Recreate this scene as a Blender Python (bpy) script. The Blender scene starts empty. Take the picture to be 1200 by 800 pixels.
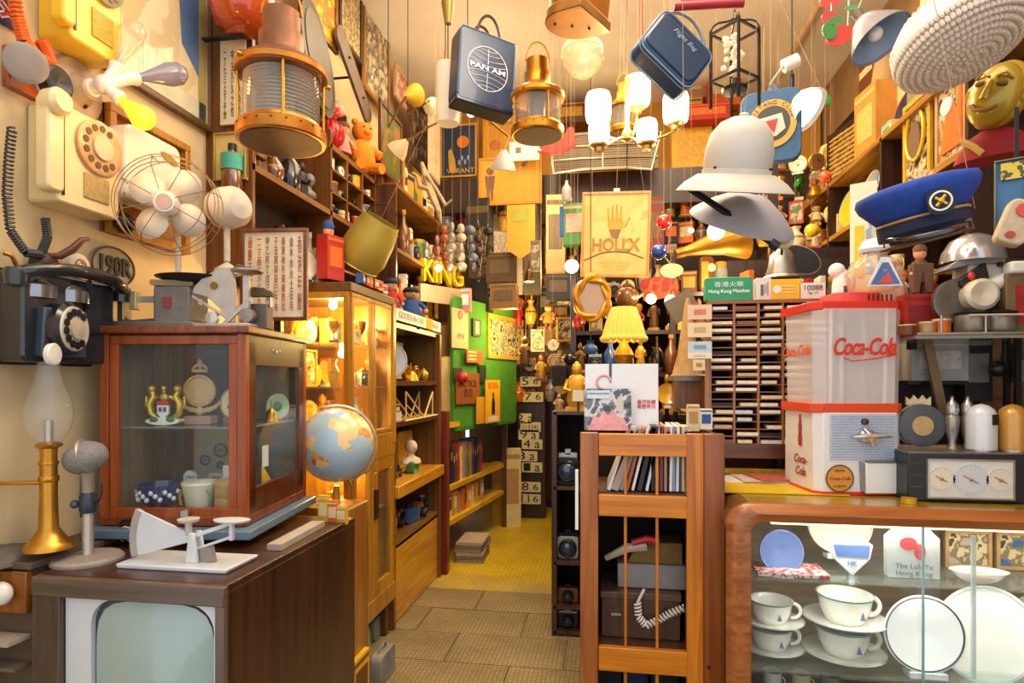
import bpy, math, random
from mathutils import Vector, Matrix, Euler
S = bpy.context.scene
COL = S.collection
PI = math.pi
rnd = random.Random(7)

# ------------------------------------------------------------------ camera, world, lights, exposure
F = 720.0; TH = math.atan(116/720); EYE = 1.45
cd = bpy.data.cameras.new('camera'); cam = bpy.data.objects.new('camera', cd); COL.objects.link(cam)
cam.location = (0, 0, EYE); cam.rotation_euler = (PI/2, 0, TH)
cd.sensor_width = 36; cd.lens = 21.6; cd.shift_y = 47/1200; cd.clip_start = .05
S.camera = cam
W = bpy.data.worlds.new('daylight'); S.world = W; W.use_nodes = True
wb = W.node_tree.nodes['Background']; wb.inputs[0].default_value = (.93, .96, 1, 1); wb.inputs[1].default_value = 1.42
S.view_settings.view_transform = 'Standard'; S.view_settings.look = 'None'
S.view_settings.exposure = 0.0; S.view_settings.gamma = 1; S.view_settings.use_curve_mapping = False
S.cycles.max_bounces = 8; S.cycles.transparent_max_bounces = 24; S.cycles.sample_clamp_indirect = 6
S.cycles.caustics_reflective = False; S.cycles.caustics_refractive = False
def lamp(kind, loc, power, col, size=.05, rot=None, name='lamp_light'):
    l = bpy.data.lights.new(name, kind); l.energy = power; l.color = col
    if kind == 'AREA': l.shape = 'RECTANGLE'; l.size, l.size_y = size
    elif kind == 'SPOT': l.shadow_soft_size = .1; l.spot_size = size; l.spot_blend = .6
    else: l.shadow_soft_size = size
    o = bpy.data.objects.new(name, l); COL.objects.link(o); o.location = loc
    if rot: o.rotation_euler = rot
    return o
lamp('POINT', (.1, 2.1, 3.5), 42, (1, .86, .68), .3, name='ceiling_fill')  # added fill lamp without a fixture, brightens the ceiling
WARM = (1, .73, .42); GOLD = (1, .62, .2)
lamp('AREA', (0, 1.4, 4.0), 50, (1, .84, .64), (2.4, 1.6), name='ceiling_fill_front')  # added unseen area fill over the front goods, no fixture
lamp('AREA', (0, 3.9, 4.0), 85, (1, .76, .48), (2.2, 1.6), name='ceiling_fill_middle')  # second added area fill, evens the brightness of the middle
lamp('POINT', (-.3, 4.6, 2.7), 34, WARM, .15, name='corridor_light')
lamp('POINT', (-.35, 6.2, 2.6), 34, GOLD, .12, name='corridor_light')
lamp('POINT', (-.75, 5.2, 1.9), 30, (1, .74, .24), .15, name='aisle_light')
lamp('POINT', (.8, 4.6, 2.1), 22, WARM, .12, name='aisle_light')

# ------------------------------------------------------------------ mapping of the view to the place
CT, ST = math.cos(TH), math.sin(TH)
def dirn(px, py):
    u = (px-600)/F; v = (447-py)/F
    return Vector((-ST+u*CT, CT+u*ST, v))
def P(px, py, Y): d = dirn(px, py); s = Y/d.y; return Vector((d.x*s, Y, EYE+d.z*s))
def PX(px, py, X): d = dirn(px, py); s = X/d.x; return Vector((X, d.y*s, EYE+d.z*s))
def PZ(px, py, Z): d = dirn(px, py); s = (Z-EYE)/d.z; return Vector((d.x*s, d.y*s, Z))
def topz(Y): return ZC if Y < 5.47 else 2.99
def dep(px, Y): return Y/dirn(px, 447).y
def mz(px, Y): return dep(px, Y)/F
def mx(px, Y): return dep(px, Y)**2/(F*Y)

# ------------------------------------------------------------------ materials
def lin(h):
    if not isinstance(h, str): return (*h[:3], 1)
    h = h.lstrip('#'); o = []
    for i in (0, 2, 4):
        c = int(h[i:i+2], 16)/255
        o.append(c/12.92 if c <= .04045 else ((c+.055)/1.055)**2.4)
    return (*o, 1)
_M = {}
def mt(col, rough=.5, metal=0, var=.12, scale=14, bump=.0, em=0, coat=0, spec=.5, stretch=None):
    key = (col, rough, metal, var, scale, bump, em, coat, spec, stretch)
    if key in _M: return _M[key]
    m = bpy.data.materials.new('paint'); m.use_nodes = True; nt = m.node_tree; b = nt.nodes['Principled BSDF']
    b.inputs['Roughness'].default_value = rough; b.inputs['Metallic'].default_value = metal
    b.inputs['Specular IOR Level'].default_value = spec
    if coat: b.inputs['Coat Weight'].default_value = coat
    tc = nt.nodes.new('ShaderNodeTexCoord'); mp = nt.nodes.new('ShaderNodeMapping'); no = nt.nodes.new('ShaderNodeTexNoise')
    nt.links.new(tc.outputs['Object'], mp.inputs[0]); nt.links.new(mp.outputs[0], no.inputs[0])
    if stretch: mp.inputs['Scale'].default_value = stretch
    no.inputs['Scale'].default_value = scale; no.inputs['Detail'].default_value = 5; no.inputs['Roughness'].default_value = .6
    mr = nt.nodes.new('ShaderNodeMapRange'); mr.inputs[1].default_value = .3; mr.inputs[2].default_value = .7
    nt.links.new(no.outputs[0], mr.inputs[0])
    mix = nt.nodes.new('ShaderNodeMix'); mix.data_type = 'RGBA'
    c = lin(col); mix.inputs[6].default_value = tuple(x*(1-var) for x in c[:3])+(1,)
    mix.inputs[7].default_value = tuple(min(1, x*(1+var)) for x in c[:3])+(1,)
    nt.links.new(mr.outputs[0], mix.inputs[0]); nt.links.new(mix.outputs[2], b.inputs['Base Color'])
    if bump:
        bp = nt.nodes.new('ShaderNodeBump'); bp.inputs[0].default_value = bump; bp.inputs[1].default_value = .01
        nt.links.new(no.outputs[0], bp.inputs['Height']); nt.links.new(bp.outputs[0], b.inputs['Normal'])
    if em:
        b.inputs['Emission Color'].default_value = c; b.inputs['Emission Strength'].default_value = em
    _M[key] = m; return m
def wood(c1, c2, rough=.38, axis='Z', scale=1.0, coat=.25):
    key = ('w', c1, c2, rough, axis, scale)
    if key in _M: return _M[key]
    m = bpy.data.materials.new('wood'); m.use_nodes = True; nt = m.node_tree; b = nt.nodes['Principled BSDF']
    b.inputs['Roughness'].default_value = rough; b.inputs['Coat Weight'].default_value = coat; b.inputs['Coat Roughness'].default_value = .25
    tc = nt.nodes.new('ShaderNodeTexCoord'); mp = nt.nodes.new('ShaderNodeMapping'); no = nt.nodes.new('ShaderNodeTexNoise')
    st = {'X': (1.2, 22, 22), 'Y': (22, 1.2, 22), 'Z': (22, 22, 1.2)}[axis]
    mp.inputs['Scale'].default_value = tuple(v*scale for v in st)
    no.inputs['Scale'].default_value = 1.6; no.inputs['Detail'].default_value = 8; no.inputs['Distortion'].default_value = .6
    cr = nt.nodes.new('ShaderNodeValToRGB'); cr.color_ramp.elements[0].position = .32; cr.color_ramp.elements[1].position = .68
    cr.color_ramp.elements[0].color = lin(c1); cr.color_ramp.elements[1].color = lin(c2)
    nt.links.new(tc.outputs['Object'], mp.inputs[0]); nt.links.new(mp.outputs[0], no.inputs[0]); nt.links.new(no.outputs[0], cr.inputs[0])
    nt.links.new(cr.outputs[0], b.inputs['Base Color'])
    _M[key] = m; return m
def art(cols, scale=9, rough=.5, kind='noise', stretch=(1, 1, 1)):
    key = ('a', tuple(cols), scale, rough, kind, stretch)
    if key in _M: return _M[key]
    m = bpy.data.materials.new('print'); m.use_nodes = True; nt = m.node_tree; b = nt.nodes['Principled BSDF']
    b.inputs['Roughness'].default_value = rough
    tc = nt.nodes.new('ShaderNodeTexCoord'); mp = nt.nodes.new('ShaderNodeMapping'); mp.inputs['Scale'].default_value = stretch
    nt.links.new(tc.outputs['Object'], mp.inputs[0])
    if kind == 'noise':
        no = nt.nodes.new('ShaderNodeTexNoise'); no.inputs['Detail'].default_value = 4
    else:
        no = nt.nodes.new('ShaderNodeTexVoronoi')
    no.inputs['Scale'].default_value = scale; nt.links.new(mp.outputs[0], no.inputs['Vector'])
    cr = nt.nodes.new('ShaderNodeValToRGB'); cr.color_ramp.interpolation = 'CONSTANT' if kind != 'soft' else 'LINEAR'
    e = cr.color_ramp.elements; n = len(cols)
    while len(e) < n: e.new(.5)
    for i, c in enumerate(cols):
        e[i].position = 0 if i == 0 else (.34+.32*i/n if kind == 'noise' else i/n*.8)
        e[i].color = lin(c)
    nt.links.new(no.outputs[0] if kind == 'noise' else no.outputs['Color' if kind == 'cell' else 'Distance'], cr.inputs[0])
    nt.links.new(cr.outputs[0], b.inputs['Base Color'])
    _M[key] = m; return m
def glass(tint='#ffffff', clear=.86, rough=.02, spec=.5):
    key = ('g', tint, clear, rough)
    if key in _M: return _M[key]
    m = bpy.data.materials.new('glass'); m.use_nodes = True; nt = m.node_tree; nt.nodes.clear()
    N = nt.nodes.new; o = N('ShaderNodeOutputMaterial'); m1 = N('ShaderNodeMixShader'); m2 = N('ShaderNodeMixShader'); tr = N('ShaderNodeBsdfTransparent')
    gl = N('ShaderNodeBsdfGlossy'); gl.inputs['Roughness'].default_value = rough; pr = N('ShaderNodeBsdfPrincipled')
    fr = N('ShaderNodeFresnel'); fr.inputs[0].default_value = 1.45
    tr.inputs[0].default_value = lin(tint); pr.inputs['Base Color'].default_value = lin(tint); pr.inputs['Roughness'].default_value = max(.1, rough)
    pr.inputs['Subsurface Weight'].default_value = 0; m2.inputs[0].default_value = 1-clear
    ge = N('ShaderNodeNewGeometry'); mu = N('ShaderNodeMath'); mu.operation = 'MULTIPLY'; iv = N('ShaderNodeMath'); iv.operation = 'SUBTRACT'; iv.inputs[0].default_value = 1
    nt.links.new(ge.outputs['Backfacing'], iv.inputs[1]); nt.links.new(iv.outputs[0], mu.inputs[0]); nt.links.new(fr.outputs[0], mu.inputs[1]); nt.links.new(mu.outputs[0], m1.inputs[0]); nt.links.new(tr.outputs[0], m1.inputs[1]); nt.links.new(gl.outputs[0], m1.inputs[2])
    nt.links.new(m1.outputs[0], m2.inputs[1]); nt.links.new(pr.outputs[0], m2.inputs[2]); nt.links.new(m2.outputs[0], o.inputs[0])
    _M[key] = m; return m
BRASS = mt('#c98a2c', .28, .9, .18, 10); BRASSD = mt('#8a6428', .4, .8, .3, 18); STEEL = mt('#b9b6b0', .3, .85, .15, 20)
BLACK = mt('#15161a', .35, 0, .3, 10); WHITE = mt('#eeeae0', .45, 0, .05, 10); CREAM = mt('#e8d7ae', .4, 0, .07, 8)
DARKW = wood('#1e0e07', '#3a1e0f'); REDW = wood('#64280f', '#8c4420', .3); BROWNW = wood('#3c1f0d', '#643816'); TEAK = wood('#a0560f', '#cf7c1c', .3)
GOLDW = wood('#94600f', '#bd8420', .35); BRONZEW = wood('#6e3a18', '#99602e', .3)
CLEAR = glass(); PANE = glass('#fafdfc', .985); CHROME = mt('#d8d8da', .15, 1, .05)
IRON = mt('#26221f', .5, .5, .3); THR = mt('#b89c78', .7)

# ------------------------------------------------------------------ mesh building
class MB:
    def __init__(s): s.v = []; s.f = []; s.T = Matrix.Identity(4)
    def at(s, loc=(0, 0, 0), rot=(0, 0, 0), sc=(1, 1, 1)):
        s.T = Matrix.LocRotScale(Vector(loc), Euler(rot), Vector(sc)); return s
    def add(s, vs, fs):
        n = len(s.v); s.v += [s.T @ Vector(v) for v in vs]; s.f += [tuple(i+n for i in f) for f in fs]; return s
    def box(s, c, d, rot=None):
        x, y, z = d[0]/2, d[1]/2, d[2]/2
        R = Euler(rot).to_matrix() if rot else Matrix.Identity(3); c = Vector(c)
        vs = [c+R @ Vector((i*x, j*y, k*z)) for i in (-1, 1) for j in (-1, 1) for k in (-1, 1)]
        return s.add(vs, [(0, 1, 3, 2), (4, 6, 7, 5), (0, 4, 5, 1), (2, 3, 7, 6), (0, 2, 6, 4), (1, 5, 7, 3)])
    def cyl(s, p0, p1, r0, r1=None, n=14, caps=True):
        p0, p1 = Vector(p0), Vector(p1); r1 = r0 if r1 is None else r1; d = (p1-p0)
        q = d.to_track_quat('Z', 'Y') if d.length > 1e-9 else Matrix.Identity(3).to_quaternion()
        vs = []
        for p, r in ((p0, r0), (p1, r1)):
            for i in range(n): a = 2*PI*i/n; vs.append(p+q @ Vector((r*math.cos(a), r*math.sin(a), 0)))
        fs = [(i, (i+1) % n, n+(i+1) % n, n+i) for i in range(n)]
        if caps: fs += [tuple(range(n-1, -1, -1)), tuple(range(n, 2*n))]
        return s.add(vs, fs)
    def lathe(s, prof, c=(0, 0, 0), n=24, rot=None, sq=(1, 1), cap=True):
        c = Vector(c); R = Euler(rot).to_matrix() if rot else Matrix.Identity(3); vs = []
        for r, z in prof:
            for i in range(n):
                a = 2*PI*i/n; vs.append(c+R @ Vector((r*math.cos(a)*sq[0], r*math.sin(a)*sq[1], z)))
        fs = []
        for k in range(len(prof)-1):
            for i in range(n): fs.append((k*n+i, k*n+(i+1) % n, (k+1)*n+(i+1) % n, (k+1)*n+i))
        if cap and prof[0][0] > 1e-6: fs.append(tuple(range(n-1, -1, -1)))
        if cap and prof[-1][0] > 1e-6: fs.append(tuple(range((len(prof)-1)*n, len(prof)*n)))
        return s.add(vs, fs)
    def shell(s, prof, t=.002, **k):
        inner = [(max(r-t, .0005), z) for r, z in prof[::-1]]
        return s.lathe(prof+inner+[prof[0]], cap=False, **k)
    def sph(s, c, r, n=16, m=10, rot=None):
        r = (r, r, r) if isinstance(r, (int, float)) else r
        c = Vector(c); R = Euler(rot).to_matrix() if rot else Matrix.Identity(3)
        vs = [c+R @ Vector((0, 0, -r[2]))]
        for k in range(1, m):
            t = -PI/2+PI*k/m
            for i in range(n): a = 2*PI*i/n; vs.append(c+R @ Vector((r[0]*math.cos(a)*math.cos(t), r[1]*math.sin(a)*math.cos(t), r[2]*math.sin(t))))
        vs.append(c+R @ Vector((0, 0, r[2]))); L = len(vs)-1
        fs = [(0, 1+(i+1) % n, 1+i) for i in range(n)]
        for k in range(m-2):
            for i in range(n): a = 1+k*n; fs.append((a+i, a+(i+1) % n, a+n+(i+1) % n, a+n+i))
        a = 1+(m-2)*n; fs += [(a+i, a+(i+1) % n, L) for i in range(n)]
        return s.add(vs, fs)
    def tube(s, pts, r, n=6, closed=False):
        pts = [Vector(p) for p in pts]; N = len(pts); vs = []; up = Vector((0, 0, 1)); prev = None
        for i, p in enumerate(pts):
            a = pts[(i-1) % N] if closed or i else pts[0]; b = pts[(i+1) % N] if closed or i < N-1 else pts[-1]
            t = (b-a).normalized()
            if prev is None:
                u = t.cross(up); u = u if u.length > .05 else t.cross(Vector((1, 0, 0)))
            else: u = prev-t*prev.dot(t)
            u = u.normalized() if u.length > 1e-6 else Vector((1, 0, 0)); prev = u; w = t.cross(u)
            rr = r[i] if isinstance(r, (list, tuple)) else r
            for k in range(n): an = 2*PI*k/n; vs.append(p+(u*math.cos(an)+w*math.sin(an))*rr)
        fs = []
        for i in range(N if closed else N-1):
            j = (i+1) % N
            for k in range(n): fs.append((i*n+k, i*n+(k+1) % n, j*n+(k+1) % n, j*n+k))
        if not closed: fs += [tuple(range(n-1, -1, -1)), tuple(range((N-1)*n, N*n))]
        return s.add(vs, fs)
    def prism(s, poly, y0, y1):            # poly in XZ, extruded along Y from y0 (front) to y1
        n = len(poly); vs = [(x, y0, z) for x, z in poly]+[(x, y1, z) for x, z in poly]
        return s.add(vs, [tuple(range(n)), tuple(range(2*n-1, n-1, -1))]+[(i, n+i, n+(i+1) % n, (i+1) % n) for i in range(n)])
    def rbox(s, c, d, r, seg=4, axis='Y'):   # rounded rectangle in XZ extruded along Y
        x, z = d[0]/2, d[2]/2; r = min(r, x*.99, z*.99); poly = []
        for cx, cz, a0 in ((x-r, z-r, 0), (-x+r, z-r, 90), (-x+r, -z+r, 180), (x-r, -z+r, 270)):
            for k in range(seg+1): a = math.radians(a0+90*k/seg); poly.append((c[0]+cx+r*math.cos(a), c[2]+cz+r*math.sin(a)))
        return s.prism(poly, c[1]-d[1]/2, c[1]+d[1]/2)
    def out(s, name, mat, parent=None, loc=None, rot=None, bev=0, smooth=38, label=None):
        me = bpy.data.meshes.new(name); me.from_pydata(s.v, [], s.f); me.materials.append(mat)
        for p in me.polygons: p.use_smooth = True
        me.set_sharp_from_angle(angle=math.radians(smooth)); me.update()
        o = bpy.data.objects.new(name, me); COL.objects.link(o)
        if parent: o.parent = parent
        if loc is not None: o.location = loc
        if rot is not None: o.rotation_euler = rot
        if label: o['label'] = label
        if bev:
            b = o.modifiers.new('bevel', 'BEVEL'); b.width = bev; b.segments = 2; b.limit_method = 'ANGLE'
        return o
def tag(o, label, cat, group=None, kind=None):
    o['label'] = label; o['category'] = cat
    if group: o['group'] = group
    if kind: o['kind'] = kind
    return o
def thing(name, label, cat, loc=(0, 0, 0), rot=(0, 0, 0), group=None):
    o = bpy.data.objects.new(name, None); COL.objects.link(o); o.location = loc
    o.rotation_euler = rot if not isinstance(rot, (int, float)) else (0, 0, rot); o.empty_display_size = .05
    return tag(o, label, cat, group)
def struct(o): o['kind'] = 'structure'; return o
def box(name, mat, parent, c, d, rot=None, bev=0, r=0): 
    m = MB()
    if r: m.rbox(c, d, r)
    else: m.box(c, d, rot)
    return m.out(name, mat, parent, bev=bev)
_bold = None
def text(s, size, mat, parent, loc, name='lettering', rot=(0, 0, 0), width=None, height=None, ext=.0006, shear=0, off=0, align='CENTER', space=1):
    cu = bpy.data.curves.new('t', 'FONT'); cu.body = s; cu.size = size; cu.align_x = align; cu.align_y = 'CENTER'; cu.extrude = ext
    cu.shear = shear; cu.offset = off; cu.resolution_u = 3; cu.space_character = space
    o = bpy.data.objects.new('t', cu); COL.objects.link(o)
    me = bpy.data.meshes.new_from_object(o.evaluated_get(bpy.context.evaluated_depsgraph_get()))
    bpy.data.objects.remove(o); bpy.data.curves.remove(cu)
    if len(me.vertices) == 0: return None
    xs = [v.co.x for v in me.vertices]; ys = [v.co.y for v in me.vertices]
    sx = (width/(max(xs)-min(xs))) if width else 1; sy = (height/(max(ys)-min(ys))) if height else (sx if width else 1)
    if height and not width: sx = sy
    me.transform(Matrix.Diagonal((sx, sy, 1, 1))); me.transform(Matrix.Rotation(PI/2, 4, 'X'))
    me.materials.clear(); me.materials.append(mat)
    t = bpy.data.objects.new(name, me); COL.objects.link(t); t.parent = parent; t.location = loc; t.rotation_euler = rot
    return t
def arc(cx, cz, r, a0, a1, n=12, y=0, rz=None):
    rz = rz or r
    return [(cx+r*math.cos(math.radians(a0+(a1-a0)*i/n)), y, cz+rz*math.sin(math.radians(a0+(a1-a0)*i/n))) for i in range(n+1)]
def ell(rx, rz, n=28, cx=0, cz=0): return [(cx+rx*math.cos(2*PI*i/n), cz+rz*math.sin(2*PI*i/n)) for i in range(n)]
def coil(pts, R, turns, n_per=8):
    pts = [Vector(p) for p in pts]; L = len(pts)-1; N = turns*n_per; out = []
    for k in range(N+1):
        t = k/N*L; i = min(int(t), L-1); p = pts[i].lerp(pts[i+1], t-i)
        d = (pts[min(i+1, L)]-pts[max(i-0, 0)]).normalized(); u = d.cross(Vector((0, 1, .3))).normalized(); w = d.cross(u)
        a = 2*PI*k/n_per; out.append(p+(u*math.cos(a)+w*math.sin(a))*R)
    return out
def bez(p0, p1, p2, p3, n=14):
    p0, p1, p2, p3 = map(Vector, (p0, p1, p2, p3)); o = []
    for i in range(n+1): t = i/n; o.append(p0*(1-t)**3+p1*3*t*(1-t)**2+p2*3*t*t*(1-t)+p3*t**3)
    return o

# ------------------------------------------------------------------ the setting
PLASTER = mt('#dcc294', .85, 0, .10, 5, .35)
CEIL = mt('#fbf1e0', .9, 0, .07, 1.6, .15)
XL, XR, ZC, YB = -1.82, 1.92, 4.12, 7.3
struct(box('wall_left', PLASTER, None, (XL-.06, 4.2, ZC/2), (.12, 6.8, ZC)))
struct(box('wall_right', mt('#a8875a', .9, 0, .2, 4), None, (XR+.06, 4.2, ZC/2), (.12, 6.8, ZC)))
struct(box('ceiling', CEIL, None, (.05, 4.2, ZC+.05), (XR-XL, 6.8, .1)))
struct(box('wall_back', mt('#4c3416', .9, 0, .3, 4), None, (.05, YB+.55, ZC/2), (XR-XL, .1, ZC)))
fl = struct(box('floor', mt('#6a5a38', .8, 0, .2, 8), None, (.05, 2.4, -.055), (XR-XL+.2, 11.2, .09)))
def floor_mat(c1, c2, groove, sc=44):
    m = bpy.data.materials.new('mosaic'); m.use_nodes = True; nt = m.node_tree; b = nt.nodes['Principled BSDF']
    tc = nt.nodes.new('ShaderNodeTexCoord'); br = nt.nodes.new('ShaderNodeTexBrick'); br.offset = 0
    br.inputs['Scale'].default_value = sc; br.inputs['Mortar Size'].default_value = .09; br.inputs['Brick Width'].default_value = 1; br.inputs['Row Height'].default_value = 1
    br.inputs['Color1'].default_value = lin(c1); br.inputs['Color2'].default_value = lin(c2); br.inputs['Mortar'].default_value = lin(groove)
    no = nt.nodes.new('ShaderNodeTexNoise'); no.inputs['Scale'].default_value = 2.3; no.inputs['Detail'].default_value = 6
    mr = nt.nodes.new('ShaderNodeMapRange'); mr.inputs[1].default_value = .3; mr.inputs[2].default_value = .7; mr.inputs[3].default_value = .68; mr.inputs[4].default_value = 1.12
    mu = nt.nodes.new('ShaderNodeMix'); mu.data_type = 'RGBA'; mu.blend_type = 'MULTIPLY'; mu.inputs[0].default_value = 1
    nt.links.new(tc.outputs['Object'], br.inputs[0]); nt.links.new(tc.outputs['Object'], no.inputs[0])
    nt.links.new(no.outputs[0], mr.inputs[0]); nt.links.new(br.outputs[0], mu.inputs[6]); nt.links.new(mr.outputs[0], mu.inputs[7])
    nt.links.new(mu.outputs[2], b.inputs['Base Color']); b.inputs['Roughness'].default_value = .5
    bp = nt.nodes.new('ShaderNodeBump'); bp.inputs[0].default_value = .5; bp.inputs[1].default_value = .003; bp.invert = True
    nt.links.new(br.outputs[1], bp.inputs['Height']); nt.links.new(bp.outputs[0], b.inputs['Normal'])
    return m
MOS = floor_mat('#9a8862', '#8c7a56', '#66563a')
def tinted(m):  # blends grey-brown into yellow down the aisle, edge broken by noise
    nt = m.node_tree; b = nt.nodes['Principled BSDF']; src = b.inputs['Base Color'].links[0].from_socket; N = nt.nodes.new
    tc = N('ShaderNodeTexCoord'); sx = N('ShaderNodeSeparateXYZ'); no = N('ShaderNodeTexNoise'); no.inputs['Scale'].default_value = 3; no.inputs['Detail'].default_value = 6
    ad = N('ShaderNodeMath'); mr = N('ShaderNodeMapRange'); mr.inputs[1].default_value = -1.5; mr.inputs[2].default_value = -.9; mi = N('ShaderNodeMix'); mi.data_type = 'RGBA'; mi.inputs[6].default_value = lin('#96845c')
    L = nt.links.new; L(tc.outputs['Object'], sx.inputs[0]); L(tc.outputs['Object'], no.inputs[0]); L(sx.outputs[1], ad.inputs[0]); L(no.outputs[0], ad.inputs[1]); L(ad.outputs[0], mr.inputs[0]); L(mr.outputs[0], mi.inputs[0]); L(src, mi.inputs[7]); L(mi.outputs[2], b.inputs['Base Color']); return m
MOSY = tinted(floor_mat('#d4b418', '#c8a614', '#a88c18', 30))
# concrete mosaic slabs in the near aisle, plain yellow floor blended in beyond
yy = 2.0; row = 0
while yy < 3.95:
    w = .62; x = -1.75+(.27 if row % 2 else 0)
    while x < .5:
        if x+w > -1.45:
            MB().box((0, 0, 0), (w-.008, .355, .014)).out('tile', MOS, fl, loc=(x+w/2, yy+.18, -.006+rnd.uniform(-.0015, .0015)), rot=(rnd.uniform(-.002, .002), 0, rnd.uniform(-.004, .004)))
        x += w
    yy += .363; row += 1
MB().box((0, 0, 0), (3.7, YB+.5-yy, .016)).out('yellow_floor', MOSY, fl, loc=(.05, (yy+YB+.5)/2, -.006))
# pipe moulding along the ceiling at the right, and the beam over the passage at the back
MB().cyl((1.43, 1, 4.08), (1.43, 5.6, 4.08), .025).out('trim_1', mt('#e3c79a', .7), None)['kind'] = 'structure'
struct(box('trim_2', DARKW, None, (.05, 5.75, 3.15), (3.7, .55, .3)))
struct(box('wall_upper_back', mt('#d99a3c', .8, 0, .15, 3), None, (.05, 6.05, 3.66), (3.7, .06, .92)))
struct(box('trim_3', DARKW, None, (.05, 6.7, 3.0), (3.7, 1.3, .05)))
# ------------------------------------------------------------------ television
TVZ = .90
t = thing('television', 'old console television in scuffed dark veneer, grey screen dark, below the wooden vitrine', 'television', (-1.325, 1.52, 0))
vz = wood('#2a160c', '#4b2a18', .35, 'Z', .7)
m = MB(); D = .84; w = .60
m.box((0, D/2, TVZ-.012), (w, D, .024)); m.box((0, D/2, .24), (w, D, .02))
m.box((w/2-.011, D/2, .565), (.022, D, .63)); m.box((-w/2+.011, D/2, .565), (.022, D, .63)); m.box((0, D-.01, .565), (w-.04, .015, .63))
m.out('body', vz, t, bev=.004)
box('front_rim', wood('#4a3a2e', '#6b5546', .4, 'X'), t, (0, -.006, TVZ-.03), (w, .022, .055), bev=.004)
box('side_panel', wood('#33241c', '#574237', .4, 'Z'), t, (-w/2+.045, -.004, .555), (.09, .02, .58), bev=.003)
box('speaker_grille', wood('#4a3a2e', '#6b5546', .4, 'Z'), t, (w/2-.014, -.006, .555), (.026, .02, .58), bev=.002)
BZ = mt('#d2d3d6', .35, 0, .03, 3)
bx0, bx1, bz0, bz1 = -.207, .27, .29, .862; sx0, sx1, sz0, sz1 = -.125, .257, .44, .838
def ringpts(x0, x1, z0, z1, r, n=7):
    o = []
    for cx, cz, a0 in ((x1-r, z1-r, 0), (x0+r, z1-r, 90), (x0+r, z0+r, 180), (x1-r, z0+r, 270)):
        for k in range(n+1): a = math.radians(a0+90*k/n); o.append((cx+r*math.cos(a), cz+r*math.sin(a)))
    return o
m = MB(); A = ringpts(bx0, bx1, bz0, bz1, .004); B_ = ringpts(sx0, sx1, sz0, sz1, .075); n = len(A)
vs = [(x, .004, z) for x, z in A]+[(x, .004, z) for x, z in B_]+[(x, .022, z) for x, z in B_]
m.add(vs, [(i, (i+1) % n, n+(i+1) % n, n+i) for i in range(n)]+[(n+i, n+(i+1) % n, 2*n+(i+1) % n, 2*n+i) for i in range(n)]); m.out('bezel', BZ, t)
m = MB().rbox((0, 0, 0), (sx1-sx0+.012, .012, sz1-sz0+.012), .078, 7); m.out('screen_gasket', mt('#3b4448', .5), t, loc=((sx0+sx1)/2, .026, (sz0+sz1)/2))
# bulging tube
m = MB(); cx, cz, hx, hz = (sx0+sx1)/2, (sz0+sz1)/2, (sx1-sx0)/2-.006, (sz1-sz0)/2-.006; rings = 7; N = 40; vs = []
for k in range(rings+1):
    q = k/rings
    for i in range(N):
        a = 2*PI*i/N; c_, s_ = math.cos(a), math.sin(a); e = 4.5; rr = (abs(c_)**e+abs(s_)**e)**(-1/e)
        vs.append((cx+hx*q*rr*c_, .016-.016*(1-q*q), cz+hz*q*rr*s_))
m.add(vs, [(k*N+i, k*N+(i+1) % N, (k+1)*N+(i+1) % N, (k+1)*N+i) for k in range(rings) for i in range(N)])
m.out('screen', mt('#9db0a9', .2, 0, .03, 3, coat=.6), t)
for q in range(3): MB().lathe([(.02, 0), (.02, .012), (.015, .018), (0, .018)], n=16, rot=(PI/2, 0, 0)).out('knob', mt('#c8b48a', .3), t, loc=(-.1+.09*q, .003, .37))
for sx in (-1, 1):
    for y in (.06, D-.06): MB().cyl((sx*(w/2-.05), y, 0), (sx*(w/2-.07), y, .235), .012, .02).out('leg', vz, t)

# low cupboard left of the television
t = thing('side_cupboard', 'low brown cupboard with white china knob at the left edge beside the television', 'cupboard', (-1.87, 1.54, 0))
m = MB(); m.box((.105, .2, .915), (.22, .42, .02)); m.box((.105, .2, .45), (.19, .38, .9)); m.out('body', mt('#5b4a3a', .7, 0, .25, 9), t, bev=.003)
box('drawer', wood('#7a420f', '#a8641c'), t, (.12, -.005, .84), (.17, .02, .12), bev=.003)
MB().sph((.15, -.04, .845), (.034, .025, .034)).cyl((.15, -.012, .845), (.15, -.03, .845), .014).out('knob', mt('#f0eadf', .15, coat=.6), t)
box('shelf', mt('#b9a791', .6), t, (.10, -.03, .71), (.2, .07, .012)); box('ledge', mt('#6e5f52', .6), t, (.10, -.02, .63), (.2, .05, .01))

# ------------------------------------------------------------------ glass vitrine
VR = math.radians(7.5); VX, VY, VZ = -1.215, 1.90, .962     # front right lower corner
vw, vd, vh = .50, .56, .675
t = thing('display_vitrine', 'red-brown wooden glass vitrine on the television, souvenirs on its glass shelf', 'display case', (VX, VY, VZ), VR)
m = MB(); m.box((-vw/2, vd/2, .016), (vw, vd, .032)); m.out('base', REDW, t, bev=.003)
m = MB(); m.box((-vw/2, vd/2, vh-.012), (vw+.035, vd+.035, .026)); m.out('top', REDW, t, bev=.005)
def frame_rect(m, x0, x1, z0, z1, y, wv, th, bot=None, top=None):
    b = bot or wv; tp = top or wv
    m.box(((x0+x1)/2, y, z0+b/2), (x1-x0, th, b)); m.box(((x0+x1)/2, y, z1-tp/2), (x1-x0, th, tp))
    m.box((x0+wv/2, y, (z0+z1)/2), (wv, th, z1-z0-b-tp)); m.box((x1-wv/2, y, (z0+z1)/2), (wv, th, z1-z0-b-tp))
RW2 = wood('#80340e', '#a6521c', .35, coat=.1); RW3 = wood('#3e1a0a', '#5c2a12', .3)
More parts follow.
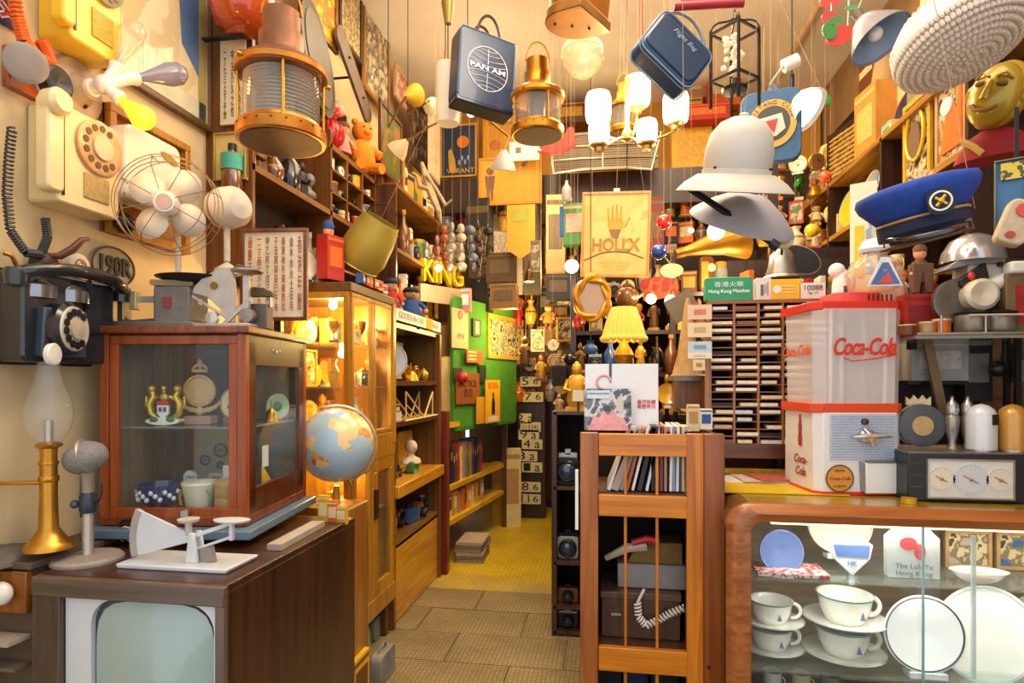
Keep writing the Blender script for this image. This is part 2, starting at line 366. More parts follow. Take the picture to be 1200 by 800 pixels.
for sx, sy in ((0, 0), (1, 0), (0, 1), (1, 1)): box('post', RW2, t, (-.014 if sx else -vw+.014, .014 if not sy else vd-.014, vh/2), (.03, .03, vh-.05), bev=.002)
m = MB(); frame_rect(m, -vw+.03, -.03, .03, vh-.03, .012, .03, .018); d_ = m.out('door', RW2, t, bev=.002)
box('pane', PANE, d_, (-vw/2, .014, vh/2), (vw-.12, .004, vh-.12))
m = MB().cyl((-.2, 0, .045), (-.2, -.012, .045), .012).box((-.2, -.015, .045), (.025, .006, .02)); m.out('catch', STEEL, d_)
# right side: wide dark frame
m = MB()
m.box((-.009, vd/2, .075), (.018, vd-.06, .09)); m.box((-.009, vd/2, vh-.075), (.018, vd-.06, .11)); m.box((-.009, .055, vh/2), (.018, .05, vh-.1)); m.box((-.009, vd-.055, vh/2), (.018, .05, vh-.1))
m.out('side_frame', RW3, t, bev=.002); box('pane', PANE, t, (-.009, vd/2, vh/2), (.004, vd-.16, vh-.22))
m = MB().sph((.001, .22, vh-.07), .004).sph((.001, .25, vh-.075), .006).sph((.001, .28, vh-.07), .004); m.out('studs', mt('#e8e0d0', .4), t)
box('side_panel', wood('#77685a', '#96866f', .6), t, (-vw+.006, vd/2, vh/2), (.008, vd-.06, vh-.04)); box('back', wood('#5c5248', '#857865', .6, 'X', .5), t, (-vw/2, vd-.006, vh/2), (vw-.03, .008, vh-.04))
box('glass_shelf', glass('#e4eceb', .85), t, (-vw/2, vd/2, .33), (vw-.04, vd-.05, .007))
VM = Matrix.LocRotScale(Vector((VX, VY, VZ)), Euler((0, 0, VR)), None)
def inV(x, y, z): return VM @ Vector((x, y, z))
# steel blue tray on little black stands under it
t = thing('blue_tray', 'grey-blue slab carrying the wooden vitrine above the television top', 'tray', (VX, VY, VZ-.034), VR)
box('slab', mt('#5f7588', .45, 0, .12, 12), t, (-vw/2+.005, vd/2-.02, .016), (vw+.07, vd+.07, .03), bev=.004)
for x, y in ((-.03, .06), (-vw+.1, .03), (-.03, .3), (-vw+.1, .3)): MB().lathe([(.016, -.028), (.008, -.018), (.014, .001)], (x, y, 0), 12).out('foot', BLACK, t)

# ------------------------------------------------------------------ left wall cabinets
t = thing('glass_cabinet', 'tall golden oak wall cabinet with glass doors, lit yellow inside, behind the globe', 'cabinet', (0, 0, 0))
CX0, CX1, CY0, CY1, CZ0, CZ1 = -1.80, -1.25, 2.80, 3.41, .2, 1.93
DG = wood('#3c220c', '#5f3a14', .4, 'Y')
GI = mt('#c49a2a', .6, 0, .15, 5)
box('back', GI, t, (CX0+.012, (CY0+CY1)/2, (CZ0+CZ1)/2), (.02, CY1-CY0, CZ1-CZ0))
box('top', DG, t, ((CX0+CX1)/2, (CY0+CY1)/2, CZ1-.02), (CX1-CX0+.03, CY1-CY0+.01, .045), bev=.004)
box('floor_board', DG, t, ((CX0+CX1)/2, (CY0+CY1)/2, CZ0+.02), (CX1-CX0, CY1-CY0, .04))
m = MB()
for z, b in ((.25, .1), (1.10, .08), (1.88, .05)): m.box((-1.525, CY0+.01, z), (.55, .022, b))
for x in (-1.787, -1.262): m.box((x, CY0+.01, 1.05), (.025, .024, 1.62))
m.out('side_frame', GOLDW, t); box('pane', PANE, t, (-1.525, CY0+.01, 1.05), (.5, .004, 1.6)); box('side_panel', GOLDW, t, (-1.525, CY1-.01, (CZ0+CZ1)/2), (.55, .02, CZ1-CZ0-.08))
box('divider', GOLDW, t, (-1.525, 3.08, .65), (.5, .02, .82))
GZ = wood('#8a5c12', '#b98420', .35, 'Z')
def door(t, y0, y1, z0, z1, xf, st=.055):
    m = MB(); yc, zc = (y0+y1)/2, (z0+z1)/2
    m.box((xf, yc, z0+st/2), (.025, y1-y0, st)); m.box((xf, yc, z1-st/2), (.025, y1-y0, st)); m.box((xf, y0+st/2, zc), (.025, st, z1-z0-2*st)); m.box((xf, y1-st/2, zc), (.025, st, z1-z0-2*st))
    d = m.out('door', GZ, t, bev=.003); box('pane', PANE, d, (xf, yc, zc), (.004, y1-y0-2*st, z1-z0-2*st)); return d
door(t, CY0+.02, 3.09, 1.17, 1.885, CX1, .022); door(t, 3.095, CY1-.04, 1.17, 1.885, CX1, .022); box('post', GZ, t, (CX1, CY1-.02, 1.5), (.04, .045, .8), bev=.003)
box('rail', GZ, t, (CX1, (CY0+CY1)/2, 1.10), (.03, CY1-CY0, .13), bev=.003)
door(t, CY0+.02, 3.075, .26, 1.035, CX1)
d = door(t, 3.08, CY1-.01, .30, 1.035, CX1, .07)
MB().rbox((CX1+.02, 3.11, .80), (.012, .04, .16), .005).out('lock', mt('#3c1c0c', .4), d)
box('rail', GZ, t, (CX1, (CY0+CY1)/2, .25), (.035, CY1-CY0, .10), bev=.004)
for z in (1.42, 1.64, .75): box('glass_shelf', glass('#efe8c8', .85), t, (-1.52, (CY0+CY1)/2, z), (.5, CY1-CY0-.05, .008))
for y in (CY0+.05, CY1-.05):
    for x in (CX0+.06, CX1-.04): box('leg', DG, t, (x, y, .09), (.05, .05, .2), bev=.003)
MB().cyl((-1.4, 2.95, 1.88), (-1.4, 2.95, 1.86), .02).sph((-1.4, 2.95, 1.84), .022).out('bulb', mt('#ffe9a0', .4, em=14), t)
MB().sph((-1.42, 3.1, 1.60), .022).cyl((-1.42, 3.1, 1.62), (-1.42, 3.1, 1.64), .012).out('bulb', mt('#ffe9a0', .4, em=14), t)
lamp('POINT', (-1.46, 3.15, 1.80), 15, GOLD, .04, name='cabinet_light'); lamp('POINT', (-1.42, 2.92, 1.74), 14, GOLD, .04, name='cabinet_light')
lamp('POINT', (-1.36, 3.05, 1.54), 9, GOLD, .03, name='cabinet_light'); lamp('POINT', (-1.40, 3.0, 1.04), 10, GOLD, .04, name='cabinet_light')

t = thing('open_shelf_unit', 'open brown wall unit past the glass cabinet, white plate on its upper shelf', 'shelf unit', (0, 0, 0))
UY0, UY1, UX = 3.44, 4.42, -1.27
for z, h in ((1.79, .03), (1.44, .03), (1.19, .03)): box('shelf', BROWNW, t, (-1.53, (UY0+UY1)/2, z), (.52, UY1-UY0, h))
box('shelf', wood('#b0741a', '#d79a2c', .3, 'Y'), t, (-1.50, (UY0+UY1)/2, .80), (.56, UY1-UY0, .075), bev=.006)
box('shelf', wood('#6a4a18', '#8a6420', .3, 'Y'), t, (-1.53, (UY0+UY1)/2, .47), (.52, UY1-UY0, .04))
box('kick_panel', wood('#b0741a', '#d79a2c', .3, 'Y'), t, (-1.28, (UY0+UY1)/2, .24), (.02, UY1-UY0, .46), bev=.003)
box('back', wood('#4c330e', '#6f4c16', .5, 'Y'), t, (-1.79, (UY0+UY1)/2, .9), (.02, UY1-UY0, 1.78))
for y in (UY0, UY1): box('post', wood('#5a340f', '#7c4c18'), t, (UX, y, .9), (.045, .04, 1.8), bev=.003)
box('side_panel', wood('#54380f', '#6f4c16', .5, 'Z'), t, (-1.53, UY1, .9), (.5, .018, 1.78))
b_ = box('banner', mt('#efe6dc', .5), t, (-1.255, 3.93, 1.85), (.012, .98, .07)); text('GOODS·IN·ONE', .1, BLACK, b_, (-1.247, 3.76, 1.85), rot=(0, 0, PI/2), width=.5, height=.04); text('VINTAGE', .1, mt('#b82020', .5), b_, (-1.247, 4.2, 1.85), rot=(0, 0, PI/2), width=.3, height=.04)


t = thing('lower_book_rack', 'low yellow-lit wooden book rack beyond the open unit in the aisle', 'shelf unit', (0, 0, 0))
RY0, RY1 = 4.5, 6.05
def rackx(y): return -1.25+.2*(y-RY0)/(RY1-RY0)
YW = wood('#b98a10', '#e0b224', .4, 'Y')
for z, n in ((1.09, 'shelf'), (.60, 'shelf'), (.33, 'shelf')):
    m = MB(); m.add([(-1.7, RY0, z), (rackx(RY0), RY0, z), (rackx(RY1), RY1, z), (-1.7, RY1, z), (-1.7, RY0, z+.04), (rackx(RY0), RY0, z+.04), (rackx(RY1), RY1, z+.04), (-1.7, RY1, z+.04)],
        [(3, 2, 1, 0), (4, 5, 6, 7), (0, 1, 5, 4), (1, 2, 6, 5), (2, 3, 7, 6), (3, 0, 4, 7)]); m.out(n, YW, t)
box('post', wood('#5a1a0c', '#7c2a14'), t, (-1.235, 4.5, .62), (.05, .07, 1.22), bev=.003); box('post', BROWNW, t, (-1.05, 6.05, .55), (.05, .05, 1.1))
box('back', DARKW, t, (-1.72, 5.27, .6), (.02, 1.55, 1.15))

# green felt notice board, turned towards the aisle
gb0 = P(530, 500, 4.75); gb1 = P(603, 503, 5.9)
gl = (gb1-gb0).xy.length; ga = math.atan2(gb1.y-gb0.y, gb1.x-gb0.x)
GB = thing('notice_board', 'bright green notice board hung with pictures behind the open shelf unit', 'notice board', (gb0.x, gb0.y, 1.07), ga)
MB().rbox((gl/2, 0, .52), (gl+.02, .03, 1.08), .05).out('board', mt('#417f1c', .85, 0, .2, 6), GB)
box('edge', mt('#35701a', .8), GB, (gl/2, -.008, .0), (gl-.05, .03, .03))
def onboard(u, z): return (gb0.x+math.cos(ga)*u+math.sin(ga)*.02, gb0.y+math.sin(ga)*u-math.cos(ga)*.02, z)

# number tower
t = thing('number_tower', 'dark stand of cream number cards at the end of the aisle', 'display stand', (P(622, 600, 6.45).x, 6.45, 0))
k = mz(620, 6.45)
box('post', DARKW, t, (0, .12, .82), (.30, .2, 1.64), bev=.005)
for i, (py, s_, ox) in enumerate(((447, '5', 0), (465, '7', 3), (490, '2', -6), (500, '1', 0), (509, '9', -2), (520, '4', 2), (534, '3', -4), (547, '1', 2), (570, '8', 0), (584, '11', 0))):
    z = EYE+(447-py)*k; w_ = 24 if i not in (2,) else 14
    c = box('number_card', mt('#dccfa6', .6), t, (ox*k, -.02, z), (w_*k, .02, 11.5*k), r=.01)
    if i not in (3,):
        text(s_, .1, BLACK, c, (ox*k-6*k, -.032, z), width=(8 if len(s_) == 1 else 9)*k, height=9*k)
        text('6' if i in (0, 1, 3, 8, 9) else 'a', .1, BLACK, c, (ox*k+6*k, -.032, z), width=6*k, height=7*k)
    else: text('(1234)', .1, BLACK, c, (0, -.032, z), width=18*k)

# ------------------------------------------------------------------ upper left shelving
US = thing('upper_shelving', 'dark wooden shelving with cubbyholes high on the left wall above the cabinets', 'shelving', (0, 0, 0))
SX = -1.59
ZA, ZB = 2.42, 2.81
box('shelf', wood('#5a3410', '#8a5a1c', .4, 'Y'), US, ((XL+SX)/2, 3.27, ZA), (SX-XL, 1.46, .03)); box('shelf', wood('#5a3410', '#8a5a1c', .4, 'Y'), US, ((XL+SX)/2, 3.66, ZB), (SX-XL, .7, .03))
box('back', mt('#2c1a0c', .8, 0, .2), US, (XL+.012, 3.27, 2.6), (.02, 1.46, 1.35))
for y, z1 in ((2.55, 4.1), (3.33, 2.9), (4.0, 2.9)): box('upright', wood('#5a3010', '#7c4a1a', .4), US, ((XL+SX)/2, y, (1.95+z1)/2), (SX-XL, .022, z1-1.95))
for y in (3.55, 3.78): box('divider', wood('#5a3410', '#8a5a1c', .4), US, ((XL+SX)/2, y, 2.615), (SX-XL, .014, .38))
for z in (2.12, 2.55, 2.68): box('divider', wood('#5a3410', '#8a5a1c', .4), US, ((XL+SX)/2, 3.66, z), (SX-XL, .68, .012))
# brown cupboard body past the cubbyholes
t = thing('brown_cupboard', 'plain brown cupboard with open front beyond the cubbyholes, upper left', 'cupboard', (0, 0, 0))
for y in (4.03, 5.35): box('side_panel', BROWNW, t, (-1.62, y, 2.38), (.34, .025, .84), bev=.002)
for z in (1.97, 2.36, 2.8): box('shelf', wood('#6a3f14', '#94601e', .4, 'Y'), t, (-1.62, 4.69, z), (.34, 1.34, .025))
box('back', DARKW, t, (XL+.01, 4.69, 2.38), (.015, 1.34, .84))
# frame boards at the end of the near plaster bay


# ------------------------------------------------------------------ right counter: glass display case
CC = thing('glass_counter', 'counter display case with rounded bronze-brown wooden frame, china behind its glass', 'display case', (0, 0, 0))
cy = 2.36; q0 = P(852, 590, cy); cx0 = q0.x; cx1 = 1.88; ctop = 1.0; cdep = .98
HF = wood('#8a4a20', '#b4703a', .3, 'X')
# front frame with a rounded upper corner
fo = [(cx0, 0.0), (cx0, ctop-.09)]+[(cx0+.09-.09*math.cos(math.radians(a)), ctop-.09+.09*math.sin(math.radians(a))) for a in range(10, 91, 10)]+[(cx1, ctop)]
ix = cx0+.085; iz = ctop-.062
fi = [(ix, 0.0), (ix, iz-.04)]+[(ix+.04-.04*math.cos(math.radians(a)), iz-.04+.04*math.sin(math.radians(a))) for a in range(10, 91, 10)]+[(cx1, iz)]
m = MB(); n = len(fo); vs = []
for pts, y in ((fo, cy+.012), (fo, cy+.05), (fi, cy+.0), (fi, cy+.05)): vs += [(x, y, z) for x, z in pts]
mid = [((a[0]*.5+b[0]*.5), (a[1]*.5+b[1]*.5)) for a, b in zip(fo, fi)]; vs += [(x, cy-.014, z) for x, z in mid]
fs = []
for i in range(n-1): fs += [(i, i+1, 4*n+i+1, 4*n+i), (4*n+i, 4*n+i+1, 2*n+i+1, 2*n+i), (2*n+i, 2*n+i+1, 3*n+i+1, 3*n+i), (n+i+1, n+i, 3*n+i, 3*n+i+1), (i+1, i, n+i, n+i+1)]
m.add(vs, fs).out('front_frame', HF, CC, smooth=60)
m = MB(); m.box(((cx0+.09+cx1)/2, cy+cdep/2+.02, ctop-.012), (cx1-cx0-.09, cdep-.02, .022))
m.out('top', wood('#8e7212', '#b4941c', .25, 'X', coat=.6), CC, bev=.003)
m = MB(); prof = [(cx0, ctop-.09)]+[(cx0+.09-.09*math.cos(math.radians(a)), ctop-.09+.09*math.sin(math.radians(a))) for a in range(10, 91, 10)]
inn = [(x+.02 if i == 0 else x+.008, z-.02) for i, (x, z) in enumerate(prof)]
m.prism(prof+inn[::-1], cy+.05, cy+cdep+.02); m.box((cx0+.012, cy+cdep/2+.03, .45), (.024, cdep, .92)); m.out('side_panel', wood('#5c3a10', '#80561a'), CC, smooth=60)
box('back', mt('#9c7f62', .7, 0, .3, 3, stretch=(1, 1, 8)), CC, ((cx0+cx1)/2, cy+.62, .5), (cx1-cx0, .02, .96))
box('lamp_strip', mt('#ffe9b0', .5, em=3), CC, ((cx0+cx1)/2+.05, cy+.09, ctop-.075), (cx1-cx0-.25, .03, .02))
for z, d_ in ((.70, .34), (.355, .42)): box('glass_shelf', glass('#f2faf7', .94), CC, ((cx0+cx1)/2, cy+.06+d_/2+.08, z), (cx1-cx0-.08, d_+.1, .008), bev=.001)
box('floor_board', DARKW, CC, ((cx0+cx1)/2, cy+.33, .1), (cx1-cx0-.05, .55, .02))
jx = P(1083, 700, cy).x
box('pane', PANE, CC, ((ix+jx)/2, cy+.03, (iz)/2+.03), (jx-ix+.03, .004, iz-.06)); box('pane', PANE, CC, ((cx1+jx)/2, cy+.038, (iz)/2+.03), (cx1-jx, .004, iz-.06))
box('pane_edge', glass('#a8c4c8', .35), CC, (jx+.012, cy+.034, iz/2+.03), (.006, .008, iz-.06)); box('track', STEEL, CC, ((ix+cx1)/2, cy+.034, .05), (cx1-ix, .03, .03))
MB().box((P(1145, 690, cy).x, cy+.022, .66), (.012, .012, .5)).out('pane_edge', glass('#dfe9ea', .5), CC)
lamp('AREA', ((cx0+cx1)/2+.05, cy+.16, ctop-.09), 4, (1, .93, .8), (1.1, .05), name='counter_light')

lamp('AREA', ((cx0+cx1)/2+.05, cy+.12, .69), 2.2, (1, .95, .86), (1.1, .05), name='counter_light')  # added fill under the upper shelf, brightens the lower china
# ------------------------------------------------------------------ wooden gate-fronted record rack
g = .0; gy = 2.5; gx0 = P(680, 600, gy).x; gx1 = P(824, 600, gy).x; kz = mz(750, gy); kx = mx(750, gy)
def gz(py): return EYE+(447-py)*mz(750, gy)
def gX(px): return P(px, 600, gy).x
GT = thing('record_rack', 'orange-brown wooden rack with barred front, records inside, white card sleeve on top', 'rack', (0, 0, 0))
TKZ = wood('#a8560c', '#d67f20', .28, 'Z'); TKX = wood('#b4620e', '#e08c22', .28, 'X')
zt = gz(507)
box('post', wood('#8e4a1c', '#b8703a', .3, 'Z'), GT, (gX(690.5), gy, zt/2), (gX(701)-gX(680), .035, zt), bev=.004); box('post', TKZ, GT, (gX(814), gy, zt/2), (gX(824)-gX(804), .035, zt), bev=.004)
box('post', wood('#7e3c12', '#a45a24', .3, 'Z'), GT, (gX(836.5), gy+.012, zt/2), (gX(849)-gX(824.5), .05, zt), bev=.004)
for a, b in ((508, 534), (580, 605), (759, 787)): box('rail', TKX, GT, (gX(752.5), gy, (gz(a)+gz(b))/2), (gX(804)-gX(701), .03, gz(a)-gz(b)), bev=.003)
box('rail', TKX, GT, (gX(752.5), gy, .1), (gX(804)-gX(701), .03, .08))
for px in (733, 770):
    for a, b in ((534, 580), (605, 759)): box('bar', TKZ, GT, (gX(px), gy+.004, (gz(a)+gz(b))/2), (.012, .012, gz(a)-gz(b)), bev=.002)
    box('bar', TKZ, GT, (gX(px), gy+.004, (gz(787)+.14)/2), (.012, .012, gz(787)-.14))
MB().lathe([(.007, 0), (.006, .006), (0, .008)], n=12, rot=(PI/2, 0, 0)).out('screw', IRON, GT, loc=(gX(830), gy-.014, gz(774)))
rd = .42
for z in (gz(581), gz(762), .1): box('shelf', wood('#3a1e0c', '#5c3316'), GT, ((gX(690)+gX(840))/2, gy+rd/2+.02, z), (gX(845)-gX(684), rd, .018))
box('side_panel', wood('#4a240c', '#6c3a14'), GT, (gX(844), gy+rd/2+.03, zt/2), (.018, rd, zt-.02)); box('side_panel', wood('#4a240c', '#6c3a14'), GT, (gX(684), gy+rd/2+.03, zt/2-.05), (.012, rd, zt-.12))
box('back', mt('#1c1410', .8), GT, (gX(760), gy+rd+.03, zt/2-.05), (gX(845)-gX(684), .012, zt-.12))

# dark shelf with cameras left of the rack
DS = thing('dark_open_shelf', 'narrow dark shelf unit full of old cameras, half hidden behind the orange rack', 'shelf unit', (0, 0, 0))
dy = DSY = 3.5; dx0 = P(647, 600, dy).x; dx1 = dx0+.6; dzt = EYE-35*mz(660, dy)
DW2 = wood('#33190c', '#553019', .4)
box('side_panel', DW2, DS, (dx0+.012, dy+.16, dzt/2), (.03, .32, dzt), bev=.003); box('side_panel', DW2, DS, (dx1, dy+.16, dzt/2), (.02, .32, dzt))
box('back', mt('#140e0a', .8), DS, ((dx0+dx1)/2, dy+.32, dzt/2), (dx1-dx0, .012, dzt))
DSZ = [EYE-(p-447)*mz(660, dy) for p in (484, 572, 660, 712, 741)]
for i, z in enumerate(DSZ[:-1]+[.02]): box('shelf', DW2, DS, ((dx0+dx1)/2, dy+.155, z), (dx1-dx0-.02, .31, .018))

# ------------------------------------------------------------------ slotted card rack on the counter
sy = 3.05; kx, kz = mx(880, sy), mz(880, sy)
sx0 = P(832, 400, sy).x; sx1 = P(975, 400, sy).x; szt = EYE+(447-355)*kz; szb = EYE+(447-520)*kz; sbase = 1.0
SR = thing('card_slot_rack', 'reddish wooden rack of narrow slots, white card ends showing, left of the dispenser', 'rack', (0, 0, 0))
RB = wood('#86502e', '#b07a4c', .4, 'Z'); RBX = wood('#7a4428', '#a06a42', .4, 'X')
ncol, nrow = 5, 19; cw = (sx1-sx0)/ncol; rh = (szt-szb)/nrow
for i in range(ncol+1): box('divider', RB, SR, (sx0+i*cw, sy+.05, (szt+szb)/2), (.011, .12, szt-szb+.01))
for j in range(nrow+1):
    m = MB()
    for i in range(ncol):
        m.box((sx0+(i+.5)*cw, sy+.05, szb+j*rh), (cw-.012, .112, .005), (0, 0, 0))
    m.out('slot_floor', RBX, SR)
box('base', wood('#4a2412', '#6a3a20', .4, 'X'), SR, ((sx0+sx1)/2, sy+.05, (szb+1.09)/2+.0), (sx1-sx0, .14, szb-1.09+.0)); 
box('side_panel', wood('#4a2412', '#6a3a20', .4, 'Z'), SR, (sx0, sy+.06, 1.05), (.02, .14, .1)); box('side_panel', wood('#4a2412', '#6a3a20', .4, 'Z'), SR, (sx1, sy+.06, 1.05), (.02, .14, .1))
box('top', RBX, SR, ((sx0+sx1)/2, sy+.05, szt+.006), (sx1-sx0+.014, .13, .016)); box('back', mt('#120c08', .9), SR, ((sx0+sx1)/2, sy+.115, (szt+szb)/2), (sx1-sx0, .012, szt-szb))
CARDM = [mt('#efe6cf', .6), mt('#e3d2a8', .6), mt('#d9c3a4', .6), mt('#cfd6dc', .6), mt('#c9a77e', .6)]; DKC = mt('#2c201a', .6); EDG = mt('#8c5a38', .6)
r2 = random.Random(5); cmesh = {}
for i in range(ncol):
    for j in range(nrow):
        x = sx0+(i+.5)*cw; z = szb+(j+.5)*rh
        v = r2.random()
        if v < .62: mm, ww, yy_, hh = CARDM[r2.choice([0, 0, 0, 1, 1, 2, 3, 4])], r2.choice([.6, .72, .85, .85]), -.012, .42
        elif v < .85: mm, ww, yy_, hh = r2.choice([DKC, EDG]), .88, -.003, .45
        else: continue
        key = (mm.name, ww, hh)
        if key not in cmesh:
            o = MB().box((0, 0, 0), (cw*ww, .09, rh*hh)).out('card', mm, SR); cmesh[key] = o.data
        else:
            o = bpy.data.objects.new('card', cmesh[key]); COL.objects.link(o); o.parent = SR
        o.location = (x+(r2.uniform(-1, 1)*(1-ww)*cw*.4), sy+.04+yy_, z-.005); o.rotation_euler = (r2.uniform(0, .05), 0, r2.uniform(-.03, .03))
# black timber cabinet behind the rack, dark backs of the right-hand shelving
RS = thing('right_shelving', 'long dark wooden shelving climbing along the right wall over the counter', 'shelving', (0, 0, 0))
RX = 1.5; SWY = wood('#7a5018', '#b07e2c', .4, 'Y')
for z, y0, y1 in ((2.82, 2.2, 5.6), (2.44, 2.9, 5.6), (2.02, 3.5, 5.6)): box('shelf', SWY, RS, ((RX+XR)/2, (y0+y1)/2, z), (XR-RX, y1-y0, .03), bev=.002)
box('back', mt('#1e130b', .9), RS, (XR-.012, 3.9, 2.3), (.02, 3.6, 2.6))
for y in (2.9, 3.75, 4.6, 5.6): box('upright', DARKW, RS, ((RX+XR)/2, y, 2.4), (XR-RX, .025, .85))
box('upright', DARKW, RS, (1.0, 4.05, 1.9), (.05, .05, 1.8)); box('upright', DARKW, RS, (1.42, 4.05, 1.4), (.8, .03, 1.75))
# ------------------------------------------------------------------ hanging things
def wire(t, z0, z1=None, r=.0009, x=0, y=0):
    top = (ZC-t.location.z if z1 is None else z1)
    MB().cyl((x, y, z0), (x, y, top), r, n=6).out('wire', THR, t)
def ship_lantern(px, py_bot, Y, wpx, label, tinted, group=None, hp=1.0, tiltx=0):
    p = P(px, py_bot, Y); R = wpx/2*mx(px, Y); t = thing('ship_lantern', label, 'lantern', p, (tiltx, 0, .3))
    b1, b2 = (mt('#b5722a', .35, .85, .3, 9), mt('#7d5136', .45, .6, .35, 9)) if tinted else (mt('#c98a2a', .28, .9, .2, 9), mt('#b87c26', .3, .9, .25, 9))  # worn brown metal, else polished brass
    H = R*2.0*hp
    MB().lathe([(0, 0), (R*.97, 0), (R, R*.04), (R, R*.28), (R*.9, R*.34), (R*.86, R*.42)], n=40).out('base', b1, t, smooth=30)
    MB().lathe([(R*.9, -.002), (0, -.004)], n=40).out('underside', mt('#6a4a26', .55, .4, .3, 6), t)
    prof = []; k = 26
    for i in range(k+1):
        z = R*.40+H*.56*i/k; prof.append((R*(.80+.02*math.sin(i/k*PI)+(.03 if i % 2 else 0)), z))
    MB().lathe(prof, n=40).out('lens', glass('#e8e2d6', .74, .05), t, smooth=60)
    MB().lathe([(R*.3, R*.42), (R*.3, H*.75)], n=16).out('burner', mt('#8a8480', .4, .5), t)
    zt_ = R*.40+H*.56
    MB().lathe([(R*.86, zt_-.01*R), (R*.98, zt_), (R*1.0, zt_+R*.2), (R*.93, zt_+R*.26), (R*.8, zt_+R*.36), (R*.55, zt_+R*.52), (R*.5, zt_+R*.62), (R*.5, zt_+R*.98), (R*.42, zt_+R*1.02), (R*.42, zt_+R*1.5), (0, zt_+R*1.55)], n=36).out('hood', b2, t, smooth=30)
    MB().lathe([(R*1.0, zt_+R*.02), (R*1.03, zt_+R*.04), (R*1.03, zt_+R*.16), (R*1.0, zt_+R*.18)], n=36).out('hood_rim', b1, t)
    for i in range(4):
        a = i*PI/2+.25; x, y = R*.93*math.cos(a), R*.93*math.sin(a); MB().cyl((x, y, R*.2), (x, y, zt_+R*.1), R*.035, n=8).out('guard_rod', mt('#d8a038', .25, .9), t)
    MB().tube([(R*.45*math.cos(math.radians(a)), 0, zt_+R*1.45+R*.75*math.sin(math.radians(a))) for a in range(0, 181, 15)], R*.03).out('handle', b1, t)
    for a in (.5, 2.1, 4.0): MB().cyl((R*math.cos(a), R*math.sin(a), zt_+R*.1), (R*1.14*math.cos(a), R*1.14*math.sin(a), zt_+R*.1), R*.06, n=10).out('thumb_screw', BRASS, t)
    m = MB()
    for i in range(20): a = 2*PI*i/20; m.sph((R*1.0*math.cos(a), R*1.0*math.sin(a), R*.22), R*.025, 6, 4)
    o = m.out('vent_rivets', mt('#4a2c14', .5, .4), t); o['kind'] = 'stuff'
    wire(t, zt_+R*2.18)
    return t
ship_lantern(330, 168, 1.98, 94, 'large hanging ship lantern with dark brown hood and ribbed glass, top left', True, hp=.98)
ship_lantern(630, 160, 2.75, 62, 'polished brass ship lantern hanging in the middle beside the logo bag', False, hp=.85)
ship_lantern(731, 158, 4.3, 38, 'small copper ship lantern hanging behind the white shaded chandelier', False, hp=1.1)
# half moon bulkhead lantern seen from below
Y = 2.6; p = P(672, 30, Y); R = 34*mx(672, Y)
t = thing('half_round_lantern', 'half-round brass bulkhead lantern seen from underneath at the top centre', 'lantern', p, (0, .12, -.5))
hp_ = [(R*math.cos(math.radians(a)), R*math.sin(math.radians(a))) for a in range(90, 271, 15)]
poly = [(x, y) for x, y in hp_]+[(R*.9, -R), (R*.9, R)]
m = MB(); n = len(poly); m.add([(x, y, 0) for x, y in poly]+[(x, y, R*.35) for x, y in poly], [tuple(range(n)), tuple(range(2*n-1, n-1, -1))]+[(i, n+i, n+(i+1) % n, (i+1) % n) for i in range(n)]); m.out('base', mt('#9a6c34', .4, .7, .3, 7), t, bev=.004)
m = MB(); m.add([(x*.9, y*.9, R*.35) for x, y in poly]+[(x*.9, y*.9, R*1.7) for x, y in poly], [tuple(range(2*n-1, n-1, -1))]+[(i, n+i, n+(i+1) % n, (i+1) % n) for i in range(n)]); m.out('body', BRASS, t)
for i in range(3): MB().sph((-R*.5+R*.45*i, R*.4*(i-1), -.002), .006, 8, 6).out('screw', IRON, t)
wire(t, R*1.7)

# airline tote bag
Y = 2.8; p = P(566, 88, Y); k = mz(566, Y)
t = thing('airline_tote_bag', 'navy vinyl tote bag with round white airline logo hanging top centre', 'bag', p, (math.radians(-4), math.radians(5), math.radians(36)))
BL = mt('#1e3554', .32, 0, .25, 4, .3, coat=.15); bw, bh, bd = 74*k, 88*k, 26*k
MB().rbox((0, 0, 0), (bw, bd, bh), .03).out('body', BL, t, bev=.008)
MB().box((0, 0, -bh/2+.006), (bw*.98, bd*.98, .03)).out('bottom', mt('#141c34', .3, coat=.4), t, bev=.006)
m = MB(); 
for s_ in (-1, 1): m.tube([(s_*(bw/2-.012), -bd/2-.001, -bh/2+.02), (s_*(bw/2-.012), -bd/2-.001, bh/2-.02)], .003)
m.tube([(-bw/2+.012, -bd/2-.001, bh/2-.006), (bw/2-.012, -bd/2-.001, bh/2-.006)], .003); m.out('piping', mt('#4a6480', .3), t)
for y in (-bd/2+.01, bd/2-.01): MB().tube(bez((-bw*.2, y, bh/2-.01), (-bw*.15, y, bh*.86), (bw*.15, y, bh*.86), (bw*.2, y, bh/2-.01)), .007).out('handle', mt('#2e1c16', .4), t)
LG = mt('#d9dde0', .4); y = -bd/2-.002; lr = bw*.34; L = []
m = MB(); m.tube([(lr*math.cos(2*PI*i/36), y, lr*1.05*math.sin(2*PI*i/36)) for i in range(36)], .0022, 5, True)
for zz in (.28, .5, .72, .88, -.28, -.5, -.72, -.88):
    hw = math.sqrt(1-zz*zz); sg = 1 if zz > 0 else -1
    m.tube([(lr*hw*q, y, lr*1.05*(zz-sg*.16*(1-q*q)*hw)) for q in (-1, -.6, -.3, 0, .3, .6, 1)], .0015, 4)
m.tube([(0, y, lr), (0, y, lr*.22)], .0015, 4).tube([(0, y, -lr), (0, y, -lr*.22)], .0015, 4); m.out('logo', LG, t)
text('PAN AM', .1, LG, t, (0, y-.002, 0), width=lr*1.75, height=lr*.24, off=.002)
m = MB(); m.cyl((0, 0, bh*.76), (0, 0, ZC-p.z), .0015); m.out('wire', THR, t, rot=(0, -math.radians(5), 0))

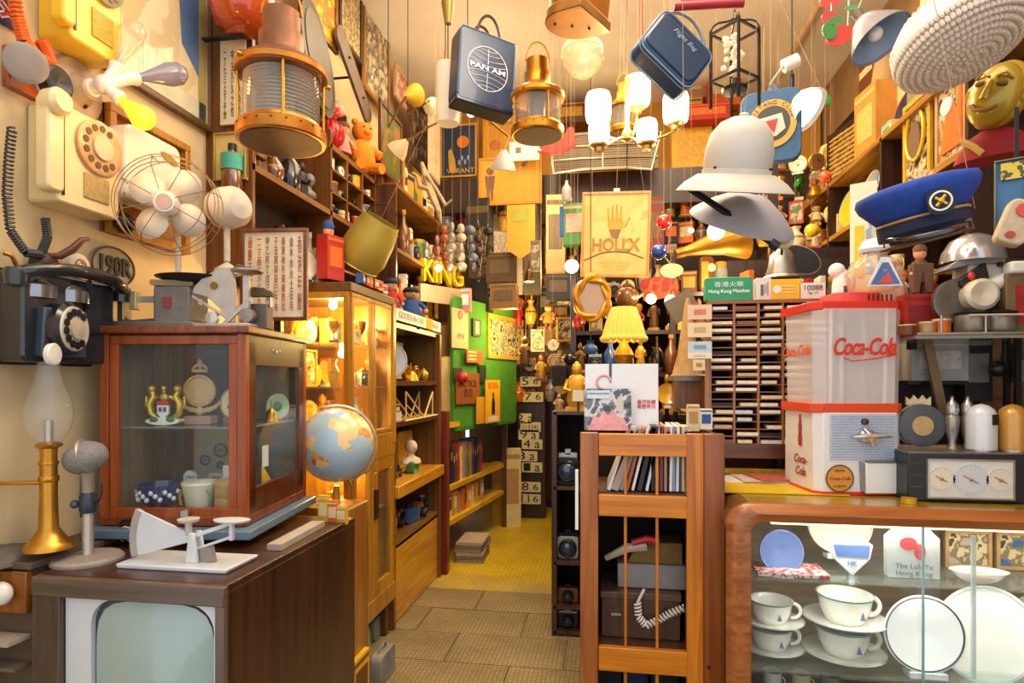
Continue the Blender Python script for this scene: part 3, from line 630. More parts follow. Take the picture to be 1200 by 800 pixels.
# blue flight bag with strap
Y = 2.35; p = P(786, 66, Y); k = mz(786, Y)
t = thing('flight_bag', 'blue vinyl flight bag with grey piped side hanging right of the chandelier', 'bag', p, (math.radians(-8), math.radians(38), math.radians(22)))
bw, bh, bd = 78*k, 62*k, 30*k; BF = mt('#1f3c5c', .35, 0, .25, 4, .3, coat=.12)
MB().rbox((0, 0, 0), (bw, bd, bh), .035).out('body', BF, t, bev=.01)
MB().rbox((0, -bd/2-.001, -.004), (bw*.93, .012, bh*.78), .03).out('front_pocket', mt('#1c3652', .35, 0, .25, 4, coat=.1), t, bev=.004)
m = MB()
for y_ in (-bd/2+.004, -bd/2+.02, bd/2-.004):
    A_ = ringpts(-bw/2-.001, bw/2+.001, -bh/2-.001, bh/2+.001, .036, 4); m.tube([(x, y_, z) for x, z in A_], .0028, 5, True)
m.out('piping', mt('#7f97ac', .35), t)
text('Flight Bag', .1, mt('#8fa6ba', .4), t, (.0, -bd/2-.009, bh*.22), width=bw*.45, shear=.3)
MB().tube(bez((-bw/2, 0, bh*.2), (-bw*.55, 0, bh*1.1), (bw*.2, 0, bh*1.3), (bw/2, 0, bh*.35)), .006).out('strap', mt('#6e7f90', .5), t)

# red bar at the very top
Y = 2.3; a_, b_ = P(790, 8, Y), P(872, 3, Y); t = tag(MB().cyl(a_, b_, .016).box((a_+b_)/2+Vector((0, 0, .03)), (.2, .02, .05)).out('hanging_bar', mt('#a01722', .4), None), 'dark red bar hanging horizontally above the cage lantern, top edge', 'bar')
# reddish wooden pole
Y = 3.0; a_ = P(751, 50, Y); tag(MB().cyl(a_, (a_.x, a_.y, ZC), .014).out('wooden_pole', wood('#8a4a20', '#b8703a'), None), 'reddish-brown wooden pole hanging from the ceiling right of the glass dome', 'pole')
# pendant tube lamp
Y = 2.9; p = P(525, 110, Y); k = mz(525, Y)
t = thing('tube_pendant_lamp', 'frosted cylinder pendant lamp with brass cap left of the logo bag', 'lamp', p)
MB().lathe([(13*k, -35*k), (14*k, -30*k), (14*k, 34*k), (6*k, 36*k)], n=24).out('shade', glass('#fff6e6', .3, .3), t)
MB().cyl((0, 0, 34*k), (0, 0, 85*k), .003).out('rod', IRON, t); MB().lathe([(4*k, 82*k), (8*k, 107*k), (6*k, 110*k), (0, 111*k)], n=16).out('cap', mt('#8f7838', .4, .5), t); wire(t, 110*k)

# glass dome ceiling light
Y = 3.7; p = P(683, 74, Y); k = mz(683, Y)
t = thing('crystal_dome_light', 'small round crystal glass dome light hanging below the half-round lantern', 'ceiling light', p)
MB().lathe([(0, -16*k), (12*k, -14*k), (21*k, -5*k), (25*k, 8*k), (24*k, 16*k)], n=30).out('bowl', glass('#fff4e0', .7, .1), t)
MB().lathe([(25*k, 13*k), (22*k, 21*k), (10*k, 26*k), (0, 27*k)], n=30).out('cap', mt('#a88458', .35, .5), t)
m = MB()
for i in range(60): a = rnd.uniform(0, 2*PI); rr = rnd.uniform(4, 24); m.sph((rr*k*math.cos(a), rr*k*math.sin(a), (-16+.04*rr*rr)*k), .012, 6, 4)
m.out('crystals', glass('#fff8ea', .75, .05), t)['kind'] = 'stuff'
MB().sph((0, 0, 4*k), .02).out('bulb', mt('#ffe3b0', .4, em=.4), t); wire(t, 26*k)

# chandelier with five white shades
Y = 3.1; p = P(735, 160, Y); k = mz(735, Y)
t = thing('chandelier', 'brass chandelier with five glowing white barrel glass shades', 'chandelier', p)
BR2 = mt('#c9a25a', .3, .8)
MB().lathe([(0, -7*k), (7*k, -4*k), (8*k, 0), (5*k, 7*k), (3*k, 10*k), (3*k, 60*k), (4*k, 66*k), (2*k, 70*k), (0, 71*k)], n=16).out('stem', BR2, t); wire(t, 70*k)
for (sx_, sy_, dy) in ((701, 152, -.0), (702, 178, -.2), (747, 133, .16), (758, 176, -.16), (792, 152, .12)):
    q = P(sx_, sy_, Y+dy)-p; kk = mz(sx_, Y+dy)
    MB().tube(bez((0, 0, 0), (q.x*.4, q.y*.4, -8*k), (q.x*.8, q.y*.8, -3*k+q.z*.6), (q.x, q.y, q.z)), .007).lathe([(5*k, 0), (6*k, 4*k), (10*k, 6*k), (10*k, 8*k)], q, 14).out('arm', BR2, t)
    s_ = 1.0 if sy_ < 160 else .82
    sh = MB().lathe([(8*kk, 6*kk), (13.5*kk*s_, 10*kk), (15*kk*s_, 18*kk), (15*kk*s_, 36*kk*s_), (13*kk*s_, 42*kk*s_), (9*kk*s_, 43*kk*s_)], q, 24).out('shade', mt('#fff1d8', .3, 0, .02, 4, em=3.0), t)
lamp('POINT', p+Vector((0, -.02, .16)), 52, WARM, .12, name='chandelier_light')
# cage lantern
Y = 2.55; p = P(861, 80, Y); k = mz(861, Y)
t = thing('cage_lantern', 'square black iron cage lantern with crystals on a chain, right of the flight bag', 'lantern', p, .75)
hw = 19*k; m = MB()
for x in (-hw, hw):
    for y in (-hw, hw): m.box((x, y, 0), (.009, .009, 92*k)); m.tube(bez((x, y, 46*k), (x*.8, y*.8, 62*k), (x*.3, y*.3, 50*k), (0, 0, 60*k), 8), .004)
for z in (-14*k, 42*k):
    for s_ in (-1, 1): m.box((0, s_*hw, z), (2*hw, .008, .009)); m.box((s_*hw, 0, z), (.008, 2*hw, .009))
m.out('cage', IRON, t)
MB().lathe([(0, -30*k), (14*k, -28*k), (15*k, -24*k), (4*k, -20*k), (3*k, -12*k)], n=18).out('pan', IRON, t)
m = MB()
for i in range(30): m.sph((rnd.uniform(-.6, .6)*hw, rnd.uniform(-.6, .6)*hw, rnd.uniform(-8, 36)*k), rnd.uniform(.008, .014), 6, 4)
m.out('crystals', glass('#fff6e4', .35, .05), t)['kind'] = 'stuff'
m = MB(); z = 60*k
while p.z+z < ZC: m.tube([(0 if i % 2 else .006*math.cos(a), .006*math.cos(a) if i % 2 else 0, z+.013+.014*math.sin(a)) for i, a in ((int(z/k/6.5) % 2, 2*PI*j/8) for j in range(8))], .0018, 4, True); z += .023
m.out('chain', IRON, t)
# strawberry mobile
Y = 2.5
t = thing('disc_mobile', 'hanging mobile of bright red and green paint discs, top right', 'mobile', P(985, 0, Y))
def rel(px, py, Y_, t): return P(px, py, Y_)-t.location
for i, (px, py, c, r1, r2_, tl) in enumerate(((974, 0, '#d2401c', 13, 8, .2), (984, 42, '#e8361c', 15, 10, .35), (973, 21, '#c4321c', 10, 7, -.3), (972, 36, '#3f8a34', 8, 10, .5), (978, 24, '#3f8a34', 9, 4, .3), (1013, 17, '#4a9a3c', 6, 3, 0), (1000, 9, '#5f9a5a', 9, 3, 0))):
    MB().prism(ell(r1*mz(px, Y), r2_*mz(px, Y), 18), -.004, .004).out('disc', mt(c, .3, coat=.4), t, loc=rel(px, py, Y-.006*i, t), rot=(.2, tl*-1, 0))
m = MB().cyl(rel(974, 40, Y, t), rel(974, -60, Y, t), .002).cyl(rel(993, 40, Y, t), rel(997, -60, Y, t), .002); m.out('cord', mt('#e8e4dc', .5), t)
# glass bead shade
Y = 2.05; p = P(1122, 40, Y); k = mz(1122, Y)
t = thing('beaded_glass_shade', 'large scalloped crystal bead lampshade hanging at the top right corner', 'lampshade', p, (math.radians(-16), math.radians(-14), 0))
R = 70*k; GLB = glass('#f6f0e6', .22, .12)
MB().lathe([(R*1.0, -R*.12), (R*.97, R*.1), (R*.7, R*.42), (R*.3, R*.55), (0, R*.56)], n=40).out('canopy', glass('#f2ece4', .25, .15), t)
m = MB()
for ring, (rr, zz) in enumerate(((1.0, -.14), (.97, -.26), (.9, -.34), (.81, -.40), (.72, -.45), (.62, -.49), (.52, -.52), (.42, -.54), (.32, -.56), (.2, -.57), (.08, -.575))):
    nb = max(6, int(2*PI*rr*R/.0135))
    for i in range(nb): a = 2*PI*(i+.5*(ring % 2))/nb; m.sph((R*rr*math.cos(a), R*rr*math.sin(a), R*zz), (.0075, .0075, .013 if ring < 2 else .010), 6, 4)
m.out('beads', glass('#f6efe4', .42, .12), t)['kind'] = 'stuff'
m = MB()
for i in range(44):
    a = 2*PI*i/44; m.tube([(R*1.005*math.cos(a), R*1.005*math.sin(a), -R*.12), (R*.98*math.cos(a), R*.98*math.sin(a), R*.1), (R*.72*math.cos(a), R*.72*math.sin(a), R*.42), (R*.3*math.cos(a), R*.3*math.sin(a), R*.555)], .003, 5)
m.out('ribs', glass('#f2ece4', .4, .1), t)['kind'] = 'stuff'
wire(t, R*.55)
# light blue enamel shade
Y = 2.3; p = P(1022, 36, Y); k = mz(1022, Y)
t = thing('enamel_lampshade', 'pale blue enamel cone lampshade hanging left of the crystal bead shade', 'lampshade', p, (-.35, -.45, 0))
R = 30*k; MB().shell([(R*1.15, -R*.6), (R*.98, -R*.25), (R*.5, R*.5), (R*.2, R*.75)], .003, n=30).out('shade', mt('#77727a', .35, 0, .1, coat=.3), t); MB().shell([(R*1.145, -R*.605), (R*.96, -R*.25), (R*.48, R*.48)], .002, n=30).out('lining', mt('#7f9fc8', .3, 0, .05), t)
MB().lathe([(R*.2, R*.7), (R*.24, R*1.1), (0, R*1.15)], n=14).out('cap', mt('#6c5848', .4), t); MB().sph((0, 0, -R*.2), R*.28).out('bulb', mt('#dfe6ee', .2), t)
MB().tube([(0, 0, R*1.1), (.05, 0, R*1.6), (.2, .1, R*3)], .003).out('cord', THR, t)

# pith helmet
Y = 1.9; p = P(862, 208, Y); k = mz(862, Y)
t = thing('pith_helmet', 'white pith sun helmet hanging right of centre above the grey lampshade', 'helmet', p, (math.radians(17), math.radians(5), 0))
HW = mt('#c9bfb0', .55, 0, .04, 5); R = 58*k
MB().lathe([(R*.60, 0), (R*.62, R*.10), (R*.66, R*.18), (R*.655, R*.5), (R*.58, R*.82), (R*.42, R*1.03), (R*.2, R*1.13), (0, R*1.16)], n=40, sq=(1, 1.15)).out('crown', HW, t, smooth=60)
MB().lathe([(R*.6, R*.02), (R*.75, R*.05), (R*1.0, -R*.12), (R*1.13, -R*.26), (R*1.14, -R*.28), (R*1.12, -R*.29), (R*.98, -R*.17), (R*.6, -R*.03)], n=44, sq=(1, 1.12)).out('brim', HW, t, smooth=60)
MB().lathe([(R*.63, R*.02), (R*.665, R*.03), (R*.67, R*.14), (R*.65, R*.15)], n=40, sq=(1, 1.15)).out('band', mt('#cfc6b8', .6), t)
for a in (-.45, -.6, -2.4): MB().sph((R*.67*math.cos(a), R*.77*math.sin(a), R*.16), .004, 8, 6).out('eyelet', IRON, t)
MB().sph((0, 0, R*1.17), (.014, .014, .007), 12, 6).out('button', HW, t)
wire(t, R*1.17, ZC-p.z)
# grey enamel shade + black arm lamp
Y = 2.15; p = P(872, 252, Y); k = mz(872, Y)
t = thing('grey_desk_lamp', 'grey wide-shaded lamp on a long black arm under the white helmet', 'lamp', p)
MB().shell([(57*k, -10*k), (55*k, -6*k), (38*k, 10*k), (20*k, 22*k), (8*k, 26*k)], .003, n=36, rot=(.5, .28, 0), sq=(1.08, 1)).out('shade', mt('#a4a2a8', .5, 0, .06, 4), t)
a_, b_ = rel(802, 218, Y-.1, t), rel(910, 289, Y-.1, t)
MB().cyl(a_, b_, .008).cyl(a_+Vector((.0, .0, .013)), b_+Vector((.0, .0, .013)), .003).out('arm', mt('#17171a', .3, .4), t)
MB().cyl(rel(903, 284, Y-.1, t), rel(912, 290, Y-.1, t), .016).out('joint', mt('#3a3a3e', .3, .6), t)
MB().cyl(a_, (a_.x-.02, a_.y, ZC-p.z), .0009, n=6).out('wire', THR, t)
# gauge, bell and dark disc by it
Y = 2.2; k = mz(918, Y)
t = thing('round_gauge', 'small cream round dial gauge at the end of the black lamp arm', 'gauge', P(918, 279, Y))
MB().lathe([(12*k, -.015), (13*k, 0), (12*k, .008)], n=24, rot=(PI/2, 0, 0)).out('case', mt('#d6cab4', .4), t); MB().lathe([(8*k, .001), (8*k, .012), (0, .013)], n=20, rot=(PI/2, 0, 0)).out('dial', mt('#c8a878', .4), t)
MB().lathe([(3*k, .012), (3*k, .016), (0, .017)], n=12, rot=(PI/2, 0, 0)).out('hub', BRASSD, t); MB().cyl((0, .02, 0), (0, .02, -18*k), .004).out('bracket', IRON, t)
t = thing('ship_bell_lamp', 'silver-grey metal bell-shaped lamp head standing behind the green and yellow cards', 'lamp', P(916, 326, 3.3)); k = mz(916, 3.3)*.88
MB().lathe([(22*k, -2*k), (21*k, 4*k), (17*k, 16*k), (15*k, 30*k), (9*k, 38*k), (4*k, 41*k), (0, 42*k)], n=28).out('shade', mt('#8c8884', .3, .7, .15), t); MB().lathe([(22.5*k, -2*k), (24*k, 0), (22.5*k, 3*k)], n=28).out('rim', STEEL, t)
MB().cyl((-.04, 0, -.005), (-.04, 0, -.03), .005).cyl((.04, 0, -.005), (.04, 0, -.03), .005).box((0, 0, -.033), (.14, .05, .012)).cyl((0, .02, -.03), (0, .02, -.95), .01).out('stand', IRON, t); MB().sph((0, -.05, .02), .009).out('knob', BLACK, t)
t = thing('dark_round_mirror', 'dark grey oval disc leaning behind the bell-shaped lamp head', 'disc', P(937, 304, 3.42), (.3, .45, 0)); k = mz(938, 3.42)
MB().prism(ell(24*k, 15*k), -.008, .008).out('disc', mt('#2e3238', .4), t); MB().tube([(24*k*math.cos(2*PI*i/30), -.008, 15*k*math.sin(2*PI*i/30)) for i in range(30)], .003, 5, True).out('rim', STEEL, t); MB().cyl((0, .0, -15*k), (0, .02, -.5), .01).out('support', STEEL, t)

# peaked officer cap
Y = 1.75; p = P(1078, 250, Y); k = mz(1078, Y)
t = thing('peaked_cap', 'royal blue peaked officer cap with round gold badge hanging over the drink dispenser', 'cap', p, (math.radians(6), math.radians(-11), math.radians(-14)))
BC = mt('#1c3f92', .85, 0, .15, 40, .2); NV = mt('#1a1f38', .8, 0, .2, 30)
A_ = 58*k
MB().lathe([(A_*.78, -4*k), (A_*.86, 2*k), (A_*1.05, 16*k), (A_*1.10, 25*k), (A_*1.06, 31*k), (A_*.8, 35*k), (0, 37*k)], n=44, sq=(1, .88)).out('crown', BC, t, smooth=70)
MB().lathe([(A_*.80, -24*k), (A_*.81, -22*k), (A_*.80, -4*k), (A_*.77, -2*k)], n=44, sq=(1, .88)).out('band', NV, t)
MB().tube([(A_*.815*math.cos(a), A_*.815*.88*math.sin(a), -6*k) for a in [math.radians(q) for q in range(190, 351, 8)]], .0035).out('gold_cord', mt('#c79a5c', .4, .4), t)
n = 17; vs = []
for i in range(n):
    a = math.radians(200+140*i/(n-1)); e = math.sin((i)/(n-1)*PI)
    vs += [(A_*.80*math.cos(a), A_*.70*math.sin(a), -19*k), (A_*(.80+.10*e)*math.cos(a), A_*(.70+.36*e)*math.sin(a), (-19-13*e)*k)]
MB().add(vs, [(2*i, 2*i+1, 2*i+3, 2*i+2) for i in range(n-1)]).out('visor', mt('#15151c', .15, coat=.8), t).modifiers.new('thick', 'SOLIDIFY').thickness = .004
b = box('badge', mt('#10131c', .6), t, (A_*.15, -A_*.93, 3*k), (26*k, .004, 28*k), r=.02)
m = MB().tube([(A_*.15+10*k*math.cos(2*PI*i/20), -A_*.94-.002, 3*k+10*k*math.sin(2*PI*i/20)) for i in range(20)], .003, 5, True); m.out('badge_ring', mt('#e8e4da', .3, .5), b)
m = MB()
for a in (.78, 2.35): m.tube([(A_*.15-7*k*math.cos(a), -A_*.94-.003, 3*k-7*k*math.sin(a)), (A_*.15+7*k*math.cos(a), -A_*.94-.003, 3*k+7*k*math.sin(a))], .004, 5)
m.sph((A_*.15, -A_*.94-.003, 3*k), .008, 8, 6).out('badge_emblem', mt('#d6a838', .3, .7), b)
m = MB(); m.tube([(A_*.8*math.cos(2*PI*i/30), A_*.68*math.sin(2*PI*i/30), -32*k) for i in range(30)], .003, 5, True)
for q in range(5): a = PI+PI*(q+.5)/5; m.cyl((A_*.8*math.cos(a), A_*.68*math.sin(a), -32*k), (A_*.78*math.cos(a), A_*.66*math.sin(a), -20*k), .002, n=5)
m.out('wire_stand', mt('#6a5444', .4, .5), t); MB().cyl((A_*.9, 0, -10*k), (A_*1.0, 0, ZC-p.z), .0009, n=6).out('wire', THR, t)

# pennant with round emblem (blue jersey board)
Y = 3.0; p = P(903, 150, Y); k = mz(903, Y)
t = thing('blue_emblem_case', 'blue denim-coloured bag with round yellow emblem hanging behind the white helmet', 'bag', p, (0, 0, -.25))
MB().rbox((0, 0, 0), (66*k, .05, 84*k), .05).out('body', mt('#3f6488', .75, 0, .15, 18, .3), t, bev=.006)
MB().prism(ell(26*k, 28*k, 30, 2*k, 2*k), -.032, -.024).out('emblem', mt('#d8a43c', .5), t); MB().prism(ell(19*k, 20*k, 30, 2*k, 2*k), -.036, -.03).out('emblem', mt('#3a3f36', .5), t)
MB().prism([(-14*k, 8*k), (12*k, 12*k), (16*k, -6*k), (6*k, -14*k), (-8*k, -12*k)], -.040, -.035).out('emblem', mt('#e8cbbd', .5), t); MB().prism([(-8*k, 4*k), (8*k, 6*k), (4*k, -10*k), (-2*k, -2*k)], -.043, -.039).out('emblem', mt('#a8332c', .5), t)
m = None
for i, ch in enumerate('MUSTANG CLUB'):
    a = math.radians(165-i*13.6)
    if ch != ' ': text(ch, 7*k, mt('#7a3c10', .5), t, (2*k+22.5*k*math.cos(a), -.034, 2*k+24*k*math.sin(a)), rot=(0, -(a-PI/2), 0))
wire(t, 42*k)

# ------------------------------------------------------------------ left wall things
WX = XL+.004; FACE = PI/2
def wl(px0, yt, px1, yb, X=WX):
    pm = (px0+px1)/2; a, b = PX(px0, 400, X), PX(px1, 400, X); top, bot = PX(pm, yt, X).z, PX(pm, yb, X).z
    return Vector((X, (a.y+b.y)/2, (top+bot)/2)), abs(b.y-a.y), abs(top-bot)
def rotary_phone(px0, yt, px1, yb, label, col, sp, dep_=.10, handset=True, dark='#c79a6a'):
    p, w, h = wl(px0, yt, px1, yb); t = thing('wall_telephone', label, 'telephone', p, FACE)
    C = mt(col, .35, 0, .05, 6, coat=.3)
    box('body', C, t, (0, -dep_/2, 0), (w*.82, dep_, h), r=.015, bev=.006)
    R = w*.30
    MB().lathe([(R, 0), (R, .012), (R*.9, .016), (0, .018)], n=30, rot=(PI/2, 0, 0)).out('dial_ring', mt(dark, .3, 0, .2, 20), t, loc=(w*.10, -dep_, h*.2))
    d = MB().lathe([(R*.45, .015), (R*.45, .026), (0, .028)], n=24, rot=(PI/2, 0, 0)).out('dial_hub', mt('#cbb294', .3), t, loc=(w*.10, -dep_, h*.2))
    m = MB()
    for i in range(10): a = math.radians(60+28*i); m.cyl((w*.10+R*.72*math.cos(a), -dep_-.014, h*.2+R*.72*math.sin(a)), (w*.10+R*.72*math.cos(a), -dep_-.019, h*.2+R*.72*math.sin(a)), R*.13, n=10)
    m.out('finger_holes', mt('#5a4632', .4), t)
    box('speaker_panel', mt(sp, .5, 0, .2, 60), t, (w*.08, -dep_-.002, -h*.24), (w*.34, .006, h*.26), bev=.001)
    if handset:
        hx = -w*.46
        m = MB().rbox((hx, -dep_*.9, h*.05), (w*.2, .05, h*.95), .02); m.out('handset', C, t, bev=.008)
        MB().lathe([(w*.13, -.02), (w*.14, .02), (w*.10, .035)], n=20, rot=(PI/2, 0, 0)).out('earpiece', C, t, loc=(hx, -dep_*.7-.04, h*.46))
        box('slot', BLACK, t, (hx+w*.115, -dep_-.001, 0), (.008, .006, h*.85))
    return t, w, h
t, w, h = rotary_phone(22, 138, 115, 248, 'cream wall rotary telephone with long black coiled cord, left edge', '#e6cf9c', '#a88f58', .11)
def WXp(px, py, out_=.05): return PX(px, py, WX+out_)
pts = [WXp(14, 150), WXp(10, 190), WXp(8, 230), WXp(12, 270), WXp(30, 296), WXp(48, 298), WXp(56, 278), WXp(53, 255)]
m = MB().tube([q-t.location for q in coil(pts, .011, 58, 7)], .0035, 5); o = m.out('coiled_cord', mt('#3a3a3e', .4), t); o.parent = t; o.matrix_parent_inverse = Matrix.Rotation(-FACE, 4, 'Z')
t, w, h = rotary_phone(36, -62, 114, 64, 'yellow wall rotary telephone at the top left corner with orange coiled cord', '#e9c02c', '#b29a2c', .12, dark='#9a9070')
pts = [WXp(14, -20), WXp(20, 20), WXp(28, 48), WXp(44, 68), WXp(60, 74), WXp(52, 55), WXp(48, 48)]
m = MB().tube([q-t.location for q in coil(pts, .015, 44, 7)], .005, 5); o = m.out('coiled_cord', mt('#d9601c', .4), t); o.matrix_parent_inverse = Matrix.Rotation(-FACE, 4, 'Z')
# candlestick style receiver cups on a red-brown board
p, w, h = wl(2, 60, 60, 112); t = thing('wall_intercom', 'grey and black round earpieces on a red-brown board under the yellow telephone', 'intercom', p, FACE)
box('board', wood('#8a3a10', '#b85a1c', .4, 'X'), t, (0, -.012, -h*.1), (w, .024, h*.9), bev=.003)
MB().lathe([(.02, 0), (.028, .03), (.055, .06), (.058, .075), (.045, .08), (0, .078)], n=26, rot=(PI/2+.2, 0, -.5)).out('mouthpiece', mt('#8a8076', .45), t, loc=(-w*.28, -.02, 0))
MB().lathe([(.03, 0), (.048, .01), (.05, .05), (.042, .055), (0, .04)], n=26, rot=(PI/2, 0, 0)).out('earpiece', mt('#2c2e34', .4), t, loc=(w*.28, -.02, -.01))
MB().lathe([(.052, 0), (.052, .012), (.03, .014)], n=26, rot=(PI/2, 0, 0)).out('collar', mt('#e6dac8', .5), t, loc=(w*.28, -.02, -.01))
p, w, h = wl(0, 0, 16, 32); t = thing('small_flag', 'small red, white and navy paper flag pinned at the top left edge', 'flag', p, FACE)
box('paper', mt('#232c4c', .6), t, (0, -.004, 0), (w*1.3, .006, h)); 
for a in (.6, -.6): box('stripe', mt('#e8e0d4', .6), t, (0, -.008, 0), (w*1.6, .003, .02), rot=(0, a, 0)); box('stripe', mt('#b8282c', .6), t, (0, -.010, 0), (w*1.6, .003, .009), rot=(0, a, 0))
# white rounded box phone
p, w, h = wl(124, 160, 190, 244, WX+.06); t = thing('white_wall_box', 'rounded white enamel wall box with oval slot beneath the glowing bulb', 'intercom', p, FACE)
box('body', mt('#e2dac8', .35, 0, .04, coat=.3), t, (0, -.04, 0), (w, .09, h), r=.035, bev=.012)
MB().prism(ell(w*.17, w*.055, 18), -.002, .004).out('slot', mt('#a88a3a', .4, .4), t, loc=(w*.25, -.087, h*.27), rot=(0, .2, 0))
for x, z in ((-.02, .05), (w*.2, -.05), (-w*.1, -.08)): MB().sph((x, -.086, z), .005, 8, 5).out('screw', mt('#7a6a4a', .4), t)
box('back_plate', BLACK, t, (w*.5, -.0, h*.1), (.04, .05, h*.5), r=.015)
p, w, h = wl(116, 146, 212, 285, WX+.0); t = thing('framed_board', 'shallow ochre wooden frame on the wall behind the fan and white box', 'frame', p, FACE)
box('panel', mt('#8a5418', .6, 0, .2, 7), t, (0, -.012, 0), (w, .02, h)); m = MB(); frame_rect(m, -w/2, w/2, -h/2, h/2, -.03, .03, .035); m.out('frame', wood('#8e5c10', '#b9801c'), t, bev=.003)
t2 = thing('black_bakelite_knob', 'black bakelite fitting with red dot left of the desk fan', 'switch', PX(143, 262, WX+.06), FACE)
MB().lathe([(.036, 0), (.038, .02), (.02, .045), (0, .047)], n=22, rot=(PI/2, 0, 0)).out('body', BLACK, t2); MB().sph((0, -.05, 0), .008, 8, 6).out('dot', mt('#c02020', .4), t2)
# framed poster
p, w, h = wl(118, -330, 243, 118); t = thing('framed_poster', 'tall framed map poster of cream and blue on the left wall above the fan', 'poster', p, FACE)
box('print', art(['#e6cf9c', '#dcc08a', '#e9d6aa', '#d9b878'], 2.2, kind='noise'), t, (0, -.01, 0), (w-.04, .012, h-.04))
box('mat', mt('#b39a4a', .6), t, (w*.40, -.018, 0), (w*.09, .006, h-.06)); box('mat', mt('#d8cfa8', .6), t, (0, -.018, -h*.455), (w-.08, .006, h*.05))
m = MB(); m.prism([(w*.36, -h*.36), (w*.36, h*.48), (-w*.05, h*.48), (w*.0, h*.0), (w*.13, -h*.1), (w*.18, -h*.3)], -.020, -.016); m.out('blue_area', mt('#33649a', .6, 0, .1), t)
m = MB(); m.prism([(w*.1, -h*.02), (w*.3, -h*.02), (w*.27, -h*.16), (w*.22, -h*.12), (w*.12, -h*.1)], -.022, -.019); m.out('white_area', mt('#cfd0cc', .6), t)
m = MB(); frame_rect(m, -w/2, w/2, -h/2, h/2, -.015, .022, .03); m.out('frame', wood('#4a3010', '#6e4a1a'), t, bev=.002)
box('glazing', glass('#ffffff', .97), t, (0, -.027, 0), (w-.04, .002, h-.04))
# four-way ceramic lamp holder with bulbs
q = WXp(86, 106, .0); t = thing('ceramic_bulb_holder', 'white ceramic wall lamp holder carrying three bulbs, the lowest glowing orange', 'wall lamp', q, FACE)
CW = mt('#e6dccb', .3, 0, .04, coat=.5)
MB().lathe([(.105, 0), (.108, .008), (.10, .02), (.055, .03), (.04, .05), (.035, .07), (0, .072)], n=34, rot=(PI/2, 0, 0)).out('wall_plate', mt('#b39c7c', .35, 0, .12, 8), t)
hub = WXp(122, 99, .12)-q; hub = Vector((hub.y, -hub.x, hub.z))
MB().cyl((0, -.06, 0), hub, .022, n=16).sph(hub, .032).cyl(Vector((hub.x*.25, hub.y*.25-.04, hub.z*.25)), Vector((hub.x*.32, hub.y*.32-.04, hub.z*.32)), .03).out('arm', CW, t)
m = MB().prism([(-.03, -.01), (0, -.014), (.02, -.05), (.012, -.06), (-.008, -.028), (-.03, -.022)], -.05, -.04); m.out('slot', IRON, t, loc=(0, .01, .0))
def bulb_at(px0, py0, px1, py1, out0, out1, mat, label=None):
    a = WXp(px0, py0, out0)-q; b = WXp(px1, py1, out1)-q; a = Vector((a.y, -a.x, a.z)); b = Vector((b.y, -b.x, b.z)); d = b-a; L = d.length; qt = d.to_track_quat('Z', 'Y').to_euler()
    s = MB().lathe([(.02, -.03), (.022, .0), (.024, .02)], n=18).lathe([(.024, .012), (.026, .02), (.024, .028)], n=18).out('socket', CW, t, loc=a, rot=qt); s.scale = (1, 1, 1)
    MB().lathe([(.013, .02), (.015, .02+L*.15), (.027, .02+L*.4), (.042, .02+L*.68), (.040, .02+L*.85), (.024, .02+L*.97), (0, .02+L)], n=24).out('bulb', mat, t, loc=a, rot=qt, smooth=80, label=label)
    MB().cyl(hub, a, .02, n=14).out('branch', CW, t)
    MB().lathe([(.004, .02), (.006, L*.5), (.001, L*.55)], n=8).out('filament_post', STEEL, t, loc=a, rot=qt)
bulb_at(134, 84, 158, 32, .13, .16, glass('#f6f0e0', .82, .04), 'clear bulb')
bulb_at(152, 92, 212, 86, .15, .21, glass('#b4aebe', .6, .04), 'smoky silvered bulb')
bulb_at(134, 110, 172, 142, .15, .24, mt('#ff8c1e', .3, 0, .0, em=3.2), 'lit amber bulb')
bp = WXp(158, 132, .26); lamp('POINT', bp+Vector((.09, 0, -.02)), 2.6, (1, .55, .18), .035, name='bulb_light')
# oval plaque
p, w, h = wl(102, 289, 154, 336); t = thing('oval_number_plaque', 'pale oval cast plaque with raised black digits below the fan', 'plaque', p, FACE)
MB().prism(ell(w/2, h/2, 34), -.015, 0).out('plate', mt('#9a8a70', .5, 0, .2, 12), t); MB().tube([(w*.48*math.cos(2*PI*i/34), -.016, h*.48*math.sin(2*PI*i/34)) for i in range(34)], .004, 5, True).out('rim', mt('#4a3a2a', .5), t)
text('190R', .1, mt('#1f1a16', .5), t, (0, -.018, 0), width=w*.72, height=h*.48, ext=.003, off=.003)
# convex mirror
p, w, h = wl(72, 294, 97, 330); t = thing('small_round_mirror', 'small round convex mirror with white rim left of the oval plaque', 'mirror', p, FACE)
MB().lathe([(w*.5, -.0), (w*.5, .03), (w*.42, .034)], n=26, rot=(PI/2, 0, 0)).out('rim', mt('#e2d8c4', .3), t); MB().lathe([(w*.42, .03), (w*.3, .034), (0, .038)], n=26, rot=(PI/2, 0, 0)).out('glass', CHROME, t)
# brown horn
t = thing('curved_horn', 'curved brown horn hook on the wall under the cream telephone', 'horn', WXp(50, 312, .02), FACE)
def rl(px, py, o): q_ = WXp(px, py, o)-t.location; return Vector((q_.y, -q_.x, q_.z))
MB().tube([rl(56, 300, .04), rl(70, 300, .06), rl(85, 292, .08), rl(96, 281, .09), rl(103, 280, .08)], [.008, .012, .013, .010, .007], 9).out('horn', mt('#5c2c18', .35), t)
MB().lathe([(.05, 0), (.045, .02), (.025, .035), (0, .036)], n=20, rot=(PI/2, 0, 0)).out('mount', mt('#3a2014', .5), t, loc=(-.0, 0, 0)); MB().tube([rl(4, 296, .04), rl(14, 300, .05), rl(20, 312, .05)], .007).out('hook', BRASSD, t)
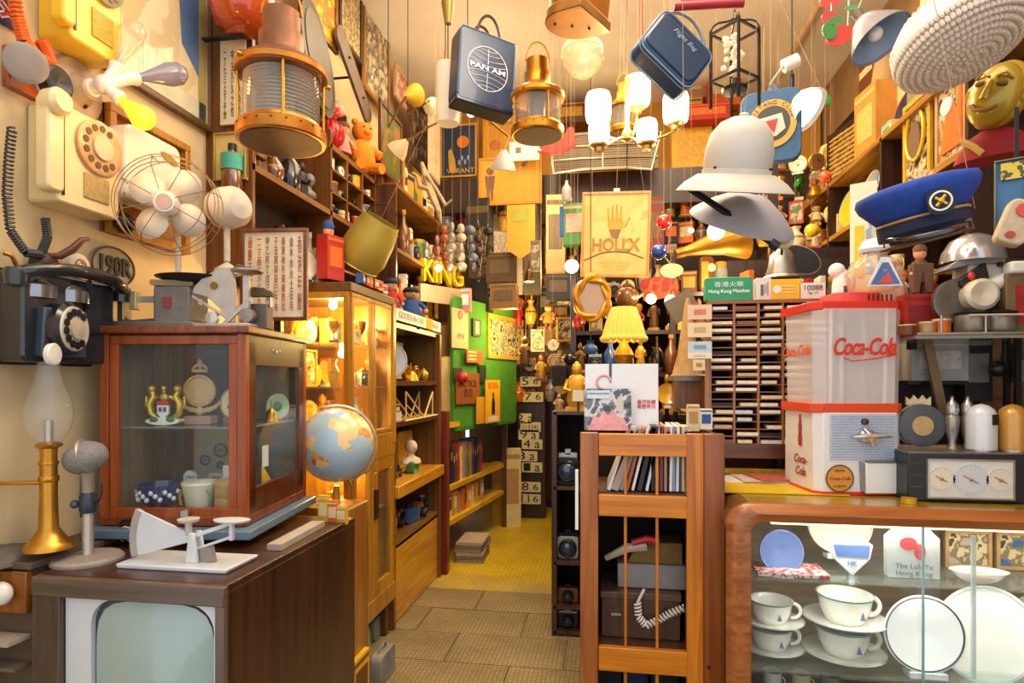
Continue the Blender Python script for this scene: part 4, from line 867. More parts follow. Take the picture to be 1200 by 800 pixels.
# black bakelite wall telephone
p, w, h = wl(-22, 322, 104, 428, WX+.0); t = thing('black_wall_telephone', 'black bakelite wall telephone with twin chrome bells and side dial', 'telephone', p, FACE)
BK = mt('#1b2028', .25, 0, .15, 10, coat=.5)
box('body', BK, t, (0, -.06, 0), (w*.9, .12, h*.95), r=.02, bev=.008); box('back_plate', BK, t, (0, -.01, 0), (w, .02, h), r=.02)
MB().prism([(-.13, -h*.42), (.03, -h*.42), (.03, h*.1), (-.12, h*.1)], -.145, -.11).out('writing_slope', mt('#39424e', .3, 0, .1), t, bev=.006)
for i in (0, 1):
    MB().lathe([(.055, -.03), (.055, .008), (.04, .024), (.008, .03), (.006, .036), (0, .037)], n=24).out('bell', mt('#8f9298', .18, .9), t, loc=(-.10+.12*i, -.09, h*.30))
m = MB().tube(bez((-.17, -.11, h*.42), (-.1, -.18, h*.56), (.14, -.18, h*.56), (.22, -.11, h*.42)), .02, 10); m.out('handset', BK, t)
for x in (-.17, .22): MB().lathe([(.03, -.03), (.034, .0), (.028, .02)], n=18).out('ear_cup', BK, t, loc=(x, -.10, h*.40))
MB().tube([(.05, -.12, h*.12), (.05, -.14, h*.36), (.03, -.15, h*.45)], .008).out('cradle', BK, t)
dq = WXp(84, 385, .16)-p; dx_, dz_ = dq.y, dq.z; Rr = .072; rt = (PI/2, 0, .25)
MB().lathe([(Rr*1.12, 0), (Rr*1.15, .03), (Rr, .04)], n=34, rot=rt).out('dial_mount', BK, t, loc=(dx_, -.12, dz_)); MB().lathe([(Rr*.98, .04), (Rr*.95, .046), (0, .048)], n=34, rot=rt).out('dial_ring', mt('#c9c0b2', .4, 0, .1), t, loc=(dx_, -.12, dz_))
m = MB()
for i in range(10): a = math.radians(50+28*i); m.cyl((Rr*.72*math.cos(a), Rr*.72*math.sin(a), .047), (Rr*.72*math.cos(a), Rr*.72*math.sin(a), .051), Rr*.17, n=12)
m.out('finger_holes', BLACK, t, loc=(dx_, -.12, dz_), rot=rt); MB().lathe([(Rr*.45, .046), (Rr*.45, .054), (0, .057)], n=24, rot=rt).out('dial_hub', mt('#bfb29a', .3), t, loc=(dx_, -.12, dz_))
MB().lathe([(.032, 0), (.034, .012), (.03, .016), (0, .018)], n=28, rot=rt).out('white_disc', mt('#e6e2da', .35), t, loc=(WXp(62, 415, .17).y-p.y, -.16, WXp(62, 415, .17).z-p.z)); box('label_slot', mt('#d8c8a8', .4), t, (-.11, -.122, -h*.32), (.012, .006, .03))

# gas wall bracket with glass chimney: tall brass lamp
q = P(57, 642, 1.60); k = mz(57, 1.6)
t = thing('brass_oil_lamp', 'tall brass column lamp with clear glass chimney below the black telephone', 'oil lamp', q)
MB().lathe([(26*k, 0), (25*k, 4*k), (20*k, 9*k), (15*k, 16*k), (10*k, 24*k), (9*k, 60*k), (8.5*k, 112*k), (9*k, 116*k), (9*k, 117*k), (13*k, 119*k), (14*k, 122*k), (8*k, 125*k), (0, 125*k)], n=30).out('column', mt('#c08a34', .28, .85, .2, 12), t)
MB().lathe([(9.8*k, 78*k), (10.5*k, 80*k), (10.5*k, 83*k), (9.8*k, 85*k)], n=24).out('collar', BRASS, t); MB().lathe([(9.8*k, 98*k), (10.2*k, 100*k), (9.8*k, 102*k)], n=24).out('collar', BRASS, t)
MB().lathe([(12*k, 122*k), (22*k, 140*k), (25*k, 155*k), (22*k, 175*k), (14*k, 195*k), (11*k, 210*k), (11.5*k, 218*k)], n=30).out('chimney', glass('#f8fafc', .92), t)
MB().cyl((0, 0, 124*k), (0, 0, 150*k), .012).out('burner', mt('#b8b4ac', .3, .7), t); MB().cyl((2*k, 0, 215*k), (2*k, 0, 219*k), .011).out('stopper', mt('#2c3488', .4), t)
bq = rel(12, 566, 1.5, t); wy = XL+.01-q.x
MB().cyl((0, 0, 77*k), (-.15, -.05, 77*k), .006).out('wall_bracket', BRASS, t)
MB().prism([(-.045, 0), (-.02, .025), (.01, .03), (.045, 0), (.01, -.03), (-.02, -.025)], -.012, .0).out('wall_rose', BRASSD, t, loc=(wy, -.1, 76*k), rot=(0, 0, FACE))
# microphone
q = P(103, 657, 1.66); q.z = TVZ; k = mz(103, 1.66)
t = thing('desk_microphone', 'grey desk microphone on round dusty base standing on the television', 'microphone', q)
MB().lathe([(37*k, 0), (37*k, 3*k), (34*k, 6*k), (0, 8*k)], n=36).out('base', mt('#978a80', .6, 0, .12, 60), t)
MB().lathe([(7*k, 5*k), (6*k, 12*k), (5.5*k, 60*k)], n=18).out('stem', mt('#b8aea2', .3, .5), t); MB().lathe([(8*k, 56*k), (9*k, 60*k), (9*k, 76*k), (7*k, 80*k)], n=18).out('clamp', mt('#2a3040', .3), t)
MB().lathe([(6.5*k, 78*k), (7*k, 98*k), (9*k, 104*k)], n=18).out('neck', mt('#9a8e84', .35, .4), t)
MB().sph((-3*k, 0, 120*k), (25*k, 22*k, 19*k), 24, 14, rot=(0, -.35, 0)).out('head', mt('#8e8a86', .7, .2, .25, 160, .6), t); MB().lathe([(20*k, -2*k), (21.5*k, 0), (20*k, 2*k)], (-1*k, 0, 122*k), 28, rot=(0, PI/2-.35, .3)).out('seam', mt('#a8a096', .4, .4), t)
MB().sph((-14*k, -.01, 66*k), 5*k).out('knob', mt('#4a5262', .3), t); MB().cyl((-8*k, 0, 66*k), (-14*k, -.01, 66*k), 2.5*k).cyl((-9*k, 0, 50*k), (-9*k, 0, 98*k), 1.3*k).tube(bez((9*k, 0, 66*k), (16*k, 0, 70*k), (20*k, 0, 78*k), (18*k, 0, 92*k)), 1*k).out('switch_rod', BLACK, t)
MB().tube(bez((-5*k, .02, 9*k), (-30*k, .12, 12*k), (-28*k, .05, 50*k), (-22*k, .05, 75*k)), .003).out('cable', mt('#d8cdbc', .4), t)
# dusty grey cloth and cable on the cupboard
t = tag(MB().add(*(lambda vs, fs: (vs, fs))([(-1.92+i*.03, 1.38+j*.055, .915+.0+.055*math.exp(-((i-3)/3)**2-((j-3)/2.6)**2)+.01*math.sin(i*2+j)) for j in range(7) for i in range(8)], [(j*8+i, j*8+i+1, j*8+i+9, j*8+i+8) for j in range(6) for i in range(7)])).out('folded_cloth', mt('#6f645c', .9, 0, .15, 30), None), 'crumpled grey-brown cloth on the low cupboard below the brass lamp', 'cloth')
t.modifiers.new('thick', 'SOLIDIFY').thickness = .006
t = thing('coiled_wire', 'heap of black and white wire coiled behind the microphone base', 'wire', (-1.60, 1.86, TVZ+.01))
for i in range(6): MB().tube([((.04+.006*i)*math.cos(2*PI*j/20)+.004*i, (.035)*math.sin(2*PI*j/20), .008+.012*i+.01*math.sin(j)) for j in range(20)], .004, 5, True).out('loop', mt('#1c1c22', .4) if i % 3 else mt('#d8d4cc', .4), t)
# white letter scale on the television
q = P(218, 663, 1.66); q.z = TVZ; q.x += .0; k = mz(218, 1.66); kx = mx(218, 1.66)
t = thing('white_letter_scale', 'white enamel letter scale with quadrant arm on the television top', 'scale', q, .0)
WE = mt('#cfd2d6', .35, 0, .06, 12, coat=.2)
MB().prism([(-64*kx, 0), (60*kx, 0), (62*kx, .014), (-66*kx, .014)], -.06, .10).out('base', WE, t, bev=.004)
m = MB(); A0 = math.radians(150); cxq, czq = 8*kx, 32*k
poly = [(cxq, czq-3*k), (cxq+2*k, czq+5*k)]+[(cxq-70*kx*math.cos(math.radians(a)), czq-2*k+70*kx*math.sin(math.radians(a))) for a in (26, 18, 10, 2, -6, -12, -16)]
MB().prism(poly, -.008, 0).out('quadrant', WE, t, bev=.001)
MB().prism([(cxq-72*kx*math.cos(math.radians(a)), czq-2*k+72*kx*math.sin(math.radians(a))) for a in (26, 18, 10, 2, -6, -12, -16)]+[(cxq-65*kx*math.cos(math.radians(a)), czq-2*k+65*kx*math.sin(math.radians(a))) for a in (-16, -12, -6, 2, 10, 18, 26)], -.012, .004).out('scale_arc', mt('#a89c94', .5), t)
MB().prism([(4*kx, .014), (18*kx, .014), (13*kx, 40*k), (8*kx, 40*k)], -.02, -.008).prism([(4*kx, .014), (18*kx, .014), (13*kx, 40*k), (8*kx, 40*k)], .012, .024).out('upright', WE, t, bev=.002)
MB().prism([(16*kx, .014), (34*kx, .014), (30*kx, 24*k), (18*kx, 22*k)], -.006, .01).out('counterweight', mt('#8c8078', .5), t)
m = MB(); m.box((30*kx, 0, 43*k), (52*kx, .012, .012), rot=(0, -.34, 0)); m.box((30*kx, 0, 27*k), (50*kx, .008, .008), rot=(0, -.34, 0)); m.box((53*kx, 0, 42*k), (.012, .014, 20*k)); m.out('balance_arm', WE, t, bev=.002)
MB().lathe([(19*kx, 54*k), (20*kx, 56*k), (4*kx, 57*k), (0, 57*k)], (53*kx, 0, 0), 24, sq=(1, .6)).out('pan', WE, t); MB().lathe([(10*kx, 52*k), (11*kx, 55*k), (0, 55*k)], (3*kx, 0, 0), 20).cyl((3*kx, 0, 36*k), (3*kx, 0, 53*k), .01).out('adjuster', mt('#c2b8ae', .4), t)
# grey papers beside the vitrine feet
tag(MB().box((0, 0, 0), (.05, .34, .02)).out('folded_ruler', mt('#a79c90', .5), None, loc=(-1.09, 2.02, TVZ+.011), rot=(0, 0, .05)), 'flat grey strip lying on the television top beside the vitrine foot', 'ruler')

# postal scale on the vitrine top
tz = VZ+vh+.002; ZT = inV(-.38, .12, vh+.002)
t = thing('postal_scale', 'old grey-black postal balance with sliding weight on the vitrine top, left', 'scale', ZT, VR)
DG_ = mt('#77716a', .45, .3, .2, 20); k = .00265
MB().rbox((.0, .03, .013), (.30, .14, .024), .01).out('base', DG_, t, bev=.004)
MB().rbox((.075, .03, .085), (.13, .13, .13), .012).out('housing', DG_, t, bev=.006); box('red_shield', mt('#8a3a34', .5), t, (.06, -.037, .09), (.03, .004, .035)); box('tag', WHITE, t, (.142, .03, .1), (.004, .025, .02))
m = MB().box((-.13, .02, .06), (.018, .05, .09)).tube(bez((-.13, .02, .05), (-.13, .02, .01), (-.1, .02, .025), (0, .02, .03)), .012); m.out('bracket', mt('#5f5852', .5, .3), t)
box('beam', mt('#b8b0a4', .35, .5), t, (-.07, 0, .105), (.15, .01, .022)); box('sliding_weight', mt('#c8b48a', .35, .5), t, (-.075, -.005, .10), (.026, .03, .065), bev=.003)
MB().lathe([(.02, .15), (.05, .16), (.12, .185), (.124, .19), (.02, .175)], (.11, .03, 0), 34, sq=(1, .8)).out('pan', mt('#2c2a2c', .4, .4), t); MB().cyl((.1, .03, .14), (.1, .03, .17), .02).out('pan_post', DG_, t)
# quadrant letter balance
t = thing('quadrant_balance', 'silver quadrant letter balance standing right on the vitrine top, under the fan', 'scale', inV(-.115, .1, vh+.002), VR)
SB = mt('#b2aba2', .35, .5, .15, 18)
MB().rbox((-.0, .02, .008), (.2, .12, .014), .006).out('base', SB, t, bev=.003)
pl = [(.0, .02), (-.02, .06)]+[(-.13+.15*math.sin(math.radians(a)), .085+.12*(1-math.cos(math.radians(a)))*1.3) for a in (5, 25, 45, 62, 80)]+[(.04, .19), (.03, .1), (.03, .02)]
MB().prism([(.0, .02), (-.025, .07), (-.07, .11), (-.125, .125), (-.115, .15), (-.08, .185), (-.03, .21), (.02, .215), (.03, .15), (.03, .02)], .0, .012).out('quadrant', SB, t, bev=.002)
MB().cyl((-.045, -.003, .15), (-.045, .015, .15), .014).out('window', BRASSD, t); MB().lathe([(.022, 0), (.022, .02), (0, .022)], n=20, rot=(PI/2, 0, 0)).out('weight', STEEL, t, loc=(-.045, 0, .035))
m = MB().box((.035, .0, .055), (.13, .01, .016), rot=(0, -.75, 0)).box((-.06, .0, .075), (.15, .008, .01), rot=(0, .55, 0)).box((.072, .0, .125), (.022, .018, .12)); m.out('linkage', SB, t, bev=.002)
MB().lathe([(0, .19), (.03, .192), (.055, .20), (.056, .206), (0, .2)], (.07, .01, 0), 26).out('pan', SB, t); 
MB().prism([(.03, .21), (.05, .225), (.09, .21), (.12, .19), (.04, .205)], -.02, .03).out('rest', mt('#5c5020', .5), t, bev=.003)
MB().lathe([(.025, 0), (.025, .03), (0, .032)], n=20, rot=(PI/2, 0, 0)).out('drum', mt('#8a8278', .4, .5), t, loc=(.075, .02, .045))
# small grey tin box with arch behind it
t = thing('grey_pencil_sharpener', 'grey metal box with an arched brown handle at the vitrine top right end', 'box', inV(-.018, .16, vh+.002), VR)
box('body', mt('#5f574c', .5, .3), t, (-.0, 0, .045), (.065, .06, .09), bev=.003); MB().tube([(-.035, 0, .0), (-.04, 0, .12), (-.03, 0, .15), (.02, 0, .145), (.035, 0, .12), (.035, 0, .08)], .006).out('handle_frame', STEEL, t); MB().prism([(-.045, .13), (-.03, .152), (.01, .15), (.045, .135), (.045, .118), (-.045, .118)], -.012, .012).out('grip', mt('#5c4a1c', .5), t, bev=.003)
# framed price list
q = P(322, 322, 2.45); k = mz(322, 2.45)
t = thing('framed_calendar', 'framed sheet of columns of red printed characters behind the vitrine top', 'picture', q, .10)
kx = mx(322, 2.45); w, h = 74*kx, 108*k; box('paper', mt('#ecdcbc', .6), t, (0, 0, 0), (w-.02, .01, h-.02)); m = MB(); frame_rect(m, -w/2, w/2, -h/2, h/2, -.004, .016, .022); m.out('frame', wood('#5c2c10', '#7c4420'), t, bev=.002); box('prop', DARKW, t, (0, .04, -h/2), (.03, .03, .24))
for i, (c, x) in enumerate((('通勝天干地支', -.36), ('一二三四五六七八九十', -.22), ('甲乙丙丁戊己庚辛', -.1), ('子丑寅卯辰巳午未', .03), ('春夏秋冬東南西北', .14), ('金木水火土日月', .26), ('香港年曆', .38))):
    text('\n'.join(c), .018, mt('#b8603c' if i % 3 != 2 else '#8a6a4a', .6), t, (x*w, -.007, 0), height=h*.8, width=w*.06)
# desk fan
q = P(197, 240, 1.92); k = mz(197, 1.92); kx = mx(197, 1.92)
t = thing('desk_fan', 'cream four-blade vintage fan in a wire cage on the left wall', 'fan', q, .35)
R = 56*k; FB = mt('#e6d2b8', .4, 0, .04)
for i in range(4):
    a = math.radians(52+90*i); ca, sa = math.cos(a), math.sin(a); vs = []; n = 14
    pts2 = [(R*.16, 0)]+[(R*(.50+.36*math.cos(b))*1.0, R*.33*math.sin(b)) for b in [math.radians(-165+330*j/n) for j in range(n+1)]]
    vs = [(x*ca-y*sa, -.02*(y/R/.31)*.6, x*sa+y*ca) for x, y in pts2]
    MB().add(vs, [tuple(range(len(vs)))]).out('blade', FB, t).modifiers.new('thick', 'SOLIDIFY').thickness = .003
MB().lathe([(R*.24, -.01), (R*.24, .02), (R*.2, .03), (0, .032)], n=28, rot=(PI/2, 0, 0)).out('hub', mt('#efe6d8', .4), t, loc=(0, -.01, 0)); MB().lathe([(R*.16, .03), (R*.16, .034), (0, .035)], n=24, rot=(PI/2, 0, 0)).out('hub_badge', mt('#c2a28e', .4), t, loc=(0, -.01, 0))
m = MB()
for r_, y_ in ((1.0, -.01), (.98, -.04), (.78, -.06), (1.0, .05)): m.tube([(R*r_*math.cos(2*PI*i/36), y_, R*r_*math.sin(2*PI*i/36)) for i in range(36)], .0016, 5, True)
for i in range(8): a = 2*PI*(i+.35)/8; m.tube([(R*math.cos(a), .05, R*math.sin(a)), (R*math.cos(a), -.01, R*math.sin(a)), (R*.78*math.cos(a), -.06, R*.78*math.sin(a)), (R*.24*math.cos(a), -.055, R*.24*math.sin(a))], .0016, 5)
m.out('cage', mt('#8e6c4c', .35, .5), t)
MB().cyl((0, .03, 0), (0, .14, 0), .045, .035, 20).out('motor', FB, t); MB().tube([(0, .1, -.03), (0, .1, -R*1.35), (0, .06, -R*1.55)], .01).out('stem', FB, t); MB().rbox((0, .08, -R*1.6), (.14, .1, .02), .008).out('foot', mt('#8a7350', .5), t)
# second fan: white round head
q = P(266, 244, 2.2); k = mz(266, 2.2); t = thing('white_globe_lamp', 'white drum-shaped lamp on a slim white post right of the desk fan', 'lamp', q, .3)
MB().lathe([(23*k, .03), (24*k, 0), (23*k, -.05), (15*k, -.085), (0, -.095)], n=32, rot=(-PI/2, 0, 0)).out('head', mt('#e6dcca', .4, 0, .04), t, rot=(0, 0, .9)); MB().lathe([(24.6*k, 0), (24.6*k, .01)], n=32, rot=(-PI/2, 0, 0)).out('band', mt('#8a8478', .4), t, rot=(0, 0, .9))
MB().cyl((0, 0, -20*k), (0, 0, -62*k), .012).lathe([(.05, -78*k), (.045, -72*k), (0, -62*k)]).out('post', mt('#dcd2c0', .4), t)
# dark ornaments above the fan and on the brown cupboard, bottle with teal label
# ------------------------------------------------------------------ kinds of small goods (base at z = 0, front towards -Y)
def g_tin(t, w, h, c, c2): MB().lathe([(w/2, 0), (w/2, h*.9)], n=16).out('body', mt(c, .35, .2, .2, 30), t); MB().lathe([(w*.52, h*.88), (w*.52, h), (0, h)], n=16).out('lid', mt(c2, .35, .3), t)
def g_bottle(t, w, h, c, c2): MB().lathe([(w*.45, 0), (w/2, h*.04), (w/2, h*.55), (w*.2, h*.72), (w*.16, h*.92)], n=16).out('body', mt(c, .2, 0, .1, coat=.5), t); MB().lathe([(w*.2, h*.9), (w*.2, h), (0, h)], n=12).out('cap', mt(c2, .4), t)
def g_carton(t, w, h, c, c2):
    d = w*.6; b = box('body', mt(c, .55, 0, .12), t, (0, 0, h/2), (w, d, h), bev=.0015); box('label_panel', mt(c2, .55, 0, .2, 40), t, (0, -d/2-.001, h*.52), (w*.72, .002, h*.45)); box('stripe', mt(c2, .55), t, (0, -d/2-.001, h*.9), (w*.9, .002, h*.06))
def g_vase(t, w, h, c, c2): MB().lathe([(w*.3, 0), (w*.35, h*.05), (w*.5, h*.35), (w*.42, h*.6), (w*.18, h*.8), (w*.2, h*.9), (w*.3, h)], n=20).out('body', mt(c, .2, 0, .25, 16, coat=.6), t, smooth=60); MB().lathe([(w*.44, h*.48), (w*.465, h*.5), (w*.44, h*.55)], n=20).out('band', mt(c2, .3), t)
def g_statue(t, w, h, c, c2):
    C = mt(c, .4, .35, .3, 20, .4); MB().rbox((0, 0, h*.05), (w*.8, w*.5, h*.1), .01).out('plinth', mt(c2, .5), t)
    m = MB().lathe([(w*.3, h*.1), (w*.36, h*.22), (w*.3, h*.45), (w*.34, h*.6), (w*.26, h*.7), (w*.12, h*.76)], n=16, sq=(1, .75)); m.tube([(-w*.3, 0, h*.64), (-w*.42, -w*.1, h*.45), (-w*.15, -w*.3, h*.4)], w*.08); m.tube([(w*.3, 0, h*.64), (w*.42, -w*.1, h*.48), (w*.3, -w*.25, h*.58)], w*.08); m.out('body', C, t, smooth=60)
    MB().sph((0, 0, h*.86), (w*.17, w*.17, h*.13), 14, 10).sph((0, 0, h*.97), w*.08, 8, 6).out('head', C, t)
def g_doll(t, w, h, c, c2):
    SK = mt('#e0a070', .6); MB().lathe([(w*.34, h*.25), (w*.36, h*.32), (w*.24, h*.55), (w*.26, h*.66), (w*.12, h*.72)], n=16, sq=(1, .7)).tube([(-w*.22, 0, h*.64), (-w*.42, -w*.08, h*.5), (-w*.36, -w*.2, h*.42)], w*.08).tube([(w*.22, 0, h*.64), (w*.42, -w*.08, h*.5), (w*.36, -w*.2, h*.42)], w*.08).out('clothes', mt(c, .8, 0, .12), t, smooth=60)
    for s in (-1, 1): MB().tube([(s*w*.14, 0, h*.3), (s*w*.16, -w*.03, h*.04), (s*w*.16, -w*.2, h*.03)], w*.1).out('leg', mt(c2, .7), t)
    MB().sph((0, 0, h*.84), (w*.24, w*.22, h*.15), 16, 12).sph((0, -w*.22, h*.82), w*.04, 8, 6).out('head', SK, t)
    for s in (-1, 1): MB().sph((s*w*.4, -w*.2, h*.41), w*.08, 8, 6).out('hand', SK, t)
    MB().lathe([(w*.25, h*.86), (w*.26, h*.92), (w*.18, h*.99), (0, h*1.01)], n=16).out('hair', mt(c2, .8), t); 
    for s in (-1, 1): MB().sph((s*w*.09, -w*.205, h*.86), w*.025, 6, 5).out('eye', BLACK, t)
def g_camera(t, w, h, c, c2):
    d = w*.4; MB().rbox((0, 0, h*.4), (w, d, h*.8), h*.12).out('body', mt(c, .4, .1, .1), t, bev=.002); box('top_plate', mt(c2, .3, .7), t, (0, 0, h*.84), (w*.9, d*.9, h*.16), bev=.002); box('viewfinder', mt(c2, .3, .6), t, (0, -d*.1, h*.95), (w*.28, d*.7, h*.16), bev=.001)
    l = MB().lathe([(h*.33, 0), (h*.33, d*.5), (h*.28, d*.7), (h*.26, d*.6)], n=20, rot=(PI/2, 0, 0)).out('lens', mt('#26262a', .3, .4), t, loc=(0, -d*.5, h*.4)); MB().sph((0, -d*.45, 0), (h*.24, h*.08, h*.24), 14, 8).out('lens_glass', mt('#30405c', .08, .2, coat=1), l)
def g_clock(t, w, h, c, c2):
    MB().lathe([(w/2, 0), (w/2, w*.25), (w*.45, w*.3)], n=26, rot=(PI/2, 0, 0)).out('case', mt(c, .3, .6, .15), t, loc=(0, w*.1, h*.52)); MB().lathe([(w*.44, 0), (w*.44, .003), (0, .004)], n=26, rot=(PI/2, 0, 0)).out('dial', mt(c2, .4), t, loc=(0, -w*.2, h*.52))
    MB().box((0, -w*.2-.006, h*.52+w*.13), (.004, .002, w*.26)).box((w*.08, -w*.2-.006, h*.52), (w*.18, .002, .004)).out('hands', BLACK, t)
    for s in (-1, 1): MB().cyl((s*w*.25, 0, h*.12), (s*w*.34, 0, 0), w*.05).out('foot', BRASSD, t)
def g_car(t, w, h, c, c2):
    C = mt(c, .2, .1, .05, coat=.8); MB().prism([(-w/2, h*.2), (w/2, h*.2), (w/2, h*.5), (w*.3, h*.58), (w*.15, h*.95), (-w*.2, h*.95), (-w*.34, h*.6), (-w/2, h*.52)], -w*.2, w*.2).out('body', C, t, bev=w*.02); MB().prism([(w*.24, h*.6), (w*.13, h*.88), (-w*.18, h*.88), (-w*.27, h*.6)], -w*.205, w*.205).out('window', mt('#28323c', .1, coat=1), t)
    for x in (-.3, .3):
        for y in (-1, 1): MB().cyl((x*w, y*w*.16, h*.2), (x*w, y*w*.22, h*.2), h*.2, n=14).out('wheel', BLACK, t)
def g_mug(t, w, h, c, c2): MB().shell([(w*.36, 0), (w*.4, h*.1), (w*.42, h)], w*.03, n=20).out('body', mt(c, .25, 0, .05, coat=.5), t); MB().tube(arc(w*.42, h*.5, w*.16, -80, 80, 8, 0, h*.3), w*.035).out('handle', mt(c, .25, 0, .05, coat=.5), t); MB().lathe([(w*.405, h*.45), (w*.425, h*.47), (w*.425, h*.6), (w*.41, h*.62)], n=20).out('band', mt(c2, .3), t)
def g_teapot(t, w, h, c, c2):
    C = mt(c, .25, .3, .15, coat=.4); MB().sph((0, 0, h*.42), (w*.34, w*.34, h*.4), 18, 12).lathe([(w*.2, 0), (w*.22, h*.06)], n=16).out('body', C, t); MB().tube([(w*.28, 0, h*.4), (w*.42, 0, h*.5), (w*.5, 0, h*.72)], [w*.07, w*.05, w*.03]).out('spout', C, t); MB().tube(arc(-w*.3, h*.45, w*.2, 90, 270, 8, 0, h*.26), w*.03).out('handle', mt(c2, .4), t); MB().lathe([(w*.2, h*.76), (w*.1, h*.86), (w*.03, h*.9), (w*.05, h*.97), (0, h)], n=16).out('lid', C, t)
def g_trophy(t, w, h, c, c2): MB().rbox((0, 0, h*.07), (w*.5, w*.5, h*.14), .005).out('base', mt(c2, .5), t); MB().lathe([(w*.2, h*.14), (w*.06, h*.22), (w*.05, h*.4), (w*.2, h*.5), (w*.38, h*.75), (w*.4, h)], n=20).out('cup', mt(c, .2, .9), t, smooth=60); 
def g_books(t, w, h, c, c2): MB().box((0, 0, h/2), (w, w*4, h)).out('cover', mt(c, .6, 0, .15), t, bev=.001); box('pages', mt('#e0d2a8', .8), t, (0, .004, h/2), (w*.7, w*4+.002, h*.96)); box('spine_label', mt(c2, .6), t, (0, -w*2-.001, h*.7), (w*.7, .002, h*.2))
def g_frame(t, w, h, c, c2):
    box('picture', art([c2, '#7a6a50', '#c8b48a', '#3e342a'], 14), t, (0, 0, h/2), (w*.9, .008, h*.9)); m = MB(); b = min(w, h)*.09; frame_rect(m, -w/2, w/2, 0, h, -.004, b, .018); m.out('frame', mt(c, .4, .1, .2), t, bev=.001)
def g_plate(t, w, h, c, c2): MB().lathe([(0, 0), (w*.28, 0), (w*.34, .008), (w*.5, .016), (w*.49, .02), (w*.33, .012), (0, .005)], n=30, rot=(PI/2-.2, 0, 0)).out('dish', mt(c, .2, 0, .04, coat=.6), t, loc=(0, 0, h*.5)); MB().lathe([(w*.455, .0155), (w*.475, .0185)], n=30, rot=(PI/2-.2, 0, 0), cap=False).out('rim_band', mt(c2, .3), t, loc=(0, -.003, h*.5)); box('stand', mt('#e4e0da', .4), t, (0, -.015, .008), (w*.3, .04, .016))
def g_bell(t, w, h, c, c2): MB().lathe([(w/2, 0), (w*.42, h*.15), (w*.3, h*.5), (w*.12, h*.62)], n=18).out('bell', mt(c, .25, .9), t); MB().lathe([(w*.05, h*.6), (w*.07, h*.75), (w*.04, h*.85), (w*.07, h)], n=12).out('handle', mt(c2, .4), t)
def g_jar(t, w, h, c, c2): MB().lathe([(w*.45, 0), (w*.5, h*.1), (w*.5, h*.7), (w*.36, h*.82), (w*.36, h*.86)], n=18).out('body', glass('#eef0e8', .8), t); MB().lathe([(w*.43, h*.02), (w*.43, h*.5), (0, h*.52)], n=14).out('contents', mt(c, .6, 0, .4, 60), t); MB().lathe([(w*.38, h*.84), (w*.38, h), (0, h)], n=16).out('lid', mt(c2, .3), t)
def g_radio(t, w, h, c, c2):
    d = w*.35; MB().rbox((0, 0, h/2), (w, d, h), h*.12).out('body', mt(c, .35, 0, .1, coat=.3), t, bev=.003); g = box('grille', mt(c2, .5, 0, .3, 120), t, (-w*.18, -d/2-.001, h*.5), (w*.5, .003, h*.7))
    for k_ in range(2): MB().lathe([(h*.12, 0), (h*.1, .012), (0, .013)], n=16, rot=(PI/2, 0, 0)).out('knob', mt('#d8c8a0', .3), t, loc=(w*.3, -d/2, h*(.3+.4*k_)))
def g_bust(t, w, h, c, c2):
    C = mt(c, .5, 0, .08); MB().lathe([(w*.3, 0), (w*.2, h*.1), (w*.14, h*.2)], n=16).out('socle', mt(c2, .5), t); MB().lathe([(w*.14, h*.2), (w*.46, h*.28), (w*.42, h*.4), (w*.16, h*.5), (w*.14, h*.58)], n=20, sq=(1, .6)).sph((0, -.0, h*.78), (w*.24, w*.27, h*.21), 16, 12).sph((0, -w*.28, h*.75), (w*.04, w*.05, h*.04), 8, 6).out('head', C, t, smooth=70)
def g_gear(t, w, h, c, c2):
    C = mt(c, .3, .8, .2); MB().lathe([(w*.5, 0), (w*.5, w*.16), (w*.3, w*.2), (w*.28, w*.1), (0, w*.1)], n=22, rot=(PI/2, 0, 0)).out('body', C, t, loc=(0, w*.1, h*.5)); MB().tube([(.42*w*math.cos(2*PI*i/20), -w*.09, h*.5+.42*w*math.sin(2*PI*i/20)) for i in range(20)], w*.05, 5, True).out('rim', C, t); MB().cyl((0, 0, h*.5), (0, -w*.2, h*.5), w*.08).out('boss', mt(c2, .3, .7), t); box('foot', C, t, (0, 0, h*.03), (w*.6, w*.3, h*.06))
def g_bag(t, w, h, c, c2): MB().rbox((0, 0, h*.4), (w, w*.3, h*.8), w*.15).out('body', mt(c, .7, 0, .25, 12, .4), t, bev=.006); MB().tube(arc(0, h*.76, w*.22, 0, 180, 8, 0, h*.22), w*.03).out('handle', mt(c2, .6), t)
def g_lampsm(t, w, h, c, c2): MB().lathe([(w*.28, 0), (w*.1, h*.06), (w*.06, h*.3), (w*.09, h*.4), (w*.04, h*.55)], n=16).out('base', mt(c2, .3, .7), t); MB().shell([(w*.5, h*.5), (w*.28, h)], .002, n=24).out('shade', mt(c, .7, 0, .1, em=.25), t)
